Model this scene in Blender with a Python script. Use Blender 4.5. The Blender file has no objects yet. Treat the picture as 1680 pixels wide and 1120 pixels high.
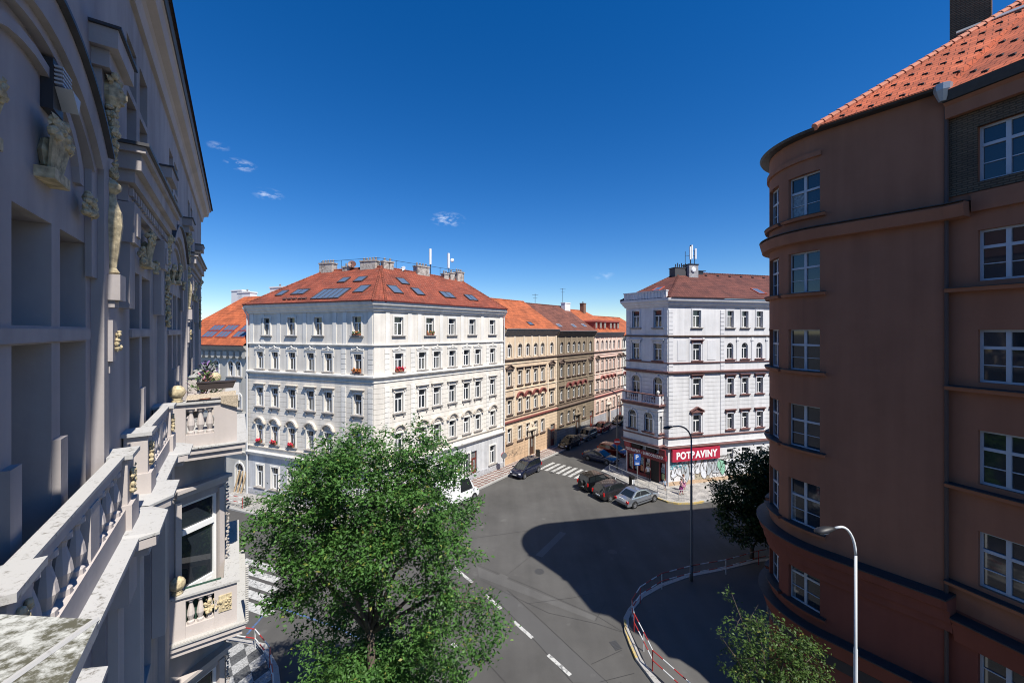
import bpy, math, random
import numpy as np
from mathutils import Matrix, Vector
random.seed(7)
C = bpy.context.scene.collection
PI = math.pi
R = math.radians
# ------------------------------------------------------------------ camera, sky, sun, exposure
H = 16.6            # height of the lens above the street, metres
FPX = 653.0         # focal length in pixels of the 1680 px wide photograph
U0, V0 = 840.0, 543.0
sc = bpy.context.scene
cam = bpy.data.cameras.new("camera"); cam_o = bpy.data.objects.new("camera", cam); C.objects.link(cam_o)
cam_o.location = (0, 0, H); cam_o.rotation_euler = (R(90), 0, 0)
cam.sensor_width = 36.0; cam.lens = 36.0*FPX/1680.0; cam.shift_y = -(560.0-V0)/1680.0
cam.clip_start = 0.05; cam.clip_end = 6000
sc.camera = cam_o
SUN_AZ = 140.4      # compass bearing of the sun seen from the camera's forward axis, clockwise
SUN_EL = 55.2
w = bpy.data.worlds.new("World"); sc.world = w; w.use_nodes = True
nt = w.node_tree; nt.nodes.clear()
wo = nt.nodes.new('ShaderNodeOutputWorld'); bg = nt.nodes.new('ShaderNodeBackground')
sky = nt.nodes.new('ShaderNodeTexSky'); sky.sky_type = 'NISHITA'; sky.sun_disc = False
sky.sun_elevation = R(SUN_EL); sky.sun_rotation = R(SUN_AZ)
sky.altitude = 300; sky.air_density = 1.0; sky.dust_density = 0.0; sky.ozone_density = 6.0
hs = nt.nodes.new('ShaderNodeHueSaturation'); hs.inputs['Hue'].default_value = .508; hs.inputs['Saturation'].default_value = 1.31
nt.links.new(sky.outputs[0], hs.inputs['Color'])
bg.inputs['Strength'].default_value = 0.096
# small fair-weather clouds: patches of noise round a few directions of the sky
tc = nt.nodes.new('ShaderNodeTexCoord')
nz = nt.nodes.new('ShaderNodeTexNoise'); nz.inputs['Scale'].default_value = 38; nz.inputs['Detail'].default_value = 7; nz.inputs['Roughness'].default_value = 0.62
mp = nt.nodes.new('ShaderNodeMapping'); mp.inputs['Scale'].default_value = (1, 1, 2.6)
nt.links.new(tc.outputs['Generated'], mp.inputs['Vector']); nt.links.new(mp.outputs[0], nz.inputs['Vector'])
acc = None
for (cu, cv, rad, amp) in [(395, 271, 0.030, .75), (440, 319, 0.032, .55), (735, 360, 0.045, .8), (358, 240, 0.02, .4), (990, 452, .03, .3)]:
    d = Vector(((cu-U0)/FPX, 1, -(cv-V0)/FPX)).normalized()
    sb = nt.nodes.new('ShaderNodeVectorMath'); sb.operation = 'SUBTRACT'; sb.inputs[1].default_value = d
    nt.links.new(tc.outputs['Generated'], sb.inputs[0])
    ml = nt.nodes.new('ShaderNodeVectorMath'); ml.operation = 'MULTIPLY'; ml.inputs[1].default_value = (1, 1, 2.4)
    nt.links.new(sb.outputs[0], ml.inputs[0])
    ln = nt.nodes.new('ShaderNodeVectorMath'); ln.operation = 'LENGTH'; nt.links.new(ml.outputs[0], ln.inputs[0])
    mr_ = nt.nodes.new('ShaderNodeMapRange'); mr_.inputs['From Min'].default_value = rad; mr_.inputs['From Max'].default_value = 0
    mr_.inputs['To Min'].default_value = 0; mr_.inputs['To Max'].default_value = amp
    nt.links.new(ln.outputs['Value'], mr_.inputs['Value'])
    if acc is None: acc = mr_.outputs[0]
    else:
        ad = nt.nodes.new('ShaderNodeMath'); ad.operation = 'ADD'; nt.links.new(acc, ad.inputs[0]); nt.links.new(mr_.outputs[0], ad.inputs[1]); acc = ad.outputs[0]
nr = nt.nodes.new('ShaderNodeMapRange'); nr.inputs['From Min'].default_value = .47; nr.inputs['From Max'].default_value = .72
nt.links.new(nz.outputs['Fac'], nr.inputs['Value'])
mm = nt.nodes.new('ShaderNodeMath'); mm.operation = 'MULTIPLY'; mm.use_clamp = True
nt.links.new(acc, mm.inputs[0]); nt.links.new(nr.outputs[0], mm.inputs[1])
mx = nt.nodes.new('ShaderNodeMix'); mx.data_type = 'RGBA'; mx.inputs['B'].default_value = (9.5, 10, 10.5, 1)
nt.links.new(mm.outputs[0], mx.inputs['Factor']); nt.links.new(hs.outputs[0], mx.inputs['A'])
nt.links.new(mx.outputs['Result'], bg.inputs['Color']); nt.links.new(bg.outputs[0], wo.inputs['Surface'])
sun = bpy.data.lights.new("sun", 'SUN'); sun_o = bpy.data.objects.new("sun", sun); C.objects.link(sun_o)
sun.energy = 5.0; sun.angle = R(0.5); sun.color = (1.0, 0.955, 0.88)
sd = Vector((math.sin(R(SUN_AZ))*math.cos(R(SUN_EL)), math.cos(R(SUN_AZ))*math.cos(R(SUN_EL)), math.sin(R(SUN_EL))))
sun_o.rotation_euler = sd.to_track_quat('Z', 'Y').to_euler(); sun_o.location = (30, -30, 60)
sc.view_settings.view_transform = 'Standard'; sc.view_settings.look = 'None'; sc.view_settings.exposure = 0.48; sc.view_settings.gamma = 1.0
sc.view_settings.use_curve_mapping = False
sc.cycles.max_bounces = 6; sc.cycles.diffuse_bounces = 2; sc.cycles.filter_width = 1.05

# ------------------------------------------------------------------ helpers: pixels of the photo to places
def G(u, v, z=0.0):                       # point on the level plane z seen at pixel u, v
    Y = FPX*(H-z)/(v-V0); return Vector(((u-U0)/FPX*Y, Y, z))
def ray(u, v): return Vector(((u-U0)/FPX, 1.0, -(v-V0)/FPX))
def on_line(u, p0, e):                    # distance along a plan line at pixel column u
    q = (u-U0)/FPX
    return (q*p0[1]-p0[0])/(e[0]-q*e[1])
def az(deg): return (math.sin(R(deg)), math.cos(R(deg)))
def frame(px, py, ex, ey, z=0.0):
    return Matrix(((ex, -ey, 0, px), (ey, ex, 0, py), (0, 0, 1, z), (0, 0, 0, 1)))
FACE = Matrix(((1, 0, 0, 0), (0, 0, -1, 0), (0, 1, 0, 0), (0, 0, 0, 1)))   # lettering plane to facade plane

# ------------------------------------------------------------------ materials
MATS = {}
def newmat(name):
    m = bpy.data.materials.new(name); m.use_nodes = True
    n = m.node_tree; b = n.nodes['Principled BSDF']; return m, n, b
def plain(name, col, rough=.7, metal=0.0, spec=.5, var=.0, scale=6.0, bump=0.0, coat=0.0):
    if name in MATS: return MATS[name]
    m, n, b = newmat(name)
    b.inputs['Roughness'].default_value = rough; b.inputs['Metallic'].default_value = metal
    b.inputs['Specular IOR Level'].default_value = spec; b.inputs['Coat Weight'].default_value = coat
    c = (*col, 1)
    if var > 0:
        t = n.nodes.new('ShaderNodeTexCoord'); z = n.nodes.new('ShaderNodeTexNoise'); z.inputs['Scale'].default_value = scale; z.inputs['Detail'].default_value = 6
        n.links.new(t.outputs['Object'], z.inputs['Vector'])
        r = n.nodes.new('ShaderNodeValToRGB'); e = r.color_ramp.elements
        e[0].position = .3; e[1].position = .7
        e[0].color = (*[x*(1-var) for x in col], 1); e[1].color = (*[min(1, x*(1+var)) for x in col], 1)
        n.links.new(z.outputs['Fac'], r.inputs['Fac']); n.links.new(r.outputs['Color'], b.inputs['Base Color'])
        if bump > 0:
            bp = n.nodes.new('ShaderNodeBump'); bp.inputs['Strength'].default_value = bump; bp.inputs['Distance'].default_value = .02
            n.links.new(z.outputs['Fac'], bp.inputs['Height']); n.links.new(bp.outputs[0], b.inputs['Normal'])
    else: b.inputs['Base Color'].default_value = c
    MATS[name] = m; return m
def math_node(n, op, a, bval):
    k = n.nodes.new('ShaderNodeMath'); k.operation = op
    for i, x in enumerate((a, bval)):
        if x is None: continue
        if isinstance(x, (int, float)): k.inputs[i].default_value = x
        else: n.links.new(x, k.inputs[i])
    return k.outputs[0]
def plaster(name, col, groove=0.0, gz=(0, 0), col2=None, z2=0.0, stain=.18, rough=.9):
    """weathered plaster; incised courses every `groove` m between heights gz; other colour below z2"""
    if name in MATS: return MATS[name]
    m, n, b = newmat(name); b.inputs['Roughness'].default_value = rough; b.inputs['Specular IOR Level'].default_value = .25
    uv = n.nodes.new('ShaderNodeUVMap'); sp = n.nodes.new('ShaderNodeSeparateXYZ'); n.links.new(uv.outputs[0], sp.inputs[0])
    ge = n.nodes.new('ShaderNodeNewGeometry')
    z1 = n.nodes.new('ShaderNodeTexNoise'); z1.inputs['Scale'].default_value = .55; z1.inputs['Detail'].default_value = 8; z1.inputs['Roughness'].default_value = .65
    n.links.new(ge.outputs['Position'], z1.inputs['Vector'])
    mp = n.nodes.new('ShaderNodeMapping'); mp.inputs['Scale'].default_value = (2.2, 2.2, .16); n.links.new(ge.outputs['Position'], mp.inputs[0])
    z3 = n.nodes.new('ShaderNodeTexNoise'); z3.inputs['Scale'].default_value = 1.0; z3.inputs['Detail'].default_value = 5; n.links.new(mp.outputs[0], z3.inputs['Vector'])
    z4 = n.nodes.new('ShaderNodeTexNoise'); z4.inputs['Scale'].default_value = 22; z4.inputs['Detail'].default_value = 4; n.links.new(ge.outputs['Position'], z4.inputs['Vector'])
    a = math_node(n, 'MULTIPLY', z1.outputs['Fac'], .5); a = math_node(n, 'ADD', a, math_node(n, 'MULTIPLY', z3.outputs['Fac'], .5))
    r = n.nodes.new('ShaderNodeValToRGB'); e = r.color_ramp.elements; e[0].position = .36; e[1].position = .60
    e[0].color = (*[c*(1-stain) for c in col], 1); e[1].color = (*[min(1, c*1.04) for c in col], 1)
    n.links.new(a, r.inputs['Fac']); out = r.outputs['Color']
    if col2:
        r2 = n.nodes.new('ShaderNodeValToRGB'); e = r2.color_ramp.elements; e[0].position = .38; e[1].position = .6
        e[0].color = (*[c*(1-stain*1.4) for c in col2], 1); e[1].color = (*[min(1, c*1.04) for c in col2], 1)
        n.links.new(a, r2.inputs['Fac'])
        lt = math_node(n, 'LESS_THAN', sp.outputs['Y'], z2)
        mxx = n.nodes.new('ShaderNodeMix'); mxx.data_type = 'RGBA'; n.links.new(lt, mxx.inputs['Factor']); n.links.new(out, mxx.inputs['A']); n.links.new(r2.outputs['Color'], mxx.inputs['B']); out = mxx.outputs['Result']
    bp = n.nodes.new('ShaderNodeBump'); bp.inputs['Strength'].default_value = .35; bp.inputs['Distance'].default_value = .01
    hgt = math_node(n, 'MULTIPLY', z4.outputs['Fac'], .5)
    if groove > 0:
        f = math_node(n, 'FRACT', math_node(n, 'DIVIDE', sp.outputs['Y'], groove), None)
        g = math_node(n, 'LESS_THAN', f, .035/groove)
        g = math_node(n, 'MULTIPLY', g, math_node(n, 'GREATER_THAN', sp.outputs['Y'], gz[0]))
        g = math_node(n, 'MULTIPLY', g, math_node(n, 'LESS_THAN', sp.outputs['Y'], gz[1]))
        mg = n.nodes.new('ShaderNodeMix'); mg.data_type = 'RGBA'; mg.inputs['B'].default_value = (*[c*.3 for c in col], 1)
        n.links.new(math_node(n, 'MULTIPLY', g, .75), mg.inputs['Factor']); n.links.new(out, mg.inputs['A']); out = mg.outputs['Result']
        hgt = math_node(n, 'SUBTRACT', hgt, math_node(n, 'MULTIPLY', g, 2.0))
    n.links.new(hgt, bp.inputs['Height']); n.links.new(bp.outputs[0], b.inputs['Normal'])
    n.links.new(out, b.inputs['Base Color']); MATS[name] = m; return m
def tiles(name, col, row=.30, wd=.24, dark=.45, lichen=0.0):
    if name in MATS: return MATS[name]
    m, n, b = newmat(name); b.inputs['Roughness'].default_value = .82; b.inputs['Specular IOR Level'].default_value = .3
    uv = n.nodes.new('ShaderNodeUVMap')
    br = n.nodes.new('ShaderNodeTexBrick'); br.inputs['Scale'].default_value = 1; br.inputs['Brick Width'].default_value = wd; br.inputs['Row Height'].default_value = row
    br.inputs['Mortar Size'].default_value = .016; br.inputs['Mortar Smooth'].default_value = .3; br.inputs['Bias'].default_value = 0
    br.inputs['Color1'].default_value = (*[c*.86 for c in col], 1); br.inputs['Color2'].default_value = (*[min(1, c*1.14) for c in col], 1)
    br.inputs['Mortar'].default_value = (*[c*dark for c in col], 1)
    n.links.new(uv.outputs[0], br.inputs['Vector'])
    ge = n.nodes.new('ShaderNodeNewGeometry'); z = n.nodes.new('ShaderNodeTexNoise'); z.inputs['Scale'].default_value = .8; z.inputs['Detail'].default_value = 8
    n.links.new(ge.outputs['Position'], z.inputs['Vector'])
    rr = n.nodes.new('ShaderNodeValToRGB'); e = rr.color_ramp.elements; e[0].position = .3; e[1].position = .7; e[0].color = (.62, .64, .68, 1); e[1].color = (1.12, 1.08, 1.02, 1)
    n.links.new(z.outputs['Fac'], rr.inputs['Fac'])
    mu = n.nodes.new('ShaderNodeMix'); mu.data_type = 'RGBA'; mu.blend_type = 'MULTIPLY'; mu.inputs['Factor'].default_value = 1
    n.links.new(br.outputs['Color'], mu.inputs['A']); n.links.new(rr.outputs['Color'], mu.inputs['B']); out = mu.outputs['Result']
    if lichen > 0:
        z5 = n.nodes.new('ShaderNodeTexNoise'); z5.inputs['Scale'].default_value = 9; z5.inputs['Detail'].default_value = 6; n.links.new(ge.outputs['Position'], z5.inputs['Vector'])
        gt = math_node(n, 'GREATER_THAN', z5.outputs['Fac'], .66)
        ml = n.nodes.new('ShaderNodeMix'); ml.data_type = 'RGBA'; ml.inputs['B'].default_value = (.45, .4, .33, 1)
        n.links.new(math_node(n, 'MULTIPLY', gt, lichen), ml.inputs['Factor']); n.links.new(out, ml.inputs['A']); out = ml.outputs['Result']
    sp = n.nodes.new('ShaderNodeSeparateXYZ'); n.links.new(uv.outputs[0], sp.inputs[0])
    fr = math_node(n, 'FRACT', math_node(n, 'DIVIDE', sp.outputs['Y'], row), None)
    hg = math_node(n, 'SUBTRACT', math_node(n, 'MULTIPLY', fr, -1.0), math_node(n, 'MULTIPLY', br.outputs['Fac'], .8))
    bp = n.nodes.new('ShaderNodeBump'); bp.inputs['Strength'].default_value = .8; bp.inputs['Distance'].default_value = .035
    n.links.new(hg, bp.inputs['Height']); n.links.new(bp.outputs[0], b.inputs['Normal'])
    n.links.new(out, b.inputs['Base Color']); MATS[name] = m; return m
def paving(name, cols, size, rot=45.0, joint=.12, diamond=False):
    """mosaic pavement in a chequer of two colours"""
    if name in MATS: return MATS[name]
    m, n, b = newmat(name); b.inputs['Roughness'].default_value = .85
    ge = n.nodes.new('ShaderNodeNewGeometry')
    mp = n.nodes.new('ShaderNodeMapping'); mp.inputs['Rotation'].default_value = (0, 0, R(rot)); mp.inputs['Scale'].default_value = (1/size, 1/(size*(1.5 if diamond else 1)), 0)
    mp.inputs['Location'].default_value = (0.31, .17, .5)
    n.links.new(ge.outputs['Position'], mp.inputs[0])
    ck = n.nodes.new('ShaderNodeTexChecker'); ck.inputs['Scale'].default_value = 1; ck.inputs['Color1'].default_value = (*cols[0], 1); ck.inputs['Color2'].default_value = (*cols[1], 1)
    n.links.new(mp.outputs[0], ck.inputs['Vector'])
    z = n.nodes.new('ShaderNodeTexVoronoi'); z.inputs['Scale'].default_value = 12; n.links.new(ge.outputs['Position'], z.inputs['Vector'])
    z2 = n.nodes.new('ShaderNodeTexNoise'); z2.inputs['Scale'].default_value = 1.2; z2.inputs['Detail'].default_value = 7; n.links.new(ge.outputs['Position'], z2.inputs['Vector'])
    hv = n.nodes.new('ShaderNodeHueSaturation')
    n.links.new(math_node(n, 'ADD', math_node(n, 'MULTIPLY', z2.outputs['Fac'], .9), math_node(n, 'ADD', math_node(n, 'MULTIPLY', z.outputs['Distance'], -.8), .78)), hv.inputs['Value'])
    n.links.new(ck.outputs['Color'], hv.inputs['Color']); n.links.new(hv.outputs[0], b.inputs['Base Color'])
    MATS[name] = m; return m
def asphalt(name, col, worn=.25):
    if name in MATS: return MATS[name]
    m, n, b = newmat(name); b.inputs['Roughness'].default_value = .88; b.inputs['Specular IOR Level'].default_value = .3
    ge = n.nodes.new('ShaderNodeNewGeometry')
    z = n.nodes.new('ShaderNodeTexNoise'); z.inputs['Scale'].default_value = .22; z.inputs['Detail'].default_value = 9; z.inputs['Roughness'].default_value = .62
    n.links.new(ge.outputs['Position'], z.inputs['Vector'])
    z2 = n.nodes.new('ShaderNodeTexNoise'); z2.inputs['Scale'].default_value = 45; z2.inputs['Detail'].default_value = 3; n.links.new(ge.outputs['Position'], z2.inputs['Vector'])
    mp = n.nodes.new('ShaderNodeMapping'); mp.inputs['Rotation'].default_value = (0, 0, R(-37)); mp.inputs['Scale'].default_value = (1.1, .1, 1); n.links.new(ge.outputs['Position'], mp.inputs[0])
    z3 = n.nodes.new('ShaderNodeTexNoise'); z3.inputs['Scale'].default_value = 1; z3.inputs['Detail'].default_value = 4; n.links.new(mp.outputs[0], z3.inputs['Vector'])
    a = math_node(n, 'ADD', math_node(n, 'MULTIPLY', z.outputs['Fac'], .55), math_node(n, 'ADD', math_node(n, 'MULTIPLY', z2.outputs['Fac'], .2), math_node(n, 'MULTIPLY', z3.outputs['Fac'], .25)))
    r = n.nodes.new('ShaderNodeValToRGB'); e = r.color_ramp.elements; e[0].position = .34; e[1].position = .66
    e[0].color = (*[c*(1-worn) for c in col], 1); e[1].color = (*[c*(1+worn) for c in col], 1)
    n.links.new(a, r.inputs['Fac']); out = r.outputs['Color']
    z6 = n.nodes.new('ShaderNodeTexNoise'); z6.inputs['Scale'].default_value = .9; z6.inputs['Detail'].default_value = 3; n.links.new(ge.outputs['Position'], z6.inputs['Vector'])
    mk = n.nodes.new('ShaderNodeMapRange'); mk.inputs['From Min'].default_value = .66; mk.inputs['From Max'].default_value = .76; mk.inputs['To Max'].default_value = .5
    n.links.new(z6.outputs['Fac'], mk.inputs['Value'])
    ml = n.nodes.new('ShaderNodeMix'); ml.data_type = 'RGBA'; ml.inputs['B'].default_value = (*[c*1.7 for c in col], 1); n.links.new(mk.outputs[0], ml.inputs['Factor']); n.links.new(out, ml.inputs['A'])
    n.links.new(ml.outputs['Result'], b.inputs['Base Color'])
    bp = n.nodes.new('ShaderNodeBump'); bp.inputs['Strength'].default_value = .4; bp.inputs['Distance'].default_value = .01; n.links.new(z2.outputs['Fac'], bp.inputs['Height']); n.links.new(bp.outputs[0], b.inputs['Normal'])
    MATS[name] = m; return m
def speckled(name, col, spot, thr=.6, scale=14.0, rough=.85, stretch=(1, 1, 1)):
    """pale stone or sheet metal with dark lichen and dirt"""
    if name in MATS: return MATS[name]
    m, n, b = newmat(name); b.inputs['Roughness'].default_value = rough
    ge = n.nodes.new('ShaderNodeNewGeometry'); mp = n.nodes.new('ShaderNodeMapping'); mp.inputs['Scale'].default_value = stretch; n.links.new(ge.outputs['Position'], mp.inputs[0])
    z = n.nodes.new('ShaderNodeTexNoise'); z.inputs['Scale'].default_value = scale; z.inputs['Detail'].default_value = 8; z.inputs['Roughness'].default_value = .7; n.links.new(mp.outputs[0], z.inputs['Vector'])
    r = n.nodes.new('ShaderNodeValToRGB'); e = r.color_ramp.elements; e[0].position = thr-.09; e[1].position = thr+.03; e[0].color = (*col, 1); e[1].color = (*spot, 1)
    z2 = n.nodes.new('ShaderNodeTexNoise'); z2.inputs['Scale'].default_value = 1.6; z2.inputs['Detail'].default_value = 5; n.links.new(ge.outputs['Position'], z2.inputs['Vector'])
    n.links.new(math_node(n, 'ADD', math_node(n, 'MULTIPLY', z.outputs['Fac'], .72), math_node(n, 'MULTIPLY', z2.outputs['Fac'], .28)), r.inputs['Fac'])
    n.links.new(r.outputs['Color'], b.inputs['Base Color'])
    bp = n.nodes.new('ShaderNodeBump'); bp.inputs['Strength'].default_value = .3; bp.inputs['Distance'].default_value = .005; n.links.new(z.outputs['Fac'], bp.inputs['Height']); n.links.new(bp.outputs[0], b.inputs['Normal'])
    MATS[name] = m; return m
def leafmat(name, c0, c1, c2):
    if name in MATS: return MATS[name]
    m, n, b = newmat(name)
    at = n.nodes.new('ShaderNodeAttribute'); at.attribute_name = 'tone'
    r = n.nodes.new('ShaderNodeValToRGB'); e = r.color_ramp.elements; e[0].color = (*c0, 1); e[1].color = (*c2, 1); e[1].position = .985
    k = e.new(.5); k.color = (*c1, 1); k = e.new(.93); k.color = (*[x*1.5 for x in c1], 1)
    n.links.new(at.outputs['Fac'], r.inputs['Fac']); n.links.new(r.outputs['Color'], b.inputs['Base Color'])
    b.inputs['Roughness'].default_value = .5; b.inputs['Specular IOR Level'].default_value = .35
    tr = n.nodes.new('ShaderNodeBsdfTranslucent'); n.links.new(r.outputs['Color'], tr.inputs['Color'])
    ms = n.nodes.new('ShaderNodeMixShader'); ms.inputs[0].default_value = .36
    n.links.new(b.outputs[0], ms.inputs[1]); n.links.new(tr.outputs[0], ms.inputs[2]); n.links.new(ms.outputs[0], n.nodes['Material Output'].inputs['Surface'])
    MATS[name] = m; return m

# ------------------------------------------------------------------ mesh building
class MB:
    def __init__(s): s.v = []; s.f = []; s.m = []
    def poly(s, pts, mi=0):
        i = len(s.v); s.v += [tuple(p) for p in pts]; s.f.append(tuple(range(i, i+len(pts)))); s.m.append(mi)
    def box(s, x0, x1, y0, y1, z0, z1, mi=0, T=None):
        c = [Vector((x, y, z)) for z in (z0, z1) for y in (y0, y1) for x in (x0, x1)]
        if T is not None: c = [T @ p for p in c]
        i = len(s.v); s.v += [tuple(p) for p in c]
        for q in ((0, 2, 3, 1), (4, 5, 7, 6), (0, 1, 5, 4), (2, 6, 7, 3), (0, 4, 6, 2), (1, 3, 7, 5)):
            s.f.append(tuple(i+k for k in q)); s.m.append(mi)
    def prism(s, pts, z0, z1, mi=0, ms=None, T=None):          # pts in plan, counter-clockwise
        n = len(pts); i = len(s.v)
        lo = [Vector((p[0], p[1], z0)) for p in pts]; hi = [Vector((p[0], p[1], z1)) for p in pts]
        if T is not None: lo = [T @ p for p in lo]; hi = [T @ p for p in hi]
        s.v += [tuple(p) for p in lo+hi]
        s.f.append(tuple(range(i+n, i+2*n))); s.m.append(mi)
        s.f.append(tuple(range(i+n-1, i-1, -1))); s.m.append(mi)
        for k in range(n):
            s.f.append((i+k, i+(k+1) % n, i+n+(k+1) % n, i+n+k)); s.m.append(mi if ms is None else ms)
    def slab(s, pts, y0, y1, mi=0):                             # pts (x,z) in a facade, extruded in depth
        n = len(pts); i = len(s.v)
        s.v += [(p[0], y0, p[1]) for p in pts]+[(p[0], y1, p[1]) for p in pts]
        s.f.append(tuple(range(i, i+n))); s.m.append(mi); s.f.append(tuple(range(i+2*n-1, i+n-1, -1))); s.m.append(mi)
        for k in range(n):
            s.f.append((i+k, i+n+k, i+n+(k+1) % n, i+(k+1) % n)); s.m.append(mi)
    def tube(s, path, rad, n=8, mi=0, cap=True):
        path = [Vector(p) for p in path]; rr = rad if isinstance(rad, (list, tuple)) else [rad]*len(path)
        i0 = len(s.v)
        for k, p in enumerate(path):
            t = (path[min(k+1, len(path)-1)]-path[max(k-1, 0)]).normalized()
            a = Vector((0, 0, 1)) if abs(t.z) < .95 else Vector((1, 0, 0))
            x = t.cross(a).normalized(); y = t.cross(x)
            for j in range(n):
                q = 2*PI*j/n; s.v.append(tuple(p+(x*math.cos(q)+y*math.sin(q))*rr[k]))
        for k in range(len(path)-1):
            for j in range(n):
                a = i0+k*n+j; b = i0+k*n+(j+1) % n; s.f.append((a, b, b+n, a+n)); s.m.append(mi)
        if cap:
            s.f.append(tuple(i0+j for j in range(n-1, -1, -1))); s.m.append(mi)
            s.f.append(tuple(i0+(len(path)-1)*n+j for j in range(n))); s.m.append(mi)
    def lathe(s, prof, cx, cy, z0=0, n=10, mi=0):               # prof (r,z)
        i0 = len(s.v)
        for (r, z) in prof:
            for j in range(n): q = 2*PI*j/n; s.v.append((cx+r*math.cos(q), cy+r*math.sin(q), z0+z))
        for k in range(len(prof)-1):
            for j in range(n):
                a = i0+k*n+j; b = i0+k*n+(j+1) % n; s.f.append((a, b, b+n, a+n)); s.m.append(mi)
        s.f.append(tuple(i0+j for j in range(n-1, -1, -1))); s.m.append(mi); s.f.append(tuple(i0+(len(prof)-1)*n+j for j in range(n))); s.m.append(mi)
    def ball(s, c, r, n=8, mi=0, sq=(1, 1, 1), jit=0.0):
        i0 = len(s.v); m = max(3, n//2)
        for k in range(m+1):
            th = PI*k/m
            for j in range(n):
                q = 2*PI*j/n; rr = r*(1+random.uniform(-jit, jit))
                s.v.append((c[0]+rr*sq[0]*math.sin(th)*math.cos(q), c[1]+rr*sq[1]*math.sin(th)*math.sin(q), c[2]+rr*sq[2]*math.cos(th)))
        for k in range(m):
            for j in range(n):
                a = i0+k*n+j; b = i0+k*n+(j+1) % n; s.f.append((a, a+n, b+n, b)); s.m.append(mi)
    def sweep(s, pts, prof, mi=0, closed=False):                # prof (outward, z) along a plan line, mitred; outward lies right of travel
        n = len(pts); P = [Vector((p[0], p[1])) for p in pts]; N = []
        for k in range(n):
            es = []
            if k > 0 or closed: es.append((P[k]-P[k-1]).normalized())
            if k < n-1 or closed: es.append((P[(k+1) % n]-P[k]).normalized())
            ns = [Vector((e.y, -e.x)) for e in es]
            if len(ns) == 2:
                b = (ns[0]+ns[1]).normalized(); N.append(b/max(.35, b.dot(ns[0])))
            else: N.append(ns[0])
        i0 = len(s.v); m = len(prof)
        for k in range(n):
            for (o, z) in prof: q = P[k]+N[k]*o; s.v.append((q.x, q.y, z))
        for k in range(n if closed else n-1):
            for j in range(m):
                a = i0+k*m+j; b = i0+k*m+(j+1) % m; k2 = (k+1) % n
                s.f.append((a, i0+k2*m+j, i0+k2*m+(j+1) % m, b)); s.m.append(mi)
        if not closed:
            s.f.append(tuple(i0+j for j in range(m))); s.m.append(mi); s.f.append(tuple(i0+(n-1)*m+j for j in range(m-1, -1, -1))); s.m.append(mi)
    def mesh(s, name, mats, smooth=False, recalc=False):
        me = bpy.data.meshes.new(name); me.from_pydata(s.v, [], s.f)
        for m in (mats if isinstance(mats, (list, tuple)) else [mats]): me.materials.append(m)
        me.polygons.foreach_set('material_index', s.m)
        if recalc:
            import bmesh
            b = bmesh.new(); b.from_mesh(me); bmesh.ops.recalc_face_normals(b, faces=b.faces); b.to_mesh(me); b.free()
        if smooth: me.polygons.foreach_set('use_smooth', [True]*len(me.polygons))
        uv = me.uv_layers.new(name='UVMap'); vs = me.vertices; dat = np.zeros(len(me.loops)*2, dtype=np.float32)
        for p in me.polygons:
            n = p.normal
            if abs(n.z) > .985: t = Vector((1, 0, 0)); b = Vector((0, 1, 0))
            else: t = Vector((-n.y, n.x, 0)).normalized(); b = n.cross(t)
            for li in p.loop_indices:
                c = vs[me.loops[li].vertex_index].co; dat[2*li] = c.dot(t); dat[2*li+1] = c.dot(b)
        uv.data.foreach_set('uv', dat); me.update(); return me
    def obj(s, name, mats, parent=None, M=None, **k):
        return link(name, s.mesh(name, mats, **k), parent, M)
def link(name, me, parent=None, M=None):
    o = bpy.data.objects.new(name, me); C.objects.link(o)
    if parent is not None:
        o.parent = parent
        o.matrix_local = world_of(parent).inverted() @ M if M is not None else world_of(parent).inverted()
        WM[o.name] = M if M is not None else Matrix()
    else:
        if M is not None: o.matrix_world = M
        WM[o.name] = M if M is not None else Matrix()
    return o
WM = {}
def world_of(o): return WM.get(o.name, Matrix())
def thing(name, label, cat, loc, group=None, M=None):
    o = bpy.data.objects.new(name, None); C.objects.link(o); o.empty_display_size = .3
    M = M if M is not None else Matrix.Translation(Vector((loc[0], loc[1], loc[2] if len(loc) > 2 else 0)))
    o.matrix_world = M; WM[o.name] = M
    return tag(o, label, cat, group)
def tag(o, label, cat, group=None):
    o['label'] = label; o['category'] = cat
    if group: o['group'] = group
    return o
def struct(o, kind='structure'): o['kind'] = kind; return o
def text(body, size, mat, parent, M, name='lettering', ext=.006, off=0.0, sx=1.0, align='LEFT', sp=1.0):
    cu = bpy.data.curves.new(name, 'FONT'); cu.body = body; cu.size = size; cu.extrude = ext; cu.offset = off; cu.align_x = align; cu.space_character = sp
    to = bpy.data.objects.new('tmp', cu); C.objects.link(to); bpy.context.view_layer.update()
    me = bpy.data.meshes.new_from_object(to.evaluated_get(bpy.context.evaluated_depsgraph_get()))
    bpy.data.objects.remove(to); me.name = name; me.materials.clear(); me.materials.append(mat)
    if sx != 1.0: me.transform(Matrix.Diagonal((sx, 1, 1, 1)))
    return link(name, me, parent, M @ FACE)

# common materials
GLASS = plain('window_glass', (.018, .024, .032), .04, spec=.9)
GLASS2 = plain('window_glass_with_curtain', (.20, .20, .19), .06, spec=.8, var=.5, scale=9)
FRAME = plain('white_window_paint', (.78, .78, .76), .5)
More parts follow.
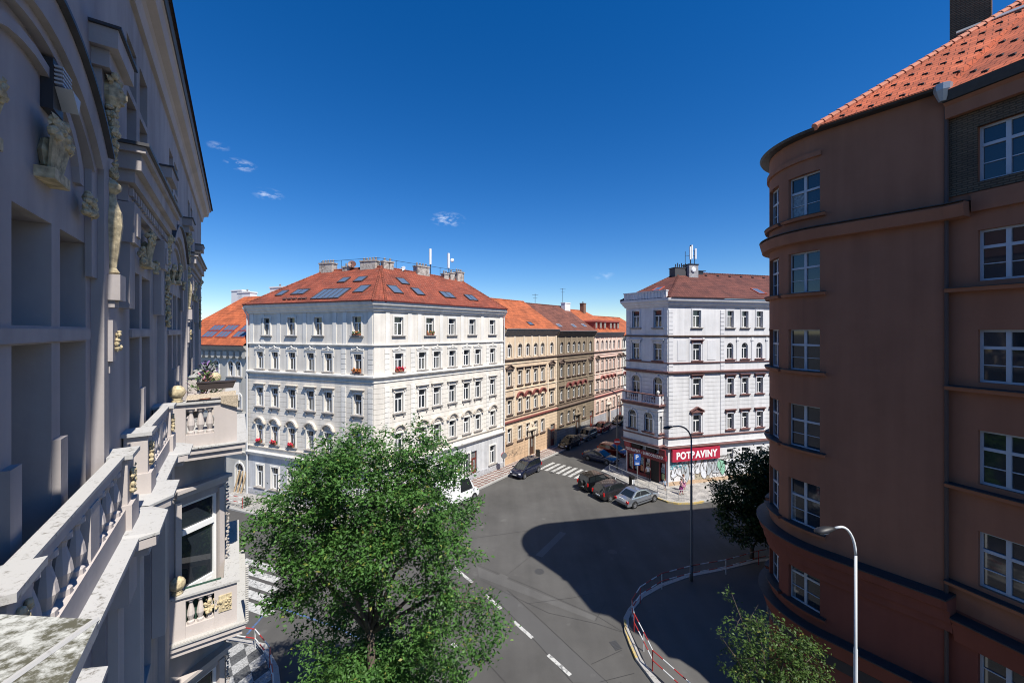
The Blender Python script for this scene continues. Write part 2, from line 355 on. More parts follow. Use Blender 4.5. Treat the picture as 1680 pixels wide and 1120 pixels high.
# ------------------------------------------------------------------ facades and windows
def arc_pts(w, h, rise, n=10):           # outline of an opening with a round head, (x,z), anticlockwise from lower left seen from outside
    zs = h-rise; pts = [(-w/2, 0), (w/2, 0)]
    for k in range(n+1):
        q = PI*k/n; pts.append((w/2*math.cos(q), zs+rise*math.sin(q)))
    return pts
def wall_with_openings(mb, x0, x1, z0, z1, ops, dep=.24, mi=0, mr=0, fx=None, xs_extra=()):
    """wall in the plane y=0 (outside is -y), cut by openings (xa, xb, za, zb, rise); fx bends it along a curved plan"""
    fx = fx or (lambda x, y, z: (x, y, z))
    xs = sorted(set([x0, x1]+[round(v, 5) for o in ops for v in o[:2] if x0 < v < x1]+[v for v in xs_extra if x0 < v < x1]))
    zs = sorted(set([z0, z1]+[round(v, 5) for o in ops for v in o[2:4] if z0 < v < z1]))
    for i in range(len(xs)-1):
        xm = (xs[i]+xs[i+1])/2; run = None
        for j in range(len(zs)-1):
            zm = (zs[j]+zs[j+1])/2
            hole = any(o[0] < xm < o[1] and o[2] < zm < o[3] for o in ops)
            if not hole:
                mb.poly([fx(xs[i], 0, zs[j]), fx(xs[i+1], 0, zs[j]), fx(xs[i+1], 0, zs[j+1]), fx(xs[i], 0, zs[j+1])], mi)
    for (xa, xb, za, zb, rise) in ops:
        w = xb-xa; xc = (xa+xb)/2
        if rise <= 0: out = [(xa, za), (xb, za), (xb, zb), (xa, zb)]
        else:
            out = [(xc+p[0], za+p[1]) for p in arc_pts(w, zb-za, rise)]
            arc = out[2:]; h = len(arc)//2
            for k in range(h): mb.poly([fx(xb, 0, zb), fx(arc[k+1][0], 0, arc[k+1][1]), fx(arc[k][0], 0, arc[k][1])], mi)
            for k in range(h, len(arc)-1): mb.poly([fx(xa, 0, zb), fx(arc[k+1][0], 0, arc[k+1][1]), fx(arc[k][0], 0, arc[k][1])], mi)
            out = [(xa, za), (xb, za)]+arc
        n = len(out)
        for k in range(n):
            a, b = out[k], out[(k+1) % n]
            mb.poly([fx(a[0], 0, a[1]), fx(a[0], dep, a[1]), fx(b[0], dep, b[1]), fx(b[0], 0, b[1])], mr)
def frame_bars(mb, w, h, y0, y1, t=.065, transom=.67, mull=True, upper=True, extra=(), rise=0):
    mb.box(-w/2, -w/2+t, y0, y1, 0, h-rise); mb.box(w/2-t, w/2, y0, y1, 0, h-rise); mb.box(-w/2+t, w/2-t, y0, y1, 0, t)
    if rise <= 0: mb.box(-w/2+t, w/2-t, y0, y1, h-t, h)
    else:
        o = arc_pts(w, h, rise)[2:]; i = [(p[0]*(w/2-t)/(w/2), h-rise+(p[1]-h+rise)*(rise-t)/rise) for p in o]
        for k in range(len(o)-1): mb.slab([o[k], o[k+1], i[k+1], i[k]], y0, y1)
    zt = h*transom
    if transom: mb.box(-w/2+t, w/2-t, y0-.012, y1, zt-t*.7, zt+t*.7)
    if mull:
        mb.box(-t*.75, t*.75, y0-.006, y1, t, zt-t*.7 if transom else h-t)
        if upper: mb.box(-t*.4, t*.4, y0-.003, y1, zt+t*.7, h-t)
    for (a, b, c, d) in extra: mb.box(a, b, y0-.004, y1, c, d)
WC = {}
def window_kit(w, h, rise=0, surround='flat', hood=None, sill='plain', dep=.24, trim=None, sillm=None, hoodm=None, fm=None, transom=.67, upper=False, style='two'):
    key = (w, h, rise, surround, hood, sill, dep, trim and trim.name, sillm and sillm.name, hoodm and hoodm.name, fm and fm.name, transom, style)
    if key in WC: return WC[key]
    kit = {}; fm = fm or FRAME
    mb = MB()
    if style == 'two': frame_bars(mb, w, h, dep-.07, dep-.005, transom=transom, upper=upper, rise=rise)
    elif style == 'wide':       # a narrow casement, a broad light and a narrow casement again, each with a transom
        t = .07; frame_bars(mb, w, h, dep-.07, dep-.005, t=t, transom=.66, mull=False)
        for x in (-w/2+w*.27, w/2-w*.27): mb.box(x-t*.8, x+t*.8, dep-.085, dep-.005, t, h-t)
        mb.box(-w/2+t, w/2-t, dep-.06, dep-.005, h*.33-.015, h*.33+.015)
    elif style == 'cross':
        frame_bars(mb, w, h, dep-.07, dep-.005, t=.06, transom=.62, upper=True)
        mb.box(-w/2+.06, w/2-.06, dep-.055, dep-.005, h*.31-.012, h*.31+.012); mb.box(-.05, .05, dep-.08, dep-.005, h*.62, h-.06)
    elif style == 'shop': frame_bars(mb, w, h, dep-.07, dep-.005, t=.05, transom=.8, mull=True)
    kit['window'] = mb.mesh('window', fm)
    y = dep-.02; panes = []
    for var in range(4):
        p = MB(); o = arc_pts(w, h, rise) if rise > 0 else [(-w/2, 0), (w/2, 0), (w/2, h), (-w/2, h)]
        if var == 0 or rise > 0: p.poly([(a, y, b) for a, b in o], 0)
        else:
            zt = h*transom; p.poly([(-w/2, y, zt), (w/2, y, zt), (w/2, y, h), (-w/2, y, h)], 0)
            c1 = [-w*.2, -w*.34, 0][var-1]; c2 = [w*.2, w*.5, w*.24][var-1]
            p.poly([(-w/2, y, 0), (c1, y, 0), (c1, y, zt), (-w/2, y, zt)], 1)
            p.poly([(c1, y, 0), (c2, y, 0), (c2, y, zt), (c1, y, zt)], 0)
            if c2 < w/2: p.poly([(c2, y, 0), (w/2, y, 0), (w/2, y, zt), (c2, y, zt)], 1 if var != 3 else 0)
        panes.append(p.mesh('pane', [GLASS, GLASS2]))
    kit['pane'] = panes
    if trim is not None and surround:
        s = MB(); b = .17
        if surround == 'flat' and rise <= 0:
            s.box(-w/2-b, -w/2, -.05, .02, 0, h); s.box(w/2, w/2+b, -.05, .02, 0, h); s.box(-w/2-b, w/2+b, -.052, .02, h, h+b)
            s.box(-w/2-b*.45, -w/2-.002, -.075, -.045, 0, h-.002); s.box(w/2+.002, w/2+b*.45, -.075, -.045, 0, h-.002)
        elif surround == 'ears':
            s.box(-w/2-b, -w/2, -.05, .02, 0, h); s.box(w/2, w/2+b, -.05, .02, 0, h); s.box(-w/2-b*1.5, w/2+b*1.5, -.055, .02, h, h+b)
            s.box(-w/2-b*1.5, -w/2-.002, -.058, .02, h-.26, h-.001); s.box(w/2+.002, w/2+b*1.5, -.058, .02, h-.26, h-.001)
        elif rise > 0:
            o = [p for p in arc_pts(w, h, rise)[2:]]; q = [(p[0]*(w/2+b)/(w/2), h-rise+(p[1]-h+rise)*(rise+b)/rise) for p in o]
            for k in range(len(o)-1): s.slab([q[k], q[k+1], o[k+1], o[k]], -.06, .02)
            s.box(-w/2-b, -w/2, -.055, .02, 0, h-rise); s.box(w/2, w/2+b, -.055, .02, 0, h-rise); s.box(-.09, .09, -.11, .02, h-.02, h+b+.1)
        kit['surround'] = s.mesh('surround', trim)
    if sill:
        s = MB(); e = .26
        s.slab_y = None
        s.box(-w/2-e, w/2+e, -.17, .0, -.11, -.02); s.box(-w/2-e*.8, w/2+e*.8, -.11, -.001, -.19, -.112)
        s.box(-w/2+.002, w/2-.002, -.02, dep-.075, -.02, .012)
        if sill == 'brackets':
            for x in (-w/2-.05, w/2+.05): s.box(x-.07, x+.07, -.10, -.001, -.42, -.192)
        kit['sill'] = s.mesh('sill', sillm or trim or fm)
    if hood:
        s = MB(); z = h+.30; e = w/2+.33
        if hood == 'flat':
            s.box(-e, e, -.26, 0, z+.10, z+.17); s.box(-e+.06, e-.06, -.18, -.001, z, z+.098); s.box(-w/2-.17, w/2+.17, -.06, -.001, h+.172, z-.001)
            for x in (-w/2-.12, w/2+.12): s.box(x-.07, x+.07, -.14, -.002, z-.22, z-.002)
        elif hood == 'ped':
            s.box(-e, e, -.24, 0, z, z+.09); s.slab([(-e-.04, z+.092), (e+.04, z+.092), (0, z+.52)], -.12, -.001)
            for sg in (-1, 1): s.slab(([(sg*(e+.06), z+.094), (0, z+.53), (0, z+.64), (sg*(e+.06), z+.20)] if sg < 0 else [(e+.06, z+.094), (e+.06, z+.20), (0, z+.64), (0, z+.53)]), -.26, -.002)
            for x in (-w/2-.12, w/2+.12): s.box(x-.07, x+.07, -.16, -.002, z-.25, z-.002)
        elif hood == 'arc':
            n = 10; r0 = w/2+.12; r1 = r0+.17
            o = [(r1*math.cos(PI*k/n), z-.02+r1*.8*math.sin(PI*k/n)) for k in range(n+1)]; i = [(r0*math.cos(PI*k/n), z-.02+r0*.8*math.sin(PI*k/n)) for k in range(n+1)]
            for k in range(n): s.slab([o[k], o[k+1], i[k+1], i[k]], -.27, -.001)
            for sg in (-1, 1): s.box(sg*(r0+.1)-.16, sg*(r0+.1)+.16, -.22, -.002, z-.16, z-.022)
            s.ball((0, -.04, z+.16), .17, 6, sq=(1.1, .5, 1), jit=.15); s.ball((-.22, -.03, z+.06), .11, 6, sq=(1, .5, 1)); s.ball((.22, -.03, z+.06), .11, 6, sq=(1, .5, 1))
        elif hood == 'crest':
            s.box(-w/2-.24, w/2+.24, -.10, -.001, h+.19, h+.25)
            for sg in (-1, 1):
                s.ball((sg*(w/2+.2), -.05, h+.36), .10, 6, sq=(1, .6, 1.1)); s.tube([(sg*(w/2+.16), -.05, h+.34), (sg*w*.3, -.05, h+.40), (0, -.05, h+.52)], [.05, .06, .07], 5)
            s.ball((0, -.07, h+.55), .13, 6, sq=(1, .7, 1), jit=.1); s.ball((0, -.05, h+.36), .15, 6, sq=(1.3, .5, .8), jit=.1)
        kit['hood'] = s.mesh('hood', hoodm or trim or fm)
    WC[key] = kit; return kit
def put_window(kit, parent, M, var=None, vname='window'):
    o = link(vname, kit['window'], parent, M)
    link('pane', kit['pane'][random.choice((0, 0, 1, 2, 2, 3, 3)) if var is None else var], o, M)
    for k in ('surround', 'sill', 'hood'):
        if k in kit: link(k, kit[k], o, M)
    return o
def facade(root, p0, e, L, z0, z1, rows, wallm, dep=.24, doors=(), xs_extra=()):
    """one flat wall from p0 along e with rows of windows; rows = dict(z0,z1,xs,w,rise + kit options)"""
    F = frame(p0[0], p0[1], e[0], e[1]); ops = []
    for r in rows:
        for x in r['xs']: ops.append((x-r['w']/2, x+r['w']/2, r['z0'], r['z1'], r.get('rise', 0)))
    for d in doors: ops.append(d)
    mb = MB(); wall_with_openings(mb, 0, L, z0, z1, ops, dep)
    wall = mb.obj('wall', wallm, root, F)
    for r in rows:
        kit = window_kit(r['w'], r['z1']-r['z0'], r.get('rise', 0), r.get('surround', 'flat'), r.get('hood'), r.get('sill', 'plain'), dep, r.get('trim'), r.get('sillm'), r.get('hoodm'), r.get('fm'), r.get('transom', .67), style=r.get('style', 'two'))
        for x in r['xs']: put_window(kit, root, F @ Matrix.Translation((x, 0, r['z0'])))
    return F
def cornice_prof(z, h, p, steps=3):      # a stepped and curved cornice, widest at the top
    pr = [(-.02, z)]
    for k in range(steps):
        o = p*(k+1)/steps; pr.append((o*.72 if k == 0 else o-.25*p/steps, z+h*k/steps)); pr.append((o, z+h*(k+.55)/steps))
    pr += [(p, z+h), (-.02, z+h)]; return pr
def band_prof(z, h, p): return [(-.02, z), (p*.5, z), (p, z+h*.45), (p, z+h*.85), (p*.9, z+h), (-.02, z+h)]
def band(root, pts, z, h, p, m, name='string_course', big=False, closed=False):
    mb = MB(); mb.sweep(pts, cornice_prof(z, h, p) if big else band_prof(z, h, p), closed=closed); return mb.obj(name, m, root, recalc=True)
def gutter(root, pts, z, off, m, name='gutter'):
    mb = MB(); mb.sweep(pts, [(off, z), (off+.05, z-.07), (off+.15, z-.07), (off+.19, z+.02), (off+.16, z+.02), (off+.13, z-.03), (off+.07, z-.03), (off+.03, z+.02)]); return mb.obj(name, m, root, recalc=True)
def quoins(root, p0, e, xs, z0, z1, m, step=.58, name='quoin_strip', wd=.5):
    F = frame(p0[0], p0[1], e[0], e[1])
    for x in xs:
        mb = MB(); z = z0
        while z+step <= z1+.01:
            mb.box(x-wd/2, x+wd/2, -.055, .0, z+.02, z+step-.025); z += step
        mb.obj(name, m, root, F)
def plane_hit(u, v, a, n):
    d = ray(u, v); o = Vector((0, 0, H)); t = (a-o).dot(n)/d.dot(n); return o+d*t
def roof_frame(p, n):                     # local frame on a roof slope: x level, y up the slope, z outward
    t = Vector((-n.y, n.x, 0)).normalized(); b = n.cross(t)
    return Matrix(((t.x, b.x, n.x, p.x), (t.y, b.y, n.y, p.y), (t.z, b.z, n.z, p.z), (0, 0, 0, 1)))
def roof_obj(root, faces, m, name='roof'):
    mb = MB()
    for f in faces: mb.poly(f)
    return mb.obj(name, m, root)
def skylight(parent, M, w, h, fm, cols=1, gm=None):
    mb = MB(); t = .07
    mb.box(-w/2, w/2, -h/2, -h/2+t, .0, .09); mb.box(-w/2, w/2, h/2-t, h/2, .0, .09)
    for k in range(cols+1): x = -w/2+t/2+(w-t)*k/cols; mb.box(x-t/2, x+t/2, -h/2+t, h/2-t, .0, .088)
    mb.box(-w/2+t, w/2-t, -h/2+t, h/2-t, .02, .06, 1)
    return mb.obj('skylight', [fm, gm or SKYGLASS], parent, M)
SKYGLASS = plain('skylight_glass', (.10, .14, .20), .08, spec=.9)
def chimney(parent, c, e, w, d, z0, z1, m, pots=3, capm=None):
    F = frame(c[0], c[1], e[0], e[1]); mb = MB()
    mb.box(-w/2, w/2, -d/2, d/2, z0, z1); mb.box(-w/2-.06, w/2+.06, -d/2-.06, d/2+.06, z1-.16, z1-.02)
    for k in range(pots):
        x = -w/2+w*(k+.5)/pots; mb.lathe([(.10, 0), (.09, .22), (.12, .24), (.12, .27), (.02, .36)], x, 0, z1, 7, 1)
    return mb.obj('chimney', [m, capm or plain('chimney_pot', (.22, .2, .19), .7)], parent, F)
def downpipe(root, x, y, z0, z1, m): 
    mb = MB(); mb.tube([(x, y, z0), (x, y, z1)], .06, 7); return mb.obj('downpipe', m, root)
# ------------------------------------------------------------------ the ground
ASPH = asphalt('asphalt', (.080, .077, .072), .3); ASPH2 = asphalt('old_asphalt', (.098, .095, .090), .3); SEAM = plain('tar_seam', (.032, .031, .030), .6)
KERB = speckled('granite_kerb', (.34, .33, .31), (.15, .14, .13), .62, 9); PAINT = speckled('road_paint', (.46, .455, .43), (.13, .13, .128), .57, 5)
YEL = speckled('yellow_kerb_paint', (.48, .34, .09), (.30, .27, .2), .54, 8); BLUE = speckled('blue_road_paint', (.06, .13, .30), (.08, .085, .1), .55, 7)
def sheet(name, pts, z, m):
    mb = MB(); mb.poly([(p[0], p[1], z) for p in pts]); o = struct(mb.obj(name, m, recalc=False))
    me = o.data
    if me.polygons[0].normal.z < 0: me.flip_normals()
    return o
sheet('ground', [(-2500, -600), (2500, -600), (2500, 4000), (-2500, 4000)], -.02, asphalt('outlying_ground', (.10, .098, .09)))
sheet('road', [(-70, -30), (70, -30), (70, 110), (-70, 110)], 0, ASPH)
def pavement(name, outline, kerb_line, m, h=.13, kw=.28, km=KERB):
    """raised pavement; kerb_line is the stretch of its edge that carries a kerb, with the road on the right of travel"""
    mb = MB()
    a = sum(outline[i-1][0]*outline[i][1]-outline[i][0]*outline[i-1][1] for i in range(len(outline)))
    mb.prism(outline if a > 0 else outline[::-1], -.05, h); o = struct(mb.obj(name, m))
    k = MB(); k.sweep(kerb_line, [(-kw+.1, -.04), (.10, -.04), (.10, h+.004), (.085, h+.02), (-kw+.1, h+.02)]); struct(k.obj('kerb', km, recalc=True))
    return o
def strip(name, a, b, wd, z, m):
    a = Vector(a[:2]); b = Vector(b[:2]); d = (b-a).normalized(); n = Vector((-d.y, d.x))*wd/2
    return sheet(name, [a-n, b-n, b+n, a+n], z, m)
# ---- plan of the place
E2 = az(38.5); N2 = (E2[1], -E2[0])                    # the side street and its right-hand normal
WR = (-1.04, 48.5)                                     # right end of the white corner house
WC1 = (-12.1, 34.9); WC2 = (-11.5, 35.35); WL = (-26.9, 40.6)
def along(p, e, t, n=None, s=0): return (p[0]+e[0]*t+(n[0]*s if n else 0), p[1]+e[1]*t+(n[1]*s if n else 0))
EW = ((WC1[0]-WL[0])/math.dist(WL, WC1), (WC1[1]-WL[1])/math.dist(WL, WC1))       # left front of the white house, left to right
LW = math.dist(WL, WC1); ER = ((WR[0]-WC2[0])/math.dist(WC2, WR), (WR[1]-WC2[1])/math.dist(WC2, WR)); LR = math.dist(WC2, WR)
PC1 = (16.6, 42.3); PC2 = (13.4, 46.7); PE = az(75.1)
EP = ((PC1[0]-PC2[0])/math.dist(PC1, PC2), (PC1[1]-PC2[1])/math.dist(PC1, PC2)); LP = math.dist(PC1, PC2)
A1 = az(-34.7)                                         # our own street front
# far pavement along the white house and the side street
k0 = along(WL, EW, -16, (EW[1], -EW[0]), 3.0); k1 = along(WL, EW, LW-.6, (EW[1], -EW[0]), 3.0); k2 = along(WC2, ER, 1.2, N2, 2.5); k2b = along(WR, E2, 0, N2, 2.2); k3 = along(WR, E2, 60, N2, 2.2)
km = ((k1[0]+k2[0])/2+.45, (k1[1]+k2[1])/2-.55)
MOS = paving('red_and_white_mosaic_paving', ((.21, .115, .095), (.42, .40, .365)), .40, 38.5+45)
far_kerb = [k0, k1, km, k2, k2b, k3]
PAVG = paving('pale_mosaic_paving', ((.40, .38, .35), (.33, .315, .295)), .9, 30)
pavement('far_pavement', [k1, km, k2, k2b, k3, along(WR, E2, 60), WR, WC2, WC1], [k1, km, k2, k2b, k3], MOS)
pavement('far_left_pavement', [k0, k1, WC1, WL, along(WL, EW, -16)], [k0, k1], PAVG)
# pavement round the grocery corner
kk = [along(PC2, E2, 45, N2, -2.4), along(PC2, E2, .5, N2, -2.5), (10.6, 46.9), (11.1, 46.2), (14.1, 40.3), (14.5, 39.3), (15.1, 38.55), (15.9, 38.2), (17.4, 38.25), (20.6, 39.3), along(PC1, PE, 35, (PE[1], -PE[0]), 3.4)]
pavement('corner_pavement', kk+[along(PC1, PE, 35), PC1, PC2, along(PC2, E2, 45)], kk, PAVG)
mb = MB(); mb.sweep([(14.1, 40.3), (14.5, 39.3), (15.1, 38.55), (15.9, 38.2), (17.4, 38.25), (18.6, 38.65)], [(.103, .0), (.115, .0), (.115, .155), (-.05, .155), (-.05, .152)]); struct(mb.obj('kerb_paint', YEL, recalc=True))
sheet('paving_pattern', [along(PC1, PE, 4.6, (PE[1], -PE[0]), .5), along(PC1, PE, 3.0, (PE[1], -PE[0]), 2.9), along(PC1, PE, 9, (PE[1], -PE[0]), 2.9), along(PC1, PE, 12, (PE[1], -PE[0]), .5)], .136, paving('dark_mosaic_paving', ((.13, .13, .135), (.19, .185, .18)), .4, 15))
# pavement under the brown building: kerb traced round the corner
isl = [G(u, v) for (u, v) in [(1235.6, 922.8), (1177.8, 936.8), (1128.5, 946.4), (1083.5, 962.5), (1051, 981), (1033, 1003), (1026, 1017), (1027.5, 1038.5), (1046, 1083.5)]]
isl = [along((17.3, 28.5), az(79), 25)]+[(p.x, p.y) for p in isl]+[(6.75, 18.7), (8.0, 16.3), (10.3, 13.2), along((10.3, 13.2), az(142), 22)]
ISLE = asphalt('pavement_asphalt', (.092, .088, .083), .2)
pavement('right_pavement', isl+[(32, -2), (44, 24)], isl, ISLE)
yk = [G(u, v) for (u, v) in [(1027, 1020), (1027.5, 1036), (1036, 1060), (1046, 1083)]]
k = MB(); k.sweep([(p.x, p.y) for p in yk], [(.106, .0), (.106, .153), (-.02, .153), (-.02, .151), (.102, .151), (.102, .0)]); struct(k.obj('kerb_paint', YEL, recalc=True))
# near left pavement under our own building
NA = (.822, .569)
def LB(s, out): return (A1[0]*s+NA[0]*out, A1[1]*s+NA[1]*out)       # along our street front, and out from the camera's line
chk = paving('grey_and_white_mosaic_paving', ((.085, .088, .09), (.36, .36, .35)), .55, 37, diamond=True)
lk = [LB(-14, 1.6), LB(22.6, 1.6), LB(24.6, 1.2), LB(26.4, -.4), LB(27.4, -2.6)]; lk.append(along(lk[-1], (EW[0]*-1, EW[1]*-1), 22))
pavement('left_pavement', [LB(-14, -1.6)]+lk+[along(LB(22, -1.6), (-EW[0], -EW[1]), 20), LB(22, -1.6)], lk, chk)
# markings
cw = (-.6, .78)
def crossing(a, d, n, spacing, across, ln, wd):
    for k in range(n):
        c = (a[0]+d[0]*spacing*k, a[1]+d[1]*spacing*k)
        strip('crosswalk_stripe', (c[0]-across[0]*ln/2, c[1]-across[1]*ln/2), (c[0]+across[0]*ln/2, c[1]+across[1]*ln/2), wd, .008, PAINT)
crossing((4.35, 49.1), N2, 7, .80, E2, 3.1, .42)
p2 = G(432, 958); p3 = G(428, 975.4); sp = Vector((p3.x-p2.x, p3.y-p2.y)); spn = sp.length; sp.normalize()
crossing((p2.x-sp.x*spn*3, p2.y-sp.y*spn*2), (sp.x, sp.y), 5, spn, (EW[0], EW[1]), 3.6, .55)
crossing((23.5, 33.3), (-.26, .97), 6, 1.15, az(75), 3.6, .55)
for (a, b) in [((796.5, 975.4), (822, 998)), ((843, 1018.8), (873.6, 1046)), ((899, 1073.5), (936, 1107)), ((742, 1055), (750, 1063)), ((745, 930), (775, 955)), ((955, 1126), (1000, 1170))]:
    strip('lane_dash', G(*a), G(*b), .20, .008, PAINT)
for a, b in [((447, 992), (555, 1029.6)), ((555, 1029.6), (598, 1051)), ((447, 992), (405, 1040))]: strip('blue_parking_line', G(*a), G(*b), .12, .008, BLUE)
strip('stop_mark', G(884, 912), G(924, 873), .55, .008, asphalt('pale_patch', (.12, .12, .118))); strip('asphalt_patch', G(816, 953), G(828, 943), .7, .0095, ASPH2)
sm = [[(783, 926), (829, 945), (880, 966), (920, 984), (978, 1009), (1022, 1036)], [(788, 950), (830, 972), (900, 1005), (977, 1022), (1020, 1036)], [(829, 945), (868, 914), (895, 890)], [(806, 975), (850, 1020), (905, 1080), (940, 1120)],
      [(832, 967), (880, 1010), (960, 1085), (1000, 1122)], [(863, 990), (940, 980), (975, 972)], [(994, 986), (977, 1018)], [(970, 1089), (1020, 1066)], [(780, 882), (868, 870)], [(780, 1065), (830, 1120)], [(985, 1118), (1040, 1104)]]
mb = MB()
for line in sm:
    for a, b in zip(line[:-1], line[1:]):
        a = G(*a).xy; b = G(*b).xy; d = (b-a).normalized(); n = Vector((-d.y, d.x))*.014; a = a-d*.01; b = b+d*.01
        zs_ = .0055+.00015*len(mb.f); mb.poly([(*(a-n), zs_), (*(b-n), zs_), (*(b+n), zs_), (*(a+n), zs_)])
struct(mb.obj('road_seams', SEAM))
sheet('asphalt_patch', [G(783, 929), G(978, 1011), G(975, 1018), G(786, 946)], .004, ASPH2)
sheet('asphalt_patch', [G(808, 975), G(832, 969), G(1000, 1122), G(940, 1118)], .0045, asphalt('dark_asphalt_patch', (.084, .082, .079), .15))
for (u, v) in [(885, 937), (1005, 905), (700, 960)]:
    mb = MB(); p = G(u, v); mb.lathe([(.33, 0), (.33, .005)], p.x, p.y, .004, 16); struct(mb.obj('manhole_cover', plain('cast_iron', (.05, .05, .05), .5)))

for (u, v) in [(1010, 1058), (905, 775)]:
    p = G(u, v); Mg = frame(p.x, p.y, *az(-20), .004); mb = MB(); mb.box(-.3, .3, -.2, .2, 0, .006)
    for j in range(7): mb.box(-.27+j*.085, -.24+j*.085, -.17, .17, .006, .012)
    struct(mb.obj('drain_grating', plain('cast_iron', (.05, .05, .05), .5), None, Mg))
# ------------------------------------------------------------------ white corner house
WHT = plaster('white_plaster', (.74, .69, .61), .46, (4.9, 12.3), (.58, .58, .58), 4.5, stain=.20)
WTRIM = plaster('white_trim', (.76, .73, .67), stain=.18); WTRIM2 = plaster('beige_trim', (.66, .59, .50), stain=.22)
SILLM = plain('weathered_sill', (.34, .31, .28), .8, var=.25); LEADR = plain('red_oxide_sheet', (.28, .06, .055), .5, var=.2); PIPEW = plain('white_pipe', (.6, .6, .6), .5)
root = thing('corner_house', 'white five-storey corner apartment house with red hipped roof, skylights and red window flowers', 'apartment house', (-12, 36, 0), 'apartment houses')
NL = (EW[1], -EW[0]); 
def lx(us): return [on_line(u, WL, EW) for u in us]
def rx(us): return [on_line(u, WC2, ER) for u in us]
lows = [426.6, 451, 479, 509.4, 538.6, 587]; tops = [437.5, 478.3, 522.3, 586]
lowr = [654.6, 693, 717, 742, 765.5, 784, 808]; topr = [653.8, 705, 741.5, 774.5, 807.5]
def white_rows(fx, lo, hi, doors):
    T = dict(trim=WTRIM, sillm=SILLM)
    return [dict(z0=16.2, z1=17.9, xs=fx(hi), w=.98, surround='flat', **T),
            dict(z0=12.85, z1=14.55, xs=fx(lo), w=.9, surround='ears', hood='crest', **T),
            dict(z0=9.1, z1=10.95, xs=fx(lo), w=.9, surround='ears', hood='flat', hoodm=WTRIM2, sill='brackets', **T),
            dict(z0=5.45, z1=7.2, xs=fx(lo), w=.9, surround='flat', hood='arc', hoodm=WTRIM2, trim=WTRIM, sillm=SILLM),
            dict(z0=1.0, z1=3.15, xs=[x for x in fx(lo) if not any(abs(x-d) < .9 for d in doors)], w=.98, surround='flat', hood=None, **T)]
dr = on_line(776, WC2, ER)
FL = facade(root, WL, EW, LW, 0, 19.0, white_rows(lx, lows, tops, []), WHT)
FR = facade(root, WC2, ER, LR, 0, 19.0, white_rows(rx, lowr, topr, [dr]), WHT, doors=[(dr-.65, dr+.65, .1, 3.2, 0)])
mb = MB(); mb.prism([WC1, (WC1[0]+EW[0]*.002, WC1[1]), WC2, (-12.6, 36.2)], 0, 19.0); mb.obj('corner_pier', WHT, root, recalc=True)
DOORR = plain('red_brown_door_paint', (.16, .035, .025), .5)
def door(root, F, x, w, h, z0, m, dep=.24, glazed=True, name='door'):
    mb = MB(); t = .08; y0 = dep-.09
    mb.box(x-w/2, x+w/2, y0+.03, dep, z0, z0+h*.74); mb.box(x-w/2, x-w/2+t, y0, dep, z0+h*.742, z0+h); mb.box(x+w/2-t, x+w/2, y0, dep, z0+h*.742, z0+h)
    mb.box(x-w/2+t+.001, x+w/2-t-.001, y0, dep, z0+h-t, z0+h-.001); mb.box(x-w/2+.001, x+w/2-.001, y0-.01, y0+.029, z0+h*.70, z0+h*.742)
    for sg in (-1, 1):
        c = x+sg*w*.245
        mb.box(c-w*.17, c+w*.17, y0+.005, y0+.03, z0+.12, z0+h*.26)
    d = mb.obj(name, m, root, F)
    g = MB(); g.box(x-w/2+t, x+w/2-t, dep-.04, dep-.02, z0+h*.745, z0+h-t)
    if glazed:
        for sg in (-1, 1): c = x+sg*w*.245; g.box(c-w*.13, c+w*.13, y0+.012, y0+.028, z0+h*.32, z0+h*.66)
    g.obj('door_pane', GLASS2, d, F)
    k = MB(); k.ball((x+.06, y0-.01, z0+1.05), .045, 6); k.obj('handle', plain('brass', (.5, .36, .15), .3, 1), d, F)
    return d
door(root, FR, dr, 1.3, 3.1, .1, DOORR)
OUT = [WL, WC1, WC2, WR]
band(root, OUT, 18.35, .85, .55, WTRIM, 'cornice', True)
band(root, OUT, 15.25, .16, .14, WTRIM); band(root, OUT, 12.38, .30, .26, WTRIM); band(root, OUT, 12.0, .10, .08, WTRIM); band(root, OUT, 4.95, .16, .14, WTRIM2); band(root, OUT, 4.1, .42, .34, WTRIM, big=True)
band(root, OUT, 0.0, .75, .09, plain('grey_plinth', (.40, .40, .41), .85, var=.25), 'plinth')
for F, L, xs in ((FL, LW, lx([407.9+6, 431, 457.5, 500, 549, 566, 608])), (FR, LR, rx([636, 672, 688, 724, 758, 791, 822]))):
    for x in xs:
        mb = MB(); mb.box(x-.22, x+.22, -.05, 0, 15.42, 18.34); mb.obj('pilaster', WTRIM, root, F)
for (p, e, xs) in ((WL, EW, [on_line(564, WL, EW), LW-.35]), (WC2, ER, [.45, on_line(677, WC2, ER), on_line(800, WC2, ER), LR-.35])):
    quoins(root, p, e, xs, 4.95+.2, 12.0, WTRIM, .46); quoins(root, p, e, xs, 12.7, 15.2, WTRIM, .46)
for x in lx([427, 451, 479, 509.4, 538.6])[:0]: pass
gutter(root, OUT, 19.28, .52, LEADR)
mb = MB(); q = along(WL, EW, .05, NL, .16); mb.tube([(q[0], q[1], 0), (q[0], q[1], 18.2), (q[0]+NL[0]*.45, q[1]+NL[1]*.45, 18.95)], .07, 7); mb.obj('downpipe', PIPEW, root)
mb = MB(); q = along(WR, ER, -.05, N2, .16); mb.tube([(q[0], q[1], 0), (q[0], q[1], 18.2), (q[0]+N2[0]*.45, q[1]+N2[1]*.45, 18.95)], .07, 7); mb.obj('downpipe', PIPEW, root)
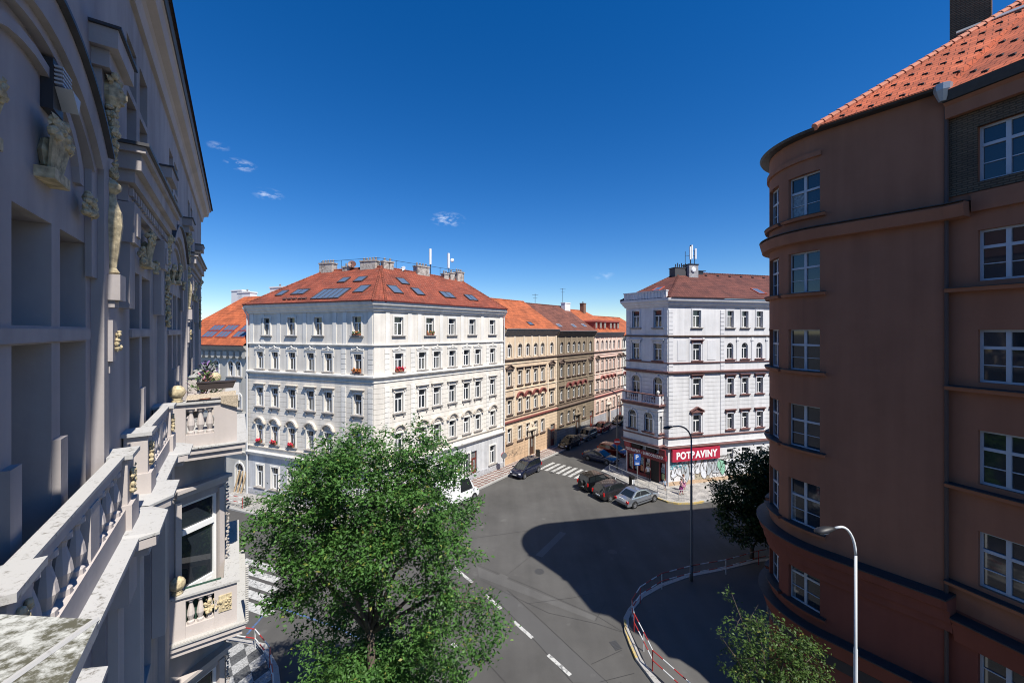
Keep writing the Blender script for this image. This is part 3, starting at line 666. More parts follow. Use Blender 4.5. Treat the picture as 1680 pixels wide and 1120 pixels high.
# roof
BL = (-22.9, 50.9); BI = (-15.4, 48.3); BR = (-9.65, 55.3)
def off(pts, o):
    mbx = MB(); mbx.sweep(pts, [(o, 0), (o, 1), (o-.1, 0)]); return [mbx.v[i*3][:2] for i in range(len(pts))]
eo = off(OUT, .62); zE = 19.22; zR = 23.25
RL = (-20.7, 44.1, zR); RC = (-13.7, 41.7, zR+.1); RR = (-6.6, 50.35, zR-.2)
e = [(p[0], p[1], zE) for p in eo]
ROOF = tiles('red_tiles', (.27, .070, .040), .44, .3, .36, lichen=.35)
B3 = lambda p, z=zE: (p[0], p[1], z)
rf = roof_obj(root, [[e[0], e[1], RC, RL], [e[1], e[2], RC], [e[2], e[3], RR, RC], [B3(BL), e[0], RL], [B3(BI), B3(BL), RL, RC], [B3(BR), B3(BI), RC, RR], [e[3], B3(BR), RR]], ROOF)
mb = MB()
for a, b in ((e[1], RC), (e[2], RC), (e[0], RL), (e[3], RR), (RL, RC), (RC, RR)):
    a = Vector(a); b = Vector(b); n = int((b-a).length/.4)
    for k in range(n): mb.tube([a+(b-a)*k/n, a+(b-a)*(k+.98)/n], [.13, .105], 6)
mb.obj('ridge_tiles', tiles('ridge_tiles', (.29, .085, .05)), rf)
mb = MB(); mb.poly([B3(BL, 0), B3(WL, 0), B3(WL, 19), B3(BL, 19)]); mb.poly([B3(BI, 0), B3(BL, 0), B3(BL, 19), B3(BI, 19)]); mb.poly([B3(BR, 0), B3(BI, 0), B3(BI, 19), B3(BR, 19)]); mb.poly([B3(WR, 0), B3(BR, 0), B3(BR, 19), B3(WR, 19)]); mb.obj('rear_wall', WHT, root)
SKYF = plain('skylight_frame', (.06, .05, .05), .5)
nLf = (Vector(e[1])-Vector(e[0])).cross(Vector(RL)-Vector(e[0])).normalized(); nRf = (Vector(e[3])-Vector(e[2])).cross(Vector(RC)-Vector(e[2])).normalized()
for (u, v, ww, hh, c, n, a) in [(463, 481, .95, 1.1, 1, nLf, e[0]), (493, 479, 1.7, 1.1, 2, nLf, e[0]), (543, 482, 3.4, 2.0, 5, nLf, e[0]), (564.5, 459.5, 1.0, 1.1, 1, nLf, e[0]), (591.5, 458, 1.1, 1.1, 1, nLf, e[0]), (594, 474, 1.2, 1.4, 1, nLf, e[0]),
                              (660.7, 461.5, 1.0, 1.3, 1, nRf, e[2]), (648, 475, 1.1, 1.5, 1, nRf, e[2]), (685.5, 478.5, 1.0, 1.4, 1, nRf, e[2]), (734, 484, 1.6, 1.3, 2, nRf, e[2]), (772.5, 488.5, 1.4, 1.3, 2, nRf, e[2])]:
    p = plane_hit(u, v, Vector(a), n); skylight(rf, roof_frame(p, n), ww, hh, SKYF, c)
mb = MB()
for k, u in enumerate((468, 476, 484, 493, 500)): p = plane_hit(u, 491.3-.1*(u-468)/3, Vector(e[0]), nLf); M_ = roof_frame(p, nLf); mb.box(-.22, .22, -.12, .12, .02, .14, T=M_)
mb.obj('snow_guard', plain('tile_vent', (.10, .05, .04), .7), rf)
BRICKC = speckled('chimney_render', (.46, .42, .37), (.2, .17, .15), .55, 4)
ridgeL = (Vector(RC)-Vector(RL)); ridgeR = Vector(RR)-Vector(RC); dL = ridgeL.normalized(); dR = ridgeR.normalized()
def ch_at(u, v_top, wd, base, dvec, root_, m, pots, dep=.8, zlow=1.2):
    t = on_line(u, base, (dvec.x, dvec.y)); p = Vector((base[0]+dvec.x*t, base[1]+dvec.y*t)); zt = H-(v_top-V0)*p.y/FPX
    chimney(root_, (p.x, p.y), (dvec.x, dvec.y), wd, dep, zR-zlow, zt, m, pots)
    return p
ch_at(538.5, 431.5, 1.75, RL, dL, rf, BRICKC, 5); ch_at(571, 437, .9, RL, dL, rf, BRICKC, 2, .7); ch_at(607, 427.5, 1.9, RL, dL, rf, BRICKC, 5)
ch_at(631, 428, .6, RC, dR, rf, BRICKC, 1, .6); ch_at(640, 429, .5, RC, dR, rf, BRICKC, 1, .6); ch_at(691.5, 436.5, 1.7, RC, dR, rf, BRICKC, 4); ch_at(730, 448.5, .7, RC, dR, rf, BRICKC, 2, .6); ch_at(740, 447, .7, RC, dR, rf, BRICKC, 1, .6); ch_at(752.5, 446, 1.1, RC, dR, rf, BRICKC, 3)
DARKM = plain('dark_steel', (.05, .05, .055), .5, .6); LITE = plain('antenna_white', (.72, .74, .76), .4)
mb = MB(); pts = []
for (u, base, dv) in ((527, RL, dL), (560, RL, dL), (600, RL, dL), (620, RL, dL)): t = on_line(u, base, (dv.x, dv.y)); pts.append((base[0]+dv.x*t, base[1]+dv.y*t, zR+1.05))
for (u, base, dv) in ((650, RC, dR), (685, RC, dR), (722, RC, dR), (760, RC, dR)): t = on_line(u, base, (dv.x, dv.y)); pts.append((base[0]+dv.x*t, base[1]+dv.y*t, zR+.95))
mb.tube(pts, .022, 5)
for p in pts: mb.tube([(p[0], p[1], zR-.1), p], .022, 5)
mb.obj('roof_railing', DARKM, rf)
def mast(u, v0, v1, base, dv, label, box, disc=False):
    t = on_line(u, base, (dv.x, dv.y)); x, y = base[0]+dv.x*t, base[1]+dv.y*t; zz = lambda v: H-(v-V0)*y/FPX
    r = thing('antenna', label, 'antenna', (x, y, zR), 'mobile antennas on the roofs')
    m = MB(); m.tube([(x, y, zR-.3), (x, y, zz(v0)-.1)], .05, 7); m.obj('mast', DARKM, r)
    m = MB(); m.tube([(x-.02, y-.12, zz(v1)), (x-.02, y-.12, zz(v0)+.02)], [.15, .16], 10); m.tube([(x, y-.1, (zz(v0)+zz(v1))/2), (x, y, (zz(v0)+zz(v1))/2)], .04, 6); m.obj('panel', LITE, r)
    if disc: m = MB(); m.lathe([(.0, .1), (.2, .06), (.23, 0), (.22, -.1)], 0, 0, 0, 12); m.obj('dish', LITE, r, Matrix.Translation((x+.42, y-.1, zz(427)))@Matrix.Rotation(R(80), 4, 'X')); m = MB(); m.tube([(x, y, zz(427)), (x+.4, y, zz(427))], .025, 5); m.obj('bracket', DARKM, r)
    return r
mast(706.5, 409, 434, RC, dR, 'tall white panel antenna on a dark mast above the red roof', 1); mast(736.5, 416, 440, RC, dR, 'white panel antenna with a small round dish, near the red roof\'s right end', 1, True)
def dish(u, v, base, dv, rad, m, label, aim):
    t = on_line(u, base, (dv.x, dv.y)); x, y = base[0]+dv.x*t, base[1]+dv.y*t; z = H-(v-V0)*y/FPX
    r = thing('satellite_dish', label, 'satellite dish', (x, y, zR), 'satellite dishes')
    M_ = Matrix.Translation((x, y-.2, z)) @ Matrix.Rotation(R(aim), 4, 'Z') @ Matrix.Rotation(R(68), 4, 'X')
    mb = MB(); pr = [(.001, 0)]+[(rad*k/6, .25*rad*(k/6)**2) for k in range(1, 7)]; mb.lathe(pr+[(rad*.97, .27*rad), (.002, .03)], 0, 0, 0, 20); mb.obj('reflector', m, r, M_, smooth=False)
    mb = MB(); mb.tube([(x, y, zR-.4), (x, y, z)], .035, 6); mb.obj('mast', DARKM, r)
    mb = MB(); mb.tube([(0, -rad*.9, .1), (0, -.1, rad*.9)], .02, 5); mb.ball((0, -.05, rad*.9), .07, 6); mb.obj('feed_arm', DARKM, r, M_)
dish(578.8, 434.5, RL, dL, .42, plain('brown_dish', (.13, .05, .035), .5), 'large brown satellite dish between the chimneys on the red roof', 15)
dish(662.5, 441.5, RC, dR, .30, LITE, 'small white satellite dish on the red roof right of the central chimneys', -20)
# flower boxes on the sills
REDF = plain('red_geraniums', (.55, .02, .05), .6, var=.3, scale=30); GREENF = plain('geranium_leaves', (.05, .11, .03), .6, var=.4, scale=30); TERR = plain('terracotta', (.3, .11, .06), .8); ORF = plain('orange_flowers', (.5, .16, .04), .6, var=.4, scale=25)
def flower_box(F, x, z, w, fm, label, full=True, group='flower boxes on the window sills'):
    M_ = F @ Matrix.Translation((x, -.12, z)); r = thing('flower_box', label, 'flower box', None, group, M_)
    m = MB(); m.slab([(-w/2+.03, 0), (w/2-.03, 0), (w/2, .17), (-w/2, .17)], -.09, .09); m.obj('box', TERR, r, M_)
    g = MB(); f = MB()
    for k in range(int(34*w)):
        a = random.uniform(-w/2, w/2); b = random.uniform(-.13, .1); c = random.uniform(.12, .34); (g if k % 3 else f).ball((a, b, c), random.uniform(.045, .075), 5, jit=.3)
        if full: f.ball((random.uniform(-w/2, w/2), random.uniform(-.2, .05), random.uniform(.16, .42)), random.uniform(.045, .08), 5, jit=.3)
    g.obj('foliage', GREENF, r, M_); f.obj('flowers', fm, r, M_)
L3 = lx(lows); R3 = rx(lowr)
flower_box(FR, R3[0], 12.87, .9, REDF, 'flower box full of bright pink-red geraniums beside the rounded corner of the white house')
flower_box(FL, L3[5], 12.87, .9, ORF, 'flower box of orange-red blooms, one window left of the pink-red geraniums')
for k, nm in ((0, 'nearest the drainpipe'), (1, 'second from the drainpipe'), (2, 'third from the drainpipe')): flower_box(FL, L3[k], 5.47, .7, REDF, 'flower box of pink geraniums low on the white house, window '+nm)
T3 = lx(tops); Q3 = rx(topr)
flower_box(FL, T3[3], 16.22, .9, ORF, 'flower box with few orange flowers, top floor, last window left of the corner', False)
flower_box(FR, Q3[1], 16.22, .9, ORF, 'flower box with leaves and orange flowers, top floor, second window right of the corner', False)

# ------------------------------------------------------------------ left neighbour
root = thing('apartment_house', 'grey plastered house with orange roof and big skylights, left of the white house', 'apartment house', (-32, 43, 0), 'apartment houses')
GRY = plaster('grey_beige_plaster', (.50, .48, .43)); P0 = along(WL, EW, -13.5)
def nx(us): return [on_line(u, P0, EW) for u in us]
xs_top = nx([355, 378.5, 391])
facade(root, P0, EW, 13.5-.02, 0, 15.0, [dict(z0=11.9, z1=13.5, xs=nx([310, 355, 378.8, 391.2]), w=.78, rise=.39, trim=WTRIM, sillm=SILLM), dict(z0=8.6, z1=10.1, xs=nx([310, 355, 391]), w=.85, rise=.3, trim=WTRIM, sillm=SILLM), dict(z0=5.2, z1=6.9, xs=nx([310, 355, 391]), w=.9, trim=WTRIM, sillm=SILLM), dict(z0=.5, z1=3.0, xs=nx([310, 350, 393]), w=1.2, rise=.6, trim=WTRIM, sill=None)], GRY)
o2 = [P0, along(WL, EW, -.02)]
band(root, o2, 14.5, .6, .5, plaster('grey_trim', (.42, .40, .36)), 'cornice', True); band(root, o2, 3.9, .4, .3, GRY, big=True); band(root, o2, 8.1, .18, .12, GRY)
mb = MB(); F = frame(P0[0], P0[1], EW[0], EW[1])
for k in range(14): x = 13.2-k*.95; mb.slab([(x-.3, 14.48), (x-.3, 14.0), (x-.15, 13.8), (x+.15, 13.8), (x+.3, 14.0), (x+.3, 14.48)], -.3, 0)
mb.obj('corbel_frieze', GRY, root, F)
NI = (-EW[1], EW[0]); zE = 15.1
e0 = (*along(P0, EW, -.5, NL, .6), zE); e1 = (*along(WL, EW, 0, NL, .6), zE); r1 = (*along(WL, EW, 0, NI, 5.6), 20.8); r0 = (*along(WL, EW, -8.6, NI, 5.6), 20.8); b1 = (*along(WL, EW, 0, NI, 11), 15.1); b0 = (*along(P0, EW, -.5, NI, 11), 15.1)
ORG = tiles('orange_tiles', (.50, .13, .05)); rf = roof_obj(root, [[e0, e1, r1, r0], [b0, e0, r0], [b1, b0, r0, r1]], ORG); gutter(root, o2, 15.15, .5, LEADR)
n = (Vector(e1)-Vector(e0)).cross(Vector(r0)-Vector(e0)).normalized()
for u in (345, 368, 396):
    for v, hh in ((548.5, 1.0), (538, .9)): p = plane_hit(u+(548.5-v)*1.15, v, Vector(e0), n); skylight(rf, roof_frame(p, n), 1.9, hh, plain('red_flashing', (.25, .06, .05), .5), 3)
for (u, vt, ww) in ((386, 476, 1.9), (398, 479, 2.2), (452, 470.5, 2.3)):
    t = on_line(u, (r0[0], r0[1]), EW); p = along(r0, EW, t, NI, .6); zt = H-(vt-V0)*p[1]/FPX; chimney(rf, p, EW, ww, .9, 19.6, zt, plain('white_render', (.72, .72, .72), .8), 1 if u > 390 else 0)
mb = MB(); mb.poly([(*P0, 0), (*along(P0, NI, 11), 0), (*along(P0, NI, 11), 15), (*P0, 15)][::-1]); mb.poly([b0[:2]+(0,), b1[:2]+(0,), b1[:2]+(15,), b0[:2]+(15,)][::-1]); mb.obj('rear_wall', GRY, root)

# ------------------------------------------------------------------ the row of houses down the side street
def row_house(nm, label, t0, t1, us, col, base, baseh, trimc, roofm, eave, ridge, groove, doors, hipend=False, dormers=False, wallsig=None, uc=True):
    p0 = along(WR, E2, t0+.01); L = t1-t0-.02; NI2 = (-N2[0], -N2[1])
    root = thing(nm, label, 'apartment house', (p0[0], p0[1], 0), 'apartment houses')
    M1 = plaster(nm+'_'+'_plaster'+str(t0), col, groove, (.5, 5.0), base, baseh, stain=.2); TR = plaster('trim'+str(t0), trimc, stain=.2); RB = plain('red_metal_ledge', (.22, .07, .06), .6, var=.2)
    xs = [on_line(u, p0, E2) for u in us]; DK = plain('dark_ledge', (.13, .09, .07), .8, var=.2)
    mid = xs[1:-1]; ends = [xs[0], xs[-1]]; dd = [on_line(u, p0, E2) for u in doors]
    rows = [dict(z0=13.35, z1=15.0, xs=xs, w=.85, rise=.42, trim=TR, sill=None), dict(z0=9.75, z1=11.55, xs=mid, w=.85, hood='flat', trim=TR, hoodm=DK, sillm=DK), dict(z0=9.75, z1=11.55, xs=ends, w=.85, hood='ped', trim=TR, hoodm=DK, sillm=DK),
            dict(z0=6.25, z1=8.0, xs=mid, w=.85, hood='arc', trim=TR, hoodm=RB, sillm=DK), dict(z0=6.25, z1=8.0, xs=ends, w=.85, hood='flat', trim=TR, hoodm=DK, sillm=DK),
            dict(z0=2.7, z1=4.5, xs=[x for x in xs if all(abs(x-d) > .75 for d in dd)], w=.85, trim=TR, sillm=DK)]
    F = facade(root, p0, E2, L, 0, eave, rows, M1, doors=[(d-.6, d+.6, .1, 3.3, 0) for d in dd])
    for k, d in enumerate(dd):
        door(root, F, d, 1.2, 3.2, .1, DOORR if k else plain('dark_brown_door', (.07, .035, .025), .5))
        if k == 0:
            s = MB(); s.box(d-.85, d-.602, -.1, 0, 0, 3.5); s.box(d+.602, d+.85, -.1, 0, 0, 3.5); s.box(d-1.0, d+1.0, -.28, 0, 3.502, 3.68); s.slab([(d-.8, 3.69), (d+.8, 3.69), (d+.45, 4.2), (d, 4.75), (d-.45, 4.2)], -.14, 0); s.ball((d, -.15, 4.2), .22, 7, jit=.2); s.obj('door_surround', TR, root, F)
    o = [p0, along(p0, E2, L)]
    band(root, o, eave-.75, .75, .5, plain('dark_cornice'+str(t0), [c*.55 for c in trimc], .8, var=.2), 'cornice', True); band(root, o, 12.85, .26, .2, DK); band(root, o, 12.45, .12, .08, TR); band(root, o, 9.15, .14, .1, TR); band(root, o, 5.15, .3, .24, RB if col[0] > .5 else DK); band(root, o, 5.7, .12, .1, DK)
    quoins(root, p0, E2, [.3, L-.3, xs[0]+(xs[1]-xs[0])*.42, xs[-1]-(xs[-1]-xs[-2])*.42], 5.9, 12.3, TR, .6, wd=.36)
    for k in range(len(xs)+1):
        x = .3 if k == 0 else (L-.3 if k == len(xs) else (xs[k-1]+xs[k])/2)
        m = MB(); m.box(x-.18, x+.18, -.06, 0, 13.15, eave-.76); m.obj('pilaster', TR, root, F)
    zE = eave+.05; e0 = (*along(p0, E2, 0, N2, .6), zE); e1 = (*along(p0, E2, L, N2, .6), zE); r0 = (*along(p0, E2, 0, NI2, 6), ridge); r1 = (*along(p0, E2, L-(4 if hipend else 0), NI2, 6), ridge); b0 = (*along(p0, E2, 0, NI2, 11.5), eave); b1 = (*along(p0, E2, L, NI2, 11.5), eave)
    rf = roof_obj(root, [[e0, e1, r1, r0], [b1, b0, r0, r1], [b0, e0, r0], [e1, b1, r1]], roofm)
    gutter(root, o, zE+.03, .5, LEADR if not uc else plain('pale_gutter', (.45, .43, .42), .5))
    m = MB()
    for k in range(int((L-(4 if hipend else 0))/.45)): a = Vector(r0)+(Vector(r1)-Vector(r0)).normalized()*.45*k; m.tube([a, a+(Vector(r1)-Vector(r0)).normalized()*.44], [.13, .11], 6)
    m.obj('ridge_tiles', roofm, rf)
    n = (Vector(e1)-Vector(e0)).cross(Vector(r0)-Vector(e0)).normalized()
    m = MB(); m.poly([b0[:2]+(0,), b1[:2]+(0,), b1, b0][::-1]); m.poly([(*along(p0, E2, L), 0), (*along(p0, E2, L), eave), b1, b1[:2]+(0,)][::-1]); m.poly([(*p0, 0), (*p0, eave), b0, b0[:2]+(0,)]); m.obj('rear_wall', M1, root)
    return root, rf, n, Vector(e0), F, xs, p0, L
ORG2 = tiles('bright_orange_tiles', (.44, .125, .05), .48, .3, .4); BRN = tiles('brown_tiles', (.19, .075, .052), .48, .3, .4)
TT, TG, TP = 12.24, 24.0, 35.7
r_, rf, n, a, F, xs, p0, L = row_house('row_house', 'tan apartment house with orange roof and graffiti at its foot', 0, TT, [835.7, 853, 866, 878.6, 890, 905], (.68, .53, .37), (.60, .42, .27), 3.0, (.68, .57, .44), ORG2, 16.8, 21.15, .42, [872, 907])
for u, v in ((870, 531),): skylight(rf, roof_frame(plane_hit(u, v, a, n), n), 1.0, .8, SKYF)
INK = plain('spray_paint_dark', (.12, .10, .09), .7)
mb = MB()
for k in range(16):
    x0 = .5+k*.2+random.uniform(-.05, .05); z0 = .9+random.uniform(-.1, .5); mb.tube([(x0, -.004, z0), (x0+random.uniform(-.1, .25), -.004, z0+random.uniform(.2, .5)), (x0+random.uniform(.1, .35), -.004, z0+random.uniform(-.1, .2)), (x0+.3, -.004, z0+random.uniform(.2, .5))], .016, 4)
mb.obj('graffiti', INK, r_, F)
r_, rf, n, a, F, xs, p0, L = row_house('row_house', 'grey-brown stone-coloured apartment house with brown roof, between the tan and the pink houses', TT, TG, [921.4, 933, 941.7, 950, 958, 968.6], (.235, .185, .130), (.34, .32, .29), 2.0, (.30, .24, .17), BRN, 16.55, 20.95, .42, [947.5, 970.5])
for u, v in ((917, 534), (941, 534.5), (958, 534)): skylight(rf, roof_frame(plane_hit(u, v, a, n), n), .9, .8, plain('pale_flashing', (.4, .4, .42), .5))
chimney(rf, along(p0, E2, L-.6, N2, -5.2), E2, 1.8, .8, 19.4, 21.6, plain('white_render', (.72, .72, .72), .8), 0)
r_, rf, n, a, F, xs, p0, L = row_house('row_house', 'pink apartment house with grey base and a row of red dormers', TG, TP, [980, 988, 995, 1001, 1007, 1015], (.72, .50, .41), (.38, .38, .40), 2.1, (.76, .62, .52), ORG2, 16.3, 20.5, .42, [998, 1018], hipend=True)
DORM = plain('dormer_red', (.30, .07, .05), .6)
for k, x in enumerate((1.2, 2.9, 4.6, 7.0, 8.6, 10.2)):
    m = MB(); m.box(x-.42, x+.42, .2, 2.0, 16.9, 18.2, 0); m.slab([(x-.55, 18.202), (x+.55, 18.202), (x+.35, 18.5), (x-.35, 18.5)], .05, 2.4, 0); m.box(x-.3, x+.3, .19, .199, 17.15, 18.05, 1); m.obj('dormer', [DORM, GLASS2], rf, F)
chimney(rf, along(p0, E2, 6.2, N2, -5.5), E2, .9, .8, 19.6, 21.9, plain('brick_chimney', (.20, .11, .07), .85, var=.3, scale=20), 1)
root, rf, n, a, F, xs, p0, L = row_house('row_house', 'cream house at the far end of the side street, beyond the pink house', TP, TP+13, [1021, 1024, 1027.5, 1031, 1034, 1038], (.70, .68, .60), (.6, .6, .58), 2.0, (.72, .7, .64), ORG2, 15.6, 19.6, .42, [1026])
def aerial(x, y, z0, z1, label):
    r = thing('aerial', label, 'aerial', (x, y, z0), 'television aerials'); m = MB(); m.tube([(x, y, z0), (x, y, z1)], .035, 5); m.obj('mast', DARKM, r)
    m = MB(); m.tube([(x-.5, y, z1-.15), (x+.5, y, z1-.15)], .02, 4)
    for k in range(6): m.tube([(x-.45+k*.18, y-.3, z1-.15), (x-.45+k*.18, y+.3, z1-.15)], .014, 4)
    m.tube([(x-.35, y, z1-.7), (x+.35, y, z1-.7)], .02, 4); m.obj('elements', DARKM, r)
q = along(WR, E2, 15.2, N2, -6); aerial(q[0], q[1], 20.8, 22.6, 'short television aerial on the ridge where the orange roof meets the brown roof'); q = along(WR, E2, TG-.3, N2, -6); aerial(q[0], q[1], 20.8, 24.2, 'tall thin television aerial beside the white chimney on the brown roof')
# ------------------------------------------------------------------ the grocery corner house
PW = plaster('pale_grey_plaster', (.68, .675, .675), .44, (4.9, 12.0), stain=.18); PT = plaster('pale_grey_trim', (.66, .66, .67), stain=.12); REDL = plain('dull_red_ledge', (.165, .078, .070), .7, var=.2)
SIGNR = plain('sign_red', (.42, .022, .055), .45); SIGNW = plain('sign_white', (.85, .85, .85), .5); BLACK = plain('black_paint', (.012, .012, .013), .5)
root = thing('grocery_house', 'pale grey-white corner house with brown-red roof, corner balcony and red grocery sign', 'apartment house', (PC1[0], PC1[1], 0), 'apartment houses')
def px(us): return [on_line(u, PC1, PE) for u in us]
def cx(us): return [on_line(u, PC2, EP) for u in us]
LF = 34.0
big = px([1143]); sm = px([1198, 1222, 1246, 1270]); dlt = sm[1]-sm[0]; sm = sm+[sm[-1]+dlt*k for k in range(1, 9)]
T = dict(trim=PT, sillm=REDL, hoodm=REDL)
rows = [dict(z0=17.0, z1=18.85, xs=big, w=1.02, trim=PT, sillm=SILLM), dict(z0=17.0, z1=18.85, xs=sm, w=.86, trim=PT, sillm=SILLM),
        dict(z0=13.4, z1=15.2, xs=big, w=1.0, hood='flat', **T), dict(z0=13.5, z1=15.3, xs=sm, w=.86, rise=.43, trim=None, surround=None, sillm=REDL),
        dict(z0=9.55, z1=11.45, xs=big, w=1.0, hood='flat', **T), dict(z0=9.55, z1=11.35, xs=sm, w=.86, hood='flat', **T),
        dict(z0=5.6, z1=7.5, xs=big, w=1.0, hood='ped', **T), dict(z0=5.7, z1=7.45, xs=sm, w=.86, hood='flat', **T), dict(z0=2.3, z1=3.5, xs=sm, w=.86, trim=None, surround=None, sillm=PT, transom=.6)]
PLOW = plaster('grocery_ground_floor', (.62, .62, .60), stain=.2)
FP = facade(root, PC1, PE, LF, 0, 20.0, rows, PW)
cw_ = [1.35, LP-1.25]
arch = dict(rise=.5, trim=PT, sillm=REDL)
FC = facade(root, PC2, EP, LP, 0, 20.0, [dict(z0=17.0, z1=18.9, xs=cw_, w=1.0, trim=PT, sillm=SILLM), dict(z0=13.4, z1=15.25, xs=cw_, w=1.0, trim=PT, hood='flat', hoodm=PT, sillm=REDL), dict(z0=9.3, z1=11.6, xs=cw_, w=1.1, **arch)], PW,
            doors=[(.25, LP-.25, .35, 2.75, 0)])
SE = along(PC2, az(43.5), 30); mb = MB(); mb.poly([(*SE, 0), (*PC2, 0), (*PC2, 20), (*SE, 20)]); q = along(PC1, PE, LF); mb.poly([(*q, 0), (*SE, 0), (*SE, 20), (*q, 20)]); mb.obj('street_wall', PW, root)  # unseen side wall, swung away from the street to pull its shadow back
OUT = [PC2, PC1, along(PC1, PE, LF)]; OUT2 = [SE]+OUT
band(root, OUT2, 19.25, .85, .55, PT, 'cornice', True); band(root, OUT2, 15.95, .2, .14, plain('dark_ledge', (.13, .09, .07), .8, var=.2)); band(root, OUT2, 13.1, .14, .12, REDL); band(root, OUT2, 12.0, .3, .26, REDL); band(root, OUT2, 5.1, .16, .14, REDL); band(root, OUT2, 4.05, .26, .3, REDL); band(root, OUT2, 4.32, .1, .1, PT)
quoins(root, PC1, PE, [.32, px([1185])[0]], 5.3, 19.0, PT, .44, wd=.55); quoins(root, PC2, EP, [.3, LP-.3], 9.6, 19.0, PT, .44, wd=.5)
for x in [(sm[k]+sm[k+1])/2 for k in range(8)]:
    m = MB(); m.box(x-.13, x+.13, -.05, 0, 13.25, 15.9); m.box(x-.2, x+.2, -.09, 0, 15.5, 15.7); m.obj('pilaster', PT, root, FP)
for x in (big[0]-.85, big[0]+.85): m = MB(); m.box(x-.13, x+.13, -.055, 0, 5.3, 7.6); m.box(x-.13, x+.13, -.05, 0, 9.3, 11.9); m.box(x-.13, x+.13, -.05, 0, 13.25, 15.9); m.obj('pilaster', PT, root, FP)
for x in (big[0]-1.9, big[0]+1.9): m = MB(); m.box(x-.55, x+.55, -.03, 0, 13.45, 15.6); m.obj('wall_panel', PT, root, FP)
# parapet over the corner
m = MB(); m.box(.0, LP+.02, -.42, -.12, 20.12, 20.85); m.box(-.05, LP+.07, -.5, -.04, 20.85, 20.96); m.box(-.05, LP+.07, -.5, -.06, 20.02, 20.12)
for k in range(13): x = .25+k*(LP-.5)/12; m.box(x-.05, x+.05, -.46, -.42, 20.13, 20.84)
m.obj('parapet', PT, root, FC)
# roof
HT = (20.86, 49.6, 23.9); zE = 20.15
eo = off([SE, PC2, PC1, along(PC1, PE, LF)], .5)
rfe = along(PC1, PE, LF, (-PE[1], PE[0]), 6); rse = along(SE, E2, 0, N2, 5)
BRT = tiles('brown_red_tiles', (.140, .050, .038), .5, .3, .35)
e = [(p[0], p[1], zE) for p in eo]
rf = roof_obj(root, [[e[2], e[3], (*rfe, 23.9), HT], [e[1], e[2], HT], [e[0], e[1], HT, (*rse, 23.9)], [HT, (*rfe, 23.9), (*rse, 23.9)]], BRT)
gutter(root, OUT[1:], 20.2, .5, REDL)
mb = MB()
for a, b in ((HT, (*rfe, 23.9)), (e[1], HT), (e[2], HT)):
    a = Vector(a); b = Vector(b); nn = int((b-a).length/.4)
    for k in range(nn): mb.tube([a+(b-a)*k/nn, a+(b-a)*(k+.97)/nn], [.13, .105], 6)
mb.obj('ridge_tiles', BRT, rf)
n = (Vector(e[3])-Vector(e[2])).cross(Vector(HT)-Vector(e[2])).normalized(); ORF_ = plain('orange_flashing', (.5, .10, .05), .5)
skylight(rf, roof_frame(plane_hit(1244, 478, Vector(e[2]), n), n), 1.1, 1.5, ORF_)
n2 = (Vector(e[2])-Vector(e[1])).cross(Vector(HT)-Vector(e[1])).normalized(); skylight(rf, roof_frame(plane_hit(1080, 474, Vector(e[1]), n2), n2), 1.0, 1.2, ORF_)
for k in range(9):
    p = Vector(HT)+ (Vector((*rfe, 23.9))-Vector(HT)).normalized()*(1.5+1.8*k); p -= Vector(n.cross(Vector((-n.y, n.x, 0)).normalized()))*.8; m = MB(); m.box(-.12, .12, -.1, .1, 0, .12, T=roof_frame(p, n)); m.obj('roof_vent', DARKM, rf)
CG = plain('grey_render', (.30, .30, .31), .8, var=.3); 
Fh = frame(HT[0]-.6, HT[1]-.9, *PE); m = MB(); m.box(1.2, 2.5, -.6, .6, 22.6, 24.75); m.box(1.14, 2.56, -.66, .66, 24.68, 24.8, 1); m.obj('chimney', [CG, DARKM], rf, Fh)
m = MB(); m.box(-.5, 1.15, -.2, .9, 22.6, 24.3); m.box(-.56, 1.13, -.26, .96, 24.3, 24.38); m.obj('chimney', plain('dark_render', (.06, .06, .065), .8), rf, Fh)
m = MB(); m.box(2.62, 4.0, .3, 1.4, 23.6, 24.1); m.box(2.57, 4.3, .2, 1.5, 24.1, 24.17, 1); m.obj('roof_hatch', [DARKM, DARKM], rf, Fh)
r = thing('antenna', 'cluster of white panel antennas on a lattice mast above the brown-red roof', 'antenna', (Fh @ Vector((1.85, 0, 24.75))), 'mobile antennas on the roofs')
m = MB(); m.tube([(1.85, 0, 24.75), (1.85, 0, 27.2)], .07, 7); m.tube([(1.1, 0, 24.3), (1.1, 0, 26.4)], .03, 5); m.tube([(2.45, 0, 24.75), (2.45, 0, 26.6)], .04, 5); m.tube([(1.1, 0, 25.9), (2.45, 0, 25.9)], .03, 5); m.tube([(1.85, 0, 26.6), (2.5, .2, 26.6)], .03, 5)
for k in range(6): m.tube([(-.35+k*.28, -.1, 24.3), (-.35+k*.28, -.1, 24.75+.15*(k % 2))], .06, 5)
m.obj('mast', DARKM, r, Fh)
for (x, y, z0, z1) in ((1.72, -.13, 25.4, 27.0), (1.98, -.11, 25.5, 27.2), (2.5, -.12, 25.5, 26.8)): m = MB(); m.box(x-.09, x+.09, y-.07, y+.07, z0, z1); m.obj('panel', LITE, r, Fh)
m = MB(); m.tube([(1.75, -.62, 24.1), (1.75, -.70, 24.1)], [.30, .32], 18); m.tube([(1.75, -.7, 24.1), (1.75, -.74, 24.1)], [.29, .24], 18); d = tag(m.obj('satellite_dish', LITE, None, Fh), 'round white satellite dish on the grey chimney of the brown-red roof', 'satellite dish', 'satellite dishes')
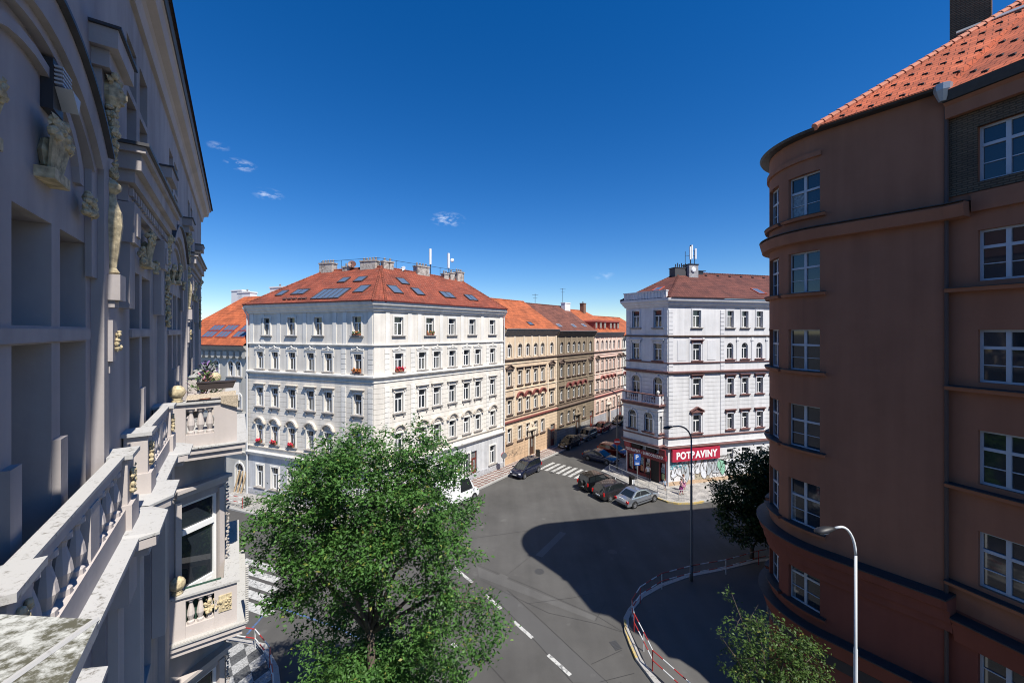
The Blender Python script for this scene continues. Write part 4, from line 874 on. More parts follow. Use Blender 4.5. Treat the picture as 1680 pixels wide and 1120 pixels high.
# oriel and balcony on the corner
ow = LP-.9; o0 = .35; pr = .95
OR = [(o0, 0), (o0, -pr), (o0+ow, -pr), (o0+ow, 0)]
fo = FC @ Matrix.Translation((o0, -pr, 0)); po = (fo @ Vector((0, 0, 0))).xy; facade(root, po, EP, ow, 4.3, 8.6, [dict(z0=5.7, z1=7.8, xs=[ow*.27, ow*.73], w=1.05, rise=.5, trim=PT, sillm=REDL)], PW)
side = (-EP[1], EP[0]); pr_ = (FC @ Vector((o0+ow, -pr, 0))).xy; facade(root, pr_, side, pr, 4.3, 8.6, [dict(z0=5.7, z1=7.5, xs=[pr*.5], w=.5, trim=None, surround=None, sillm=REDL)], PW)
pl_ = (FC @ Vector((o0, 0, 0))).xy; m = MB(); m.poly([(*pl_, 4.3), (*po, 4.3), (*po, 8.6), (*pl_, 8.6)]); m.obj('oriel_side', PW, root)
olw = [(FC @ Vector((x, y, 0))).xy for x, y in OR]
for z, h, p_, mm_ in ((4.15, .3, .2, REDL), (5.15, .16, .1, REDL), (8.0, .12, .08, PT)): band(root, olw, z, h, p_, mm_)
m = MB(); m.box(o0-.25, o0+ow+.25, -pr-.25, 0, 8.6, 8.78); m.box(o0-.12, o0+ow+.12, -pr-.12, -.01, 8.4, 8.598); m.obj('balcony_slab', REDL, root, FC)
m = MB(); m.box(o0, o0+ow, -pr, -.02, 4.02, 4.28); m.obj('oriel_base', PT, root, FC)
def balu(mb, x, y, z, h, r=.07, n=7, mi=0): mb.lathe([(r*.9, 0), (r*.9, h*.1), (r*.5, h*.14), (r, h*.36), (r*.85, h*.52), (r*.42, h*.78), (r*.5, h*.86), (r*.9, h*.9), (r*.9, h)], x, y, z, n, mi)
m = MB(); zb = 8.78
for (x, y) in ((o0+.1, -pr+.1), (o0+ow*.5, -pr+.1), (o0+ow-.1, -pr+.1)): m.box(x-.22, x+.22, y-.16, y+.16, zb, zb+.9)
m.box(o0+ow-.26, o0+ow+.06, -.3, -.02, zb, zb+.9)
for k in range(5):
    for c in (.1, .5): x = o0+ow*c+.45+k*(ow*.4-.5)/4.6; balu(m, x, -pr+.1, zb+.12, .66, .08, 6)
for k in range(2): balu(m, o0+ow-.1, -pr+.38+k*.2, zb+.12, .66, .08, 6)
m.box(o0-.06, o0+ow+.02, -pr, -pr+.2, zb, zb+.12); m.obj('balustrade', PT, root, FC)
m = MB(); m.box(o0-.16, o0+ow+.1, -pr-.08, -pr+.28, zb+.9, zb+1.0); m.box(o0+ow-.30, o0+ow+.1, -pr+.281, -.01, zb+.9, zb+1.0); m.obj('balcony_rail', REDL, root, FC)
for x in (o0+.1, o0+ow-.1): m = MB(); m.lathe([(.09, 0), (.06, .08), (.15, .2), (.17, .32), (.1, .46), (.01, .5)], x, -pr+.1, zb+1.0, 10); m.obj('finial', WTRIM, root, FC, smooth=True)
# shop front under the oriel
RS = plain('shop_front_red', (.17, .022, .028), .5); DKI = plain('dark_interior', (.012, .011, .012), .8)
m = MB()
for x in (.25, 1.05, 1.75, 2.5, 3.3, 4.42, LP-.30): m.box(x-.05, x+.05, -.06, .16, .35, 2.75)
m.box(.2, 3.3, -.07, .18, .3, .62); m.box(.2, LP-.25, -.065, .15, 2.45, 2.75); m.obj('shop_front', RS, root, FC)
m = MB(); m.box(.25, LP-.25, .2, .23, .35, 2.75); m.obj('shop_window', GLASS, root, FC)
m = MB(); m.box(3.36, 4.36, -.02, .19, .14, 2.44); m.obj('shop_doorway', DKI, root, FC)
PC = [plain('poster_%d' % k, c, .6, var=.6, scale=7) for k, c in enumerate(((.5, .42, .3), (.24, .3, .34), (.55, .5, .42), (.5, .2, .1), (.3, .38, .2), (.5, .48, .5)))]
for (x0, x1, z0, z1, k) in ((.36, .6, .9, 2.3, 0), (.66, .95, .7, 2.0, 2), (1.15, 1.4, .8, 2.3, 1), (1.45, 1.66, 1.0, 2.2, 5), (1.85, 2.2, .75, 1.4, 3), (1.85, 2.15, 1.5, 2.3, 1), (2.24, 2.42, .8, 2.2, 2), (2.6, 2.9, .75, 1.3, 3), (2.6, 3.1, 1.35, 1.9, 0), (2.95, 3.2, .8, 1.3, 4), (2.7, 3.1, 1.95, 2.35, 5), (4.55, 4.95, .6, 1.2, 4), (4.5, 4.95, 1.3, 1.8, 1), (4.6, 4.95, 1.85, 2.3, 5)):
    m = MB(); m.box(x0, x1, .17, .198, z0, z1); m.obj('poster', PC[k], root, FC)
def signboard(label, F, x0, x1, z0, z1, y, th, body, size, sx=1.0, offx=.0, offz=.0, bold=.012, textm=SIGNW, board=SIGNR):
    r = thing('sign', label, 'shop sign', None, 'grocery signs', F @ Matrix.Translation(((x0+x1)/2, y, z0)))
    m = MB(); m.box(x0, x1, y, y+th, z0, z1); m.obj('board', board, r, F)
    if body:
        t = text(body, size, textm, r, F @ Matrix.Translation((x0+offx, y-.008, z0+offz)), off=bold, sx=sx)
    return r
xs0, xs1 = px([1100.5, 1178])
sg = signboard('large red grocery sign with big white capitals on the sunlit wall', FP, xs0, xs1, 2.72, 4.02, -.30, .26, None, 1)
t = text('POTRAVINY', 1.0, SIGNW, sg, FP @ Matrix.Translation((0, -.308, 0)), off=.038, ext=.01, sp=1.10)
bb = [v.co for v in t.data.vertices]; wx = max(v.x for v in bb)-min(v.x for v in bb); hz = max(v.y for v in bb); kx = (xs1-xs0)*.86/wx; kz = .74/hz
t.data.transform(Matrix.Diagonal((kx, kz, 1, 1))); t.matrix_local = (WM[sg.name].inverted() @ FP @ Matrix.Translation((xs0+(xs1-xs0)*.075, -.308, 3.0)) @ FACE)
sg2 = signboard('long dark red grocery fascia with small white capitals above the shop windows', FC, .1, LP-.1, 2.78, 3.3, -.34, .3, None, 1, board=plain('fascia_red', (.22, .02, .035), .5))
t = text('POTRAVINY - SAMOOBSLUHA', 1.0, SIGNW, sg2, FC, off=.02, ext=.01, sp=1.14)
bb = [v.co for v in t.data.vertices]; wx = max(v.x for v in bb)-min(v.x for v in bb); t.data.transform(Matrix.Diagonal(((LP-.55)/wx, .46, 1, 1))); t.matrix_local = WM[sg2.name].inverted() @ FC @ Matrix.Translation((.2, -.348, 2.9)) @ FACE
m = MB(); st = [(LP-.28+(.16 if k % 2 == 0 else .07)*math.sin(PI*k/5), 3.04+(.16 if k % 2 == 0 else .07)*math.cos(PI*k/5)) for k in range(10)]; m.slab(st[::-1], -.36, -.342); m.obj('star', plain('bright_red', (.75, .03, .05), .5), sg2, FC)
s3 = signboard('small red sign box hanging left of the dark boxes above the fascia', FC, .15, 1.05, 3.36, 3.98, -.55, .2, None, .36, board=plain('box_red', (.28, .02, .03), .5)); 
s4 = signboard('small dark red sign box between the fascia and the large sign', FC, LP-.75, LP-.02, 3.36, 4.0, -.60, .22, None, .3, board=plain('box_red_dark', (.17, .018, .025), .5))
FADE = plain('faded_red_letters', (.50, .16, .17), .6)
m = MB(); m.tube([(.60+.28*math.cos(k*PI/8), -.556, 3.67+.2*math.sin(k*PI/8)) for k in range(17)], .018, 4)
for k in range(3): m.tube([(.46+k*.13, -.556, 3.57), (.5+k*.13, -.556, 3.77)], .018, 4)
m.obj('worn_emblem', FADE, s3, FC)
m = MB()
for k in range(4): m.box(LP-.6+k*.13, LP-.57+k*.13, -.606, -.601, 3.5, 3.74)
m.obj('worn_letters', FADE, s4, FC)
m = MB(); m.box(1.2, 2.3, -.5, -.1, 3.4, 3.85); m.box(3.0, 4.1, -.45, -.1, 3.4, 3.95); m.obj('awning_box', DKI, root, FC)
# graffiti on the ground floor wall
GRW = plain('spray_paint_pale', (.66, .68, .72), .8, var=.15); GRG = plain('spray_paint_grey', (.42, .45, .48), .8, var=.2); GRT = plain('spray_paint_turquoise', (.13, .42, .50), .8); GRN = plain('spray_paint_green', (.25, .5, .36), .8); PCH = plain('ochre_patch', (.50, .36, .24), .9, var=.2)
mb = MB(); mb.box(.05, 11.5, -.012, .001, .12, .55); mb.obj('plinth', PCH, root, FP)
mb = MB(); mb.box(xs0+3.0, xs0+4.9, -.02, -.002, .5, 2.68); mb.obj('roller_shutter', plain('shutter_ochre', (.38, .33, .24), .7, var=.2), root, FP)
gm = MB()
def outline(pts, rad=.028, mi=0, y=-.03): gm.tube([(p[0], y, p[1]) for p in pts], rad, 4, mi)
def bubble(cx, cz, rx_, rz_, tilt, fill, seed):
    rnd = random.Random(seed); pts = []
    for k in range(18):
        q = 2*PI*k/18; rr = 1+.16*math.sin(2*q+seed)+.12*math.sin(3*q+seed*2)+rnd.uniform(-.04, .04); x = rx_*rr*math.cos(q); z = rz_*rr*math.sin(q); pts.append((cx+x+tilt*z, cz+z))
    gm.poly([(p[0], -.024-.0004*seed, p[1]) for p in pts], fill); outline(pts+[pts[0]], .03, 0, -.034)
    outline([(cx-rx_*.3+tilt*rz_*.3, cz+rz_*.45), (cx, cz-rz_*.2), (cx+rx_*.25, cz+rz_*.35)], .022, 0, -.034)
for k, (x, z, a, b, ti, fl) in enumerate([(.75, 1.55, .38, .75, .1, 1), (1.45, 1.75, .45, .85, -.05, 1), (2.15, 1.45, .5, 1.05, .05, 2), (2.95, 1.85, .5, .7, -.1, 1), (3.7, 1.9, .48, .75, .1, 1), (4.5, 1.6, .55, .95, -.08, 1), (5.3, 1.75, .5, .9, .06, 2), (6.1, 1.75, .55, .95, .1, 2), (6.8, 1.7, .5, .9, 0, 3), (8.2, 1.9, .4, .6, 0, 1), (8.9, 1.9, .4, .6, .1, 1), (9.7, 1.9, .4, .6, 0, 1)]): bubble(x, z, a, b, ti, fl, k+1)
rnd = random.Random(4)
for k in range(46):
    x = .25+rnd.uniform(0, 7.6); z = .65+rnd.uniform(0, 1.9); pts = [(x, z)]
    for j in range(4): pts.append((pts[-1][0]+rnd.uniform(-.12, .2), pts[-1][1]+rnd.uniform(-.3, .3)))
    outline(pts, rnd.choice((.012, .018, .024)), 0, -.037)
for k in range(34):
    x = .2+rnd.uniform(0, 1.9); z = 1.9+rnd.uniform(0, .65); outline([(x, z), (x+rnd.uniform(-.1, .2), z+rnd.uniform(-.2, .25)), (x+rnd.uniform(0, .3), z+rnd.uniform(-.1, .2))], .028, 4, -.040)
for k in range(13):
    x = 5.3+k*.17; outline([(x, 2.66), (x+.08, 2.9+rnd.uniform(-.06, .05)), (x+.12, 2.66), (x+.18, 2.85)], .018, 0, -.012)
gm.obj('graffiti', [INK, GRW, GRG, GRN, GRT], root, FP)

# ------------------------------------------------------------------ the brown building with the rounded corner
BS = Vector((14.83, 13.6)); BDM = az(-38.0); BDW = az(159.0); rr_ = 2.82
BM_ = BS+Vector(BDM)*3.36; bc = BM_+Vector((-BDM[1], BDM[0]))*-rr_
a0 = -38.0; a1 = 79.0; arcL = rr_*R(a1-a0); X0 = 25.0; X1 = X0+arcL; X2 = X1+3.36; X3 = X2+20
bend = bc+Vector((-math.cos(R(a1)), math.sin(R(a1))))*rr_; ED = az(a1)
def bpath(x):
    if x <= X0: p = bend+Vector(ED)*(X0-x); e = Vector(ED)*-1
    elif x <= X1: a = R(a1-(x-X0)/rr_*180/PI); p = bc+Vector((-math.cos(a), math.sin(a)))*rr_; e = Vector((-math.sin(a), -math.cos(a)))
    elif x <= X2: e = Vector(BDM)*-1; p = BM_+e*(x-X1)
    elif x <= X2+3.15: e = Vector(BDW); p = BS+e*(x-X2)
    elif x <= X2+4.65: e = Vector(az(105)); p = BS+Vector(BDW)*3.15+e*(x-X2-3.15)  # unseen past the frame edge: wing turned back to shape its cast shadow
    else: e = Vector(az(142)); p = BS+Vector(BDW)*3.15+Vector(az(105))*1.5+e*(x-X2-4.65)
    return p, e
def bmap(x, y, z): p, e = bpath(x); return (p.x-e.y*y, p.y+e.x*y, z)
def bpts(xa, xb, o=0.0):
    xs = [x for x in sorted(set([xa, xb, X0, X2, X2+3.15, X2+4.65]+[X0+arcL*k/22 for k in range(23)])) if xa <= x <= xb]; return [tuple(bpath(x)[0]) for x in xs]
BRW = plaster('brown_plaster', (.29, .130, .080), stain=.15, rough=.92); BRD = plaster('red_brown_base', (.19, .060, .041), stain=.15); DKL = plain('dark_sheet_ledge', (.03, .03, .032), .6, var=.2); BFR = plain('blue_grey_window_paint', (.42, .45, .50), .5)
BRK = tiles('dark_brick', (.19, .12, .07), .075, .26, .5)
root = thing('rounded_corner_building', 'brown plastered apartment building with a rounded corner and orange roof, filling the right side', 'apartment house', (BS.x, BS.y, 0), 'apartment houses')
zW = [4.85, 1.62, -1.68, -5.0, -8.3, -11.7]; hW = [1.8, 1.75, 1.75, 1.85, 1.9, 1.95]
ops = []; wins = []
for z, h in zip(zW, hW):
    for (x, w_) in ((X1-.80, 1.28), (X1-2.62, 1.15), (X1-4.6, 1.15), (X0-2.5, 1.3), (X0-5.5, 1.3)): wins.append((x, w_, H+z, h, 'cross'))
zV = [4.85, 1.63, -1.66, -4.97, -8.3, -11.6]; hV = [1.8, 1.65, 1.7, 1.75, 1.8, 2.0]
for z, h in zip(zV, hV):
    for x in (X2+1.86, X2+7.4, X2+11.5): wins.append((x, 2.3, H+z, h, 'wide'))
for (x, w_, z, h, st) in wins: ops.append((x-w_/2, x+w_/2, z, z+h, 0))
zEave = H+8.2
mb = MB(); ex = [X0+arcL*k/22 for k in range(23)]+[X2]; exw = [X2+3.15, X2+4.65]
wall_with_openings(mb, 0, X2, 7.2, zEave, [o for o in ops if o[1] < X2 and o[3] > 7.3], .26, fx=bmap, xs_extra=ex); mb.obj('wall', BRW, root)
mb = MB(); wall_with_openings(mb, X2, X3, 7.2, zEave-.5, [o for o in ops if o[0] > X2 and o[3] > 7.3], .22, fx=lambda x, y, z: bmap(x, y+.12, z), xs_extra=exw); mb.poly([bmap(X2-.001, 0, 0), bmap(X2-.001, .12, 0), bmap(X2-.001, .12, zEave), bmap(X2-.001, 0, zEave)][::-1]); mb.obj('wing_wall', BRW, root)
mb = MB(); wall_with_openings(mb, 0, X2, -.1, 7.2, [o for o in ops if o[1] < X2 and o[3] < 7.3], .26, fx=lambda x, y, z: bmap(x, y, z), xs_extra=ex); wall_with_openings(mb, X2, X3, -.1, 7.2, [o for o in ops if o[0] > X2 and o[3] < 7.3], .22, fx=lambda x, y, z: bmap(x, y+.12, z), xs_extra=exw); mb.obj('base_wall', BRD, root)
mb = MB(); wall_with_openings(mb, X2+.02, X3, H+4.55, zEave-.52, [o for o in ops if o[0] > X2 and o[2] > H+4], .1, fx=lambda x, y, z: bmap(x, y+.07, z), xs_extra=exw); mb.obj('brick_band', BRK, root)
for (x, w_, z, h, st) in wins:
    p, e_ = bpath(x); M_ = frame(p.x-e_.y*(.12 if x > X2 else 0), p.y+e_.x*(.12 if x > X2 else 0), e_.x, e_.y) @ Matrix.Translation((0, .03 if X0 < x < X1 else 0, z))
    put_window(window_kit(w_, h, 0, None, None, None, .24 if x < X2 else .20, fm=BFR, style=st), root, M_, var=random.choice((0, 0, 0, 0)) if x > X2 else random.choice((0, 0, 2, 3)))
    mb = MB(); xs_ = [x-w_/2-.22+(w_+.44)*k/8 for k in range(9)]
    if x < X2: mb.sweep([tuple(bpath(q)[0]) for q in xs_], [(-.05, z-.14), (.16, z-.14), (.2, z-.05), (.2, z-.02), (-.05, z-.02)]); mb.sweep([tuple(bpath(q)[0]) for q in xs_], [(-.2, z-.018), (.22, z-.018), (.22, z+.008), (-.2, z+.01)], 1); mb.obj('sill', [BRW if z > 5 else BRD, DKL], root, recalc=True)
# bands
def bband(xa, xb, prof, m, name='cornice'):
    mb = MB(); mb.sweep(bpts(xa, xb), prof); return mb.obj(name, m, root, recalc=True)
z = H+3.75; bband(0, X2+.55, [(-.2, z), (.30, z+.02), (.34, z+.2), (.40, z+.42), (.30, z+.5), (-.2, z+.5)], BRW); bband(0, X2+.55, [(-.2, z+.502), (.42, z+.502), (.42, z+.53), (-.2, z+.56)], DKL, 'cornice_cap')
bband(X0-7, X1-.1, [(-.1, H+7.2), (.10, H+7.22), (.10, H+7.42), (-.1, H+7.42)], BRW, 'string_course')
bband(0, X3, [(-.2, zEave-.04), (.40, zEave-.02), (.52, zEave+.04), (.52, zEave+.14), (.44, zEave+.14), (.40, zEave+.06), (-.2, zEave+.06)], DKL, 'gutter') if False else None
bband(0, X2, [(-.2, zEave-.02), (.34, zEave), (.40, zEave+.10), (.36, zEave+.12), (.2, zEave+.04), (-.2, zEave+.08)], DKL, 'gutter')
bband(X2+.01, X3, [(-.3, zEave-.50), (.30, zEave-.48), (.36, zEave-.30), (.40, zEave-.16), (.36, zEave-.14), (.2, zEave-.2), (-.3, zEave-.2)], DKL, 'gutter')
bband(X2+.02, X3, [(-.3, zEave-1.0), (.12, zEave-1.0), (.14, zEave-.6), (.26, zEave-.502), (-.3, zEave-.502)], BRW, 'eaves_board')
bband(X2+.6, X3, [(-.3, H+3.9), (.02, H+3.9), (.04, H+4.5), (-.3, H+4.5)], BRW, 'string_course')
for zz in (H+1.45, H-1.85, H-5.15, H-8.45):
    bband(X2, X3, [(-.3, zz-.16), (.10, zz-.14), (.14, zz-.02), (-.3, zz-.02)], BRW, 'string_course'); bband(X2, X3, [(-.3, zz-.018), (.17, zz-.018), (.17, zz+.01), (-.3, zz+.03)], DKL, 'ledge_cap')
z = H-9.0; bband(0, X2+.2, [(-.2, z-1.2), (.12, z-1.15), (.14, z-.85), (.24, z-.8), (.28, z-.4), (.42, z-.32), (.50, z), (-.2, z+.02)], BRD); bband(0, X2+.2, [(-.2, z+.021), (.54, z+.004), (.54, z+.05), (-.2, z+.12)], DKL, 'cornice_cap')
bband(X2+.21, X3, [(-.2, z-1.5), (.02, z-1.4), (.2, z-.75), (.3, z-.6), (-.2, z-.58)], BRD); bband(X2+.21, X3, [(-.2, z-.57), (.34, z-.59), (.34, z-.55), (-.2, z-.48)], DKL, 'cornice_cap')
z = H-12.3; bband(0, X3, [(-.25, z-.7), (.2, z-.66), (.34, z-.2), (.42, z), (-.25, z+.02)], BRD); bband(0, X3, [(-.25, z+.021), (.46, z+.004), (.46, z+.05), (-.25, z+.12)], DKL, 'cornice_cap')
bband(0, X2, [(-.1, z-1.15), (.12, z-1.15), (.12, z-.72), (-.1, z-.72)], plain('dark_fascia', (.03, .026, .028), .6), 'fascia')
mb = MB(); q = bmap(X2+.02, -.02, 0); mb.tube([(q[0], q[1], 0), (q[0], q[1], zEave-.4)], .055, 7); mb.obj('downpipe', plain('dark_brown_pipe', (.07, .045, .04), .6), root)
mb = MB(); q = bmap(X2-.05, -.3, zEave-.1); mb.lathe([(.1, -.35), (.22, 0), (.24, .2), (.2, .22), (.1, .05)], q[0], q[1], q[2], 8); mb.obj('rainwater_hopper', plain('zinc', (.35, .37, .4), .4, .5), root)
mb = MB(); q = bmap(X0+2.0, -.25, H+2.55)
for s_ in (-.35, .35): mb.tube([bmap(X0+1.9+s_, -.35, H+2.2), bmap(X0+1.9+s_, -.35, H+3.3)], .02, 5)
# roof of the brown building
ORT = tiles('bright_red_orange_tiles', (.47, .115, .05), .30, .36, .40)
eM = bmap(X1-.2, -.42, zEave+.06); eS = bmap(X2, -.42, zEave+.06); eS2 = bmap(X2, -.42, zEave-.16); eW = bmap(X3, -.42, zEave-.16)
lat = Vector((-BDW[1], BDW[0]))
zRg = H+15.2
hipT = Vector((22.1, 15.9, H+14.2)); rW = Vector(eW[:2])+Vector((.788, .6157))*7.5
eD = bmap(0, -.4, zEave+.06); eA = bmap(X0, -.4, zEave+.06)
eJ = bmap(X2+3.15, -.42, zEave-.16); eK = bmap(X2+4.65, -.42, zEave-.16)
faces = [[eM, eS, hipT], [eS2, eJ, tuple(hipT)], [eJ, eK, tuple(hipT)], [eK, eW, (rW.x, rW.y, H+14.2), tuple(hipT)], [eS, eS2, tuple(hipT)], [eA, eM, hipT], [eD, eA, hipT, (*(hipT.xy+Vector(ED)*20), H+14.2)]]
n_ = (Vector(eJ)-Vector(eS2)).cross(hipT-Vector(eS2)).normalized(); n1 = (Vector(eS)-Vector(eM)).cross(hipT-Vector(eM)).normalized()
mb = MB()
for f in faces: mb.poly(f)
def inside(p, tri, n):
    return all((Vector(tri[(k+1) % 3])-Vector(tri[k])).cross(p-Vector(tri[k])).dot(n) > .03 for k in range(3))
for tri, nn_ in (([eM, eS, hipT], n1), ([eS2, eJ, hipT], n_)):          # snow guards laid into the tile courses
    o3 = Vector(tri[0]); F3 = roof_frame(o3, nn_); t3 = F3.col[0].to_3d(); b3 = F3.col[1].to_3d(); 
    for j in range(14):
        for i in range(-16, 17):
            p = o3+t3*(i*.85+(.42 if j % 2 else 0))+b3*(.35+j*.6)
            if inside(p, tri, nn_): Mg = roof_frame(p, nn_); mb.box(-.10, .07, -.03, .0, -.02, .05, 1, T=Mg); mb.box(.04, .07, -.12, -.031, -.02, .05, 1, T=Mg)
rf = mb.obj('roof', [ORT, DKL], root)
mb = MB(); pl = bpts(0, X1); mb.poly([(p[0], p[1], zEave+.0) for p in pl][::-1]+[] if False else [(p[0], p[1], zEave+.01) for p in pl]); mb.obj('flat_roof', DKL, rf)
HIPT = plain('hip_tile', (.46, .16, .09), .8, var=.2)
mb = MB(); a = Vector(eM)+Vector((0, 0, .02)); b = hipT; nn = int((b-a).length/.36)
for k in range(nn): mb.tube([a+(b-a)*k/nn, a+(b-a)*(k+1.1)/nn], [.15, .12], 8)
mb.obj('hip_tiles', HIPT, rf)
q = plane_hit(1594, 40, Vector(eM), n1); chimney(rf, (q.x+.2, q.y+.2), (.62, -.785), 1.15, .95, q.z-2.6, q.z+2.4, BRK, 2)
mb = MB(); p = plane_hit(1572, 55, Vector(eM), n1)
mb.box(-.05, 1.9, -.18, .18, .02, .06, T=Matrix.Translation(p) @ (roof_frame(p, n1).to_3x3().to_4x4())); mb.obj('zinc_flashing', plain('zinc', (.35, .37, .4), .4, .5), rf)
# fascia lettering on the rounded shop band
m = MB()
for k in range(8):
    p = bmap(X1-3.0+k*.16, -.135, H-13.38); p2 = bmap(X1-2.97+k*.16, -.135, H-13.16+.05*(k % 2)); m.tube([p, p2], .014, 4)
m.obj('worn_letters', plain('pale_letters', (.5, .5, .5), .5), root)
# ------------------------------------------------------------------ our own building on the left, with its stucco and balconies
LP_ = plaster('lilac_white_plaster', (.43, .39, .375), stain=.30); LT_ = plaster('warm_white_stucco', (.52, .465, .43), stain=.16); STO = plain('yellowed_stone', (.50, .41, .25), .9, var=.45, scale=16, bump=.6)
COP = speckled('weathered_coping', (.44, .43, .41), (.11, .095, .07), .635, 22); LICH = speckled('lichened_coping', (.50, .50, .46), (.09, .085, .055), .50, 17, stretch=(1, 1, 1)); LEAD = plain('dark_lead', (.045, .045, .05), .5, var=.2); GRN_ = plain('green_balcony_floor', (.02, .045, .035), .8, var=.3)
DW = 1.25
O_ = (-NA[0]*DW, -NA[1]*DW); FLB = frame(O_[0], O_[1], A1[0], A1[1])
root = thing('ornate_building', 'lilac-white stucco building with arched gables, stone garlands and balconies, filling the left side', 'apartment house', (*LB(4, -DW), 0), 'apartment houses')
S0, S1, ZT = -7.0, 21.7, H+5.2
BAYS = [(-4.0, 3), (.2, 2), (4.49, 3), (8.55, 2), (12.8, 3), (17.0, 2)]       # centre of each bay and its number of lights
EDGE = [-1.9, 2.3, 6.3, 10.6, 14.9, 19.1]
def lights(c, n): return [c+(k-(n-1)/2)*.9 for k in range(n)]
ops = []
for c, n in BAYS:
    for x in lights(c, n): ops += [(x-.355, x+.355, H-2.05, H-.10, 0), (x-.355, x+.355, H+.04, H+.88, 0)]
    for x in lights(c+.1, 2): ops += [(x-.36, x+.36, H-5.9, H-3.1, 0), (x-.36, x+.36, H-9.9, H-7.2, 0)]
    for x in lights(c-.2, 2): ops += [(x-.33, x+.33, H+2.62, H+3.35, 0), (x-.33, x+.33, H+3.45, H+4.15, 0)]
ops = [o for o in ops if not (11.0 < (o[0]+o[1])/2 < 14.7 and o[3] < H-2.5)]
mb = MB(); wall_with_openings(mb, S0, S1, 0, ZT, ops, .34); mb.poly([(S1, 0, 0), (S1, 9, 0), (S1, 9, ZT), (S1, 0, ZT)]); mb.poly([(S0, 0, 0), (S0, 0, ZT), (S0, 9, ZT), (S0, 9, 0)]); mb.obj('wall', LP_, root, FLB)
WFR = plain('grey_white_window_paint', (.28, .28, .29), .5); GLS = plain('dim_glass', (.018, .018, .02), .15, spec=.3)
for c, nl in BAYS:
    for (z, h) in ((H-2.05, 1.95), (H+.04, .84), (H+2.62, .73), (H+3.45, .7), (H-5.9, 2.8), (H-9.9, 2.7)):
        if 11.0 < c < 14.7 and z < H-4: continue
        for x in (lights(c, nl) if H-3 < z < H+1 else (lights(c-.2, 2) if z > H else lights(c+.1, 2))):
            m = MB(); wq = .355 if z < H+2 else .33; t = .055
            m.box(x-wq, x-wq+t, .26, .335, z, z+h); m.box(x+wq-t, x+wq, .26, .335, z, z+h); m.box(x-wq+t, x+wq-t, .26, .335, z, z+t); m.box(x-wq+t, x+wq-t, .26, .335, z+h-t, z+h)
            if h > 1.5: m.box(x-wq+t, x+wq-t, .25, .335, z+h*.3, z+h*.3+.05)
            w_ = m.obj('window', WFR, root, FLB); m = MB(); m.box(x-wq, x+wq, .30, .32, z, z+h); m.obj('pane', GLS, w_, FLB)
    q0, q1 = lights(c, nl)[0], lights(c, nl)[-1]
    m = MB(); m.box(q0-.38, q1+.38, -.03, .0, H-.085, H+.02); m.obj('window_transom', LP_, root, FLB)
    for x in lights(c, nl)[:-1]: m = MB(); m.box(x+.365, x+.535, -.05, 0, H-2.05, H-.9); m.obj('mullion_foot', LP_, root, FLB)
    m = MB(); m.box(c-1.03, c+.63, -.04, .0, H+2.5, H+2.6); m.obj('window_ledge', LP_, root, FLB)
def blob_cluster(mb, c, ext, n, r0, r1, mi=0):
    for k in range(int(n*1.7)):
        r_ = random.uniform(r0, r1)*.74; p_ = (c[0]+random.uniform(-1, 1)*ext[0], c[1]-random.random()*ext[1]*1.2, c[2]+random.uniform(-1, 1)*ext[2])
        if k % 3: mb.ball(p_, r_, 8, mi, (1, .9, random.uniform(.8, 1.2)), .06)
        else:                                                       # a carved leaf: a bent lozenge with a midrib
            a_ = random.uniform(0, 6.28); dx, dz = math.cos(a_)*r_*1.9, math.sin(a_)*r_*1.9; q = Vector(p_); t_ = Vector((dx, -r_*.5, dz)); s_ = Vector((-dz, 0, dx))*.45
            mb.poly([q, q+t_*.5+s_, q+t_+Vector((0, r_*.6, 0)), q+t_*.5-Vector((0, r_*.5, 0))], mi); mb.poly([q, q+t_*.5-Vector((0, r_*.5, 0)), q+t_+Vector((0, r_*.6, 0)), q+t_*.5-s_], mi)
def fruit_basket(x, z, s=1.0):
    m = MB(); blob_cluster(m, (x, -.09*s, z+.18*s), (.20*s, .04*s, .09*s), 46, .035*s, .065*s)
    for k in range(9): a = -.2+.4*k/8; m.tube([(x+a*s*1.0, -.12*s, z+.12*s), (x+a*s*.6, -.08*s, z-.2*s)], .02*s, 5)
    m.ball((x, -.04*s, z-.04*s), .17*s, 8, sq=(1, .35, 1)); m.box(x-.2*s, x+.2*s, -.13*s, 0, z-.30*s, z-.2*s); m.obj('fruit_basket', STO, root, FLB)
def garland(x, z0, z1, wd=.10):
    m = MB(); k = z1
    while k > z0: blob_cluster(m, (x, -.10, k), (wd*(.6+.4*math.sin((k-z0)*9)**2), .04, .05), 5, .035, .065); k -= .085
    m.obj('garland', STO, root, FLB)
def mask_head(x, z, s=1.0):
    m = MB(); m.ball((x, -.11, z), .11*s, 10, sq=(.85, .9, 1.3)); m.ball((x, -.215*1.0, z-.01), .03*s, 6, sq=(.8, 1, 1.6)); m.ball((x-.045*s, -.19, z+.035*s), .022*s, 5); m.ball((x+.045*s, -.19, z+.035*s), .022*s, 5); m.ball((x, -.19, z-.075*s), .035*s, 6, sq=(1.3, .8, .5))
    blob_cluster(m, (x, -.1, z+.15*s), (.12*s, .05, .05), 12, .03, .06); blob_cluster(m, (x, -.09, z-.2*s), (.09*s, .04, .09), 12, .03, .05); m.obj('stone_mask', STO, root, FLB)
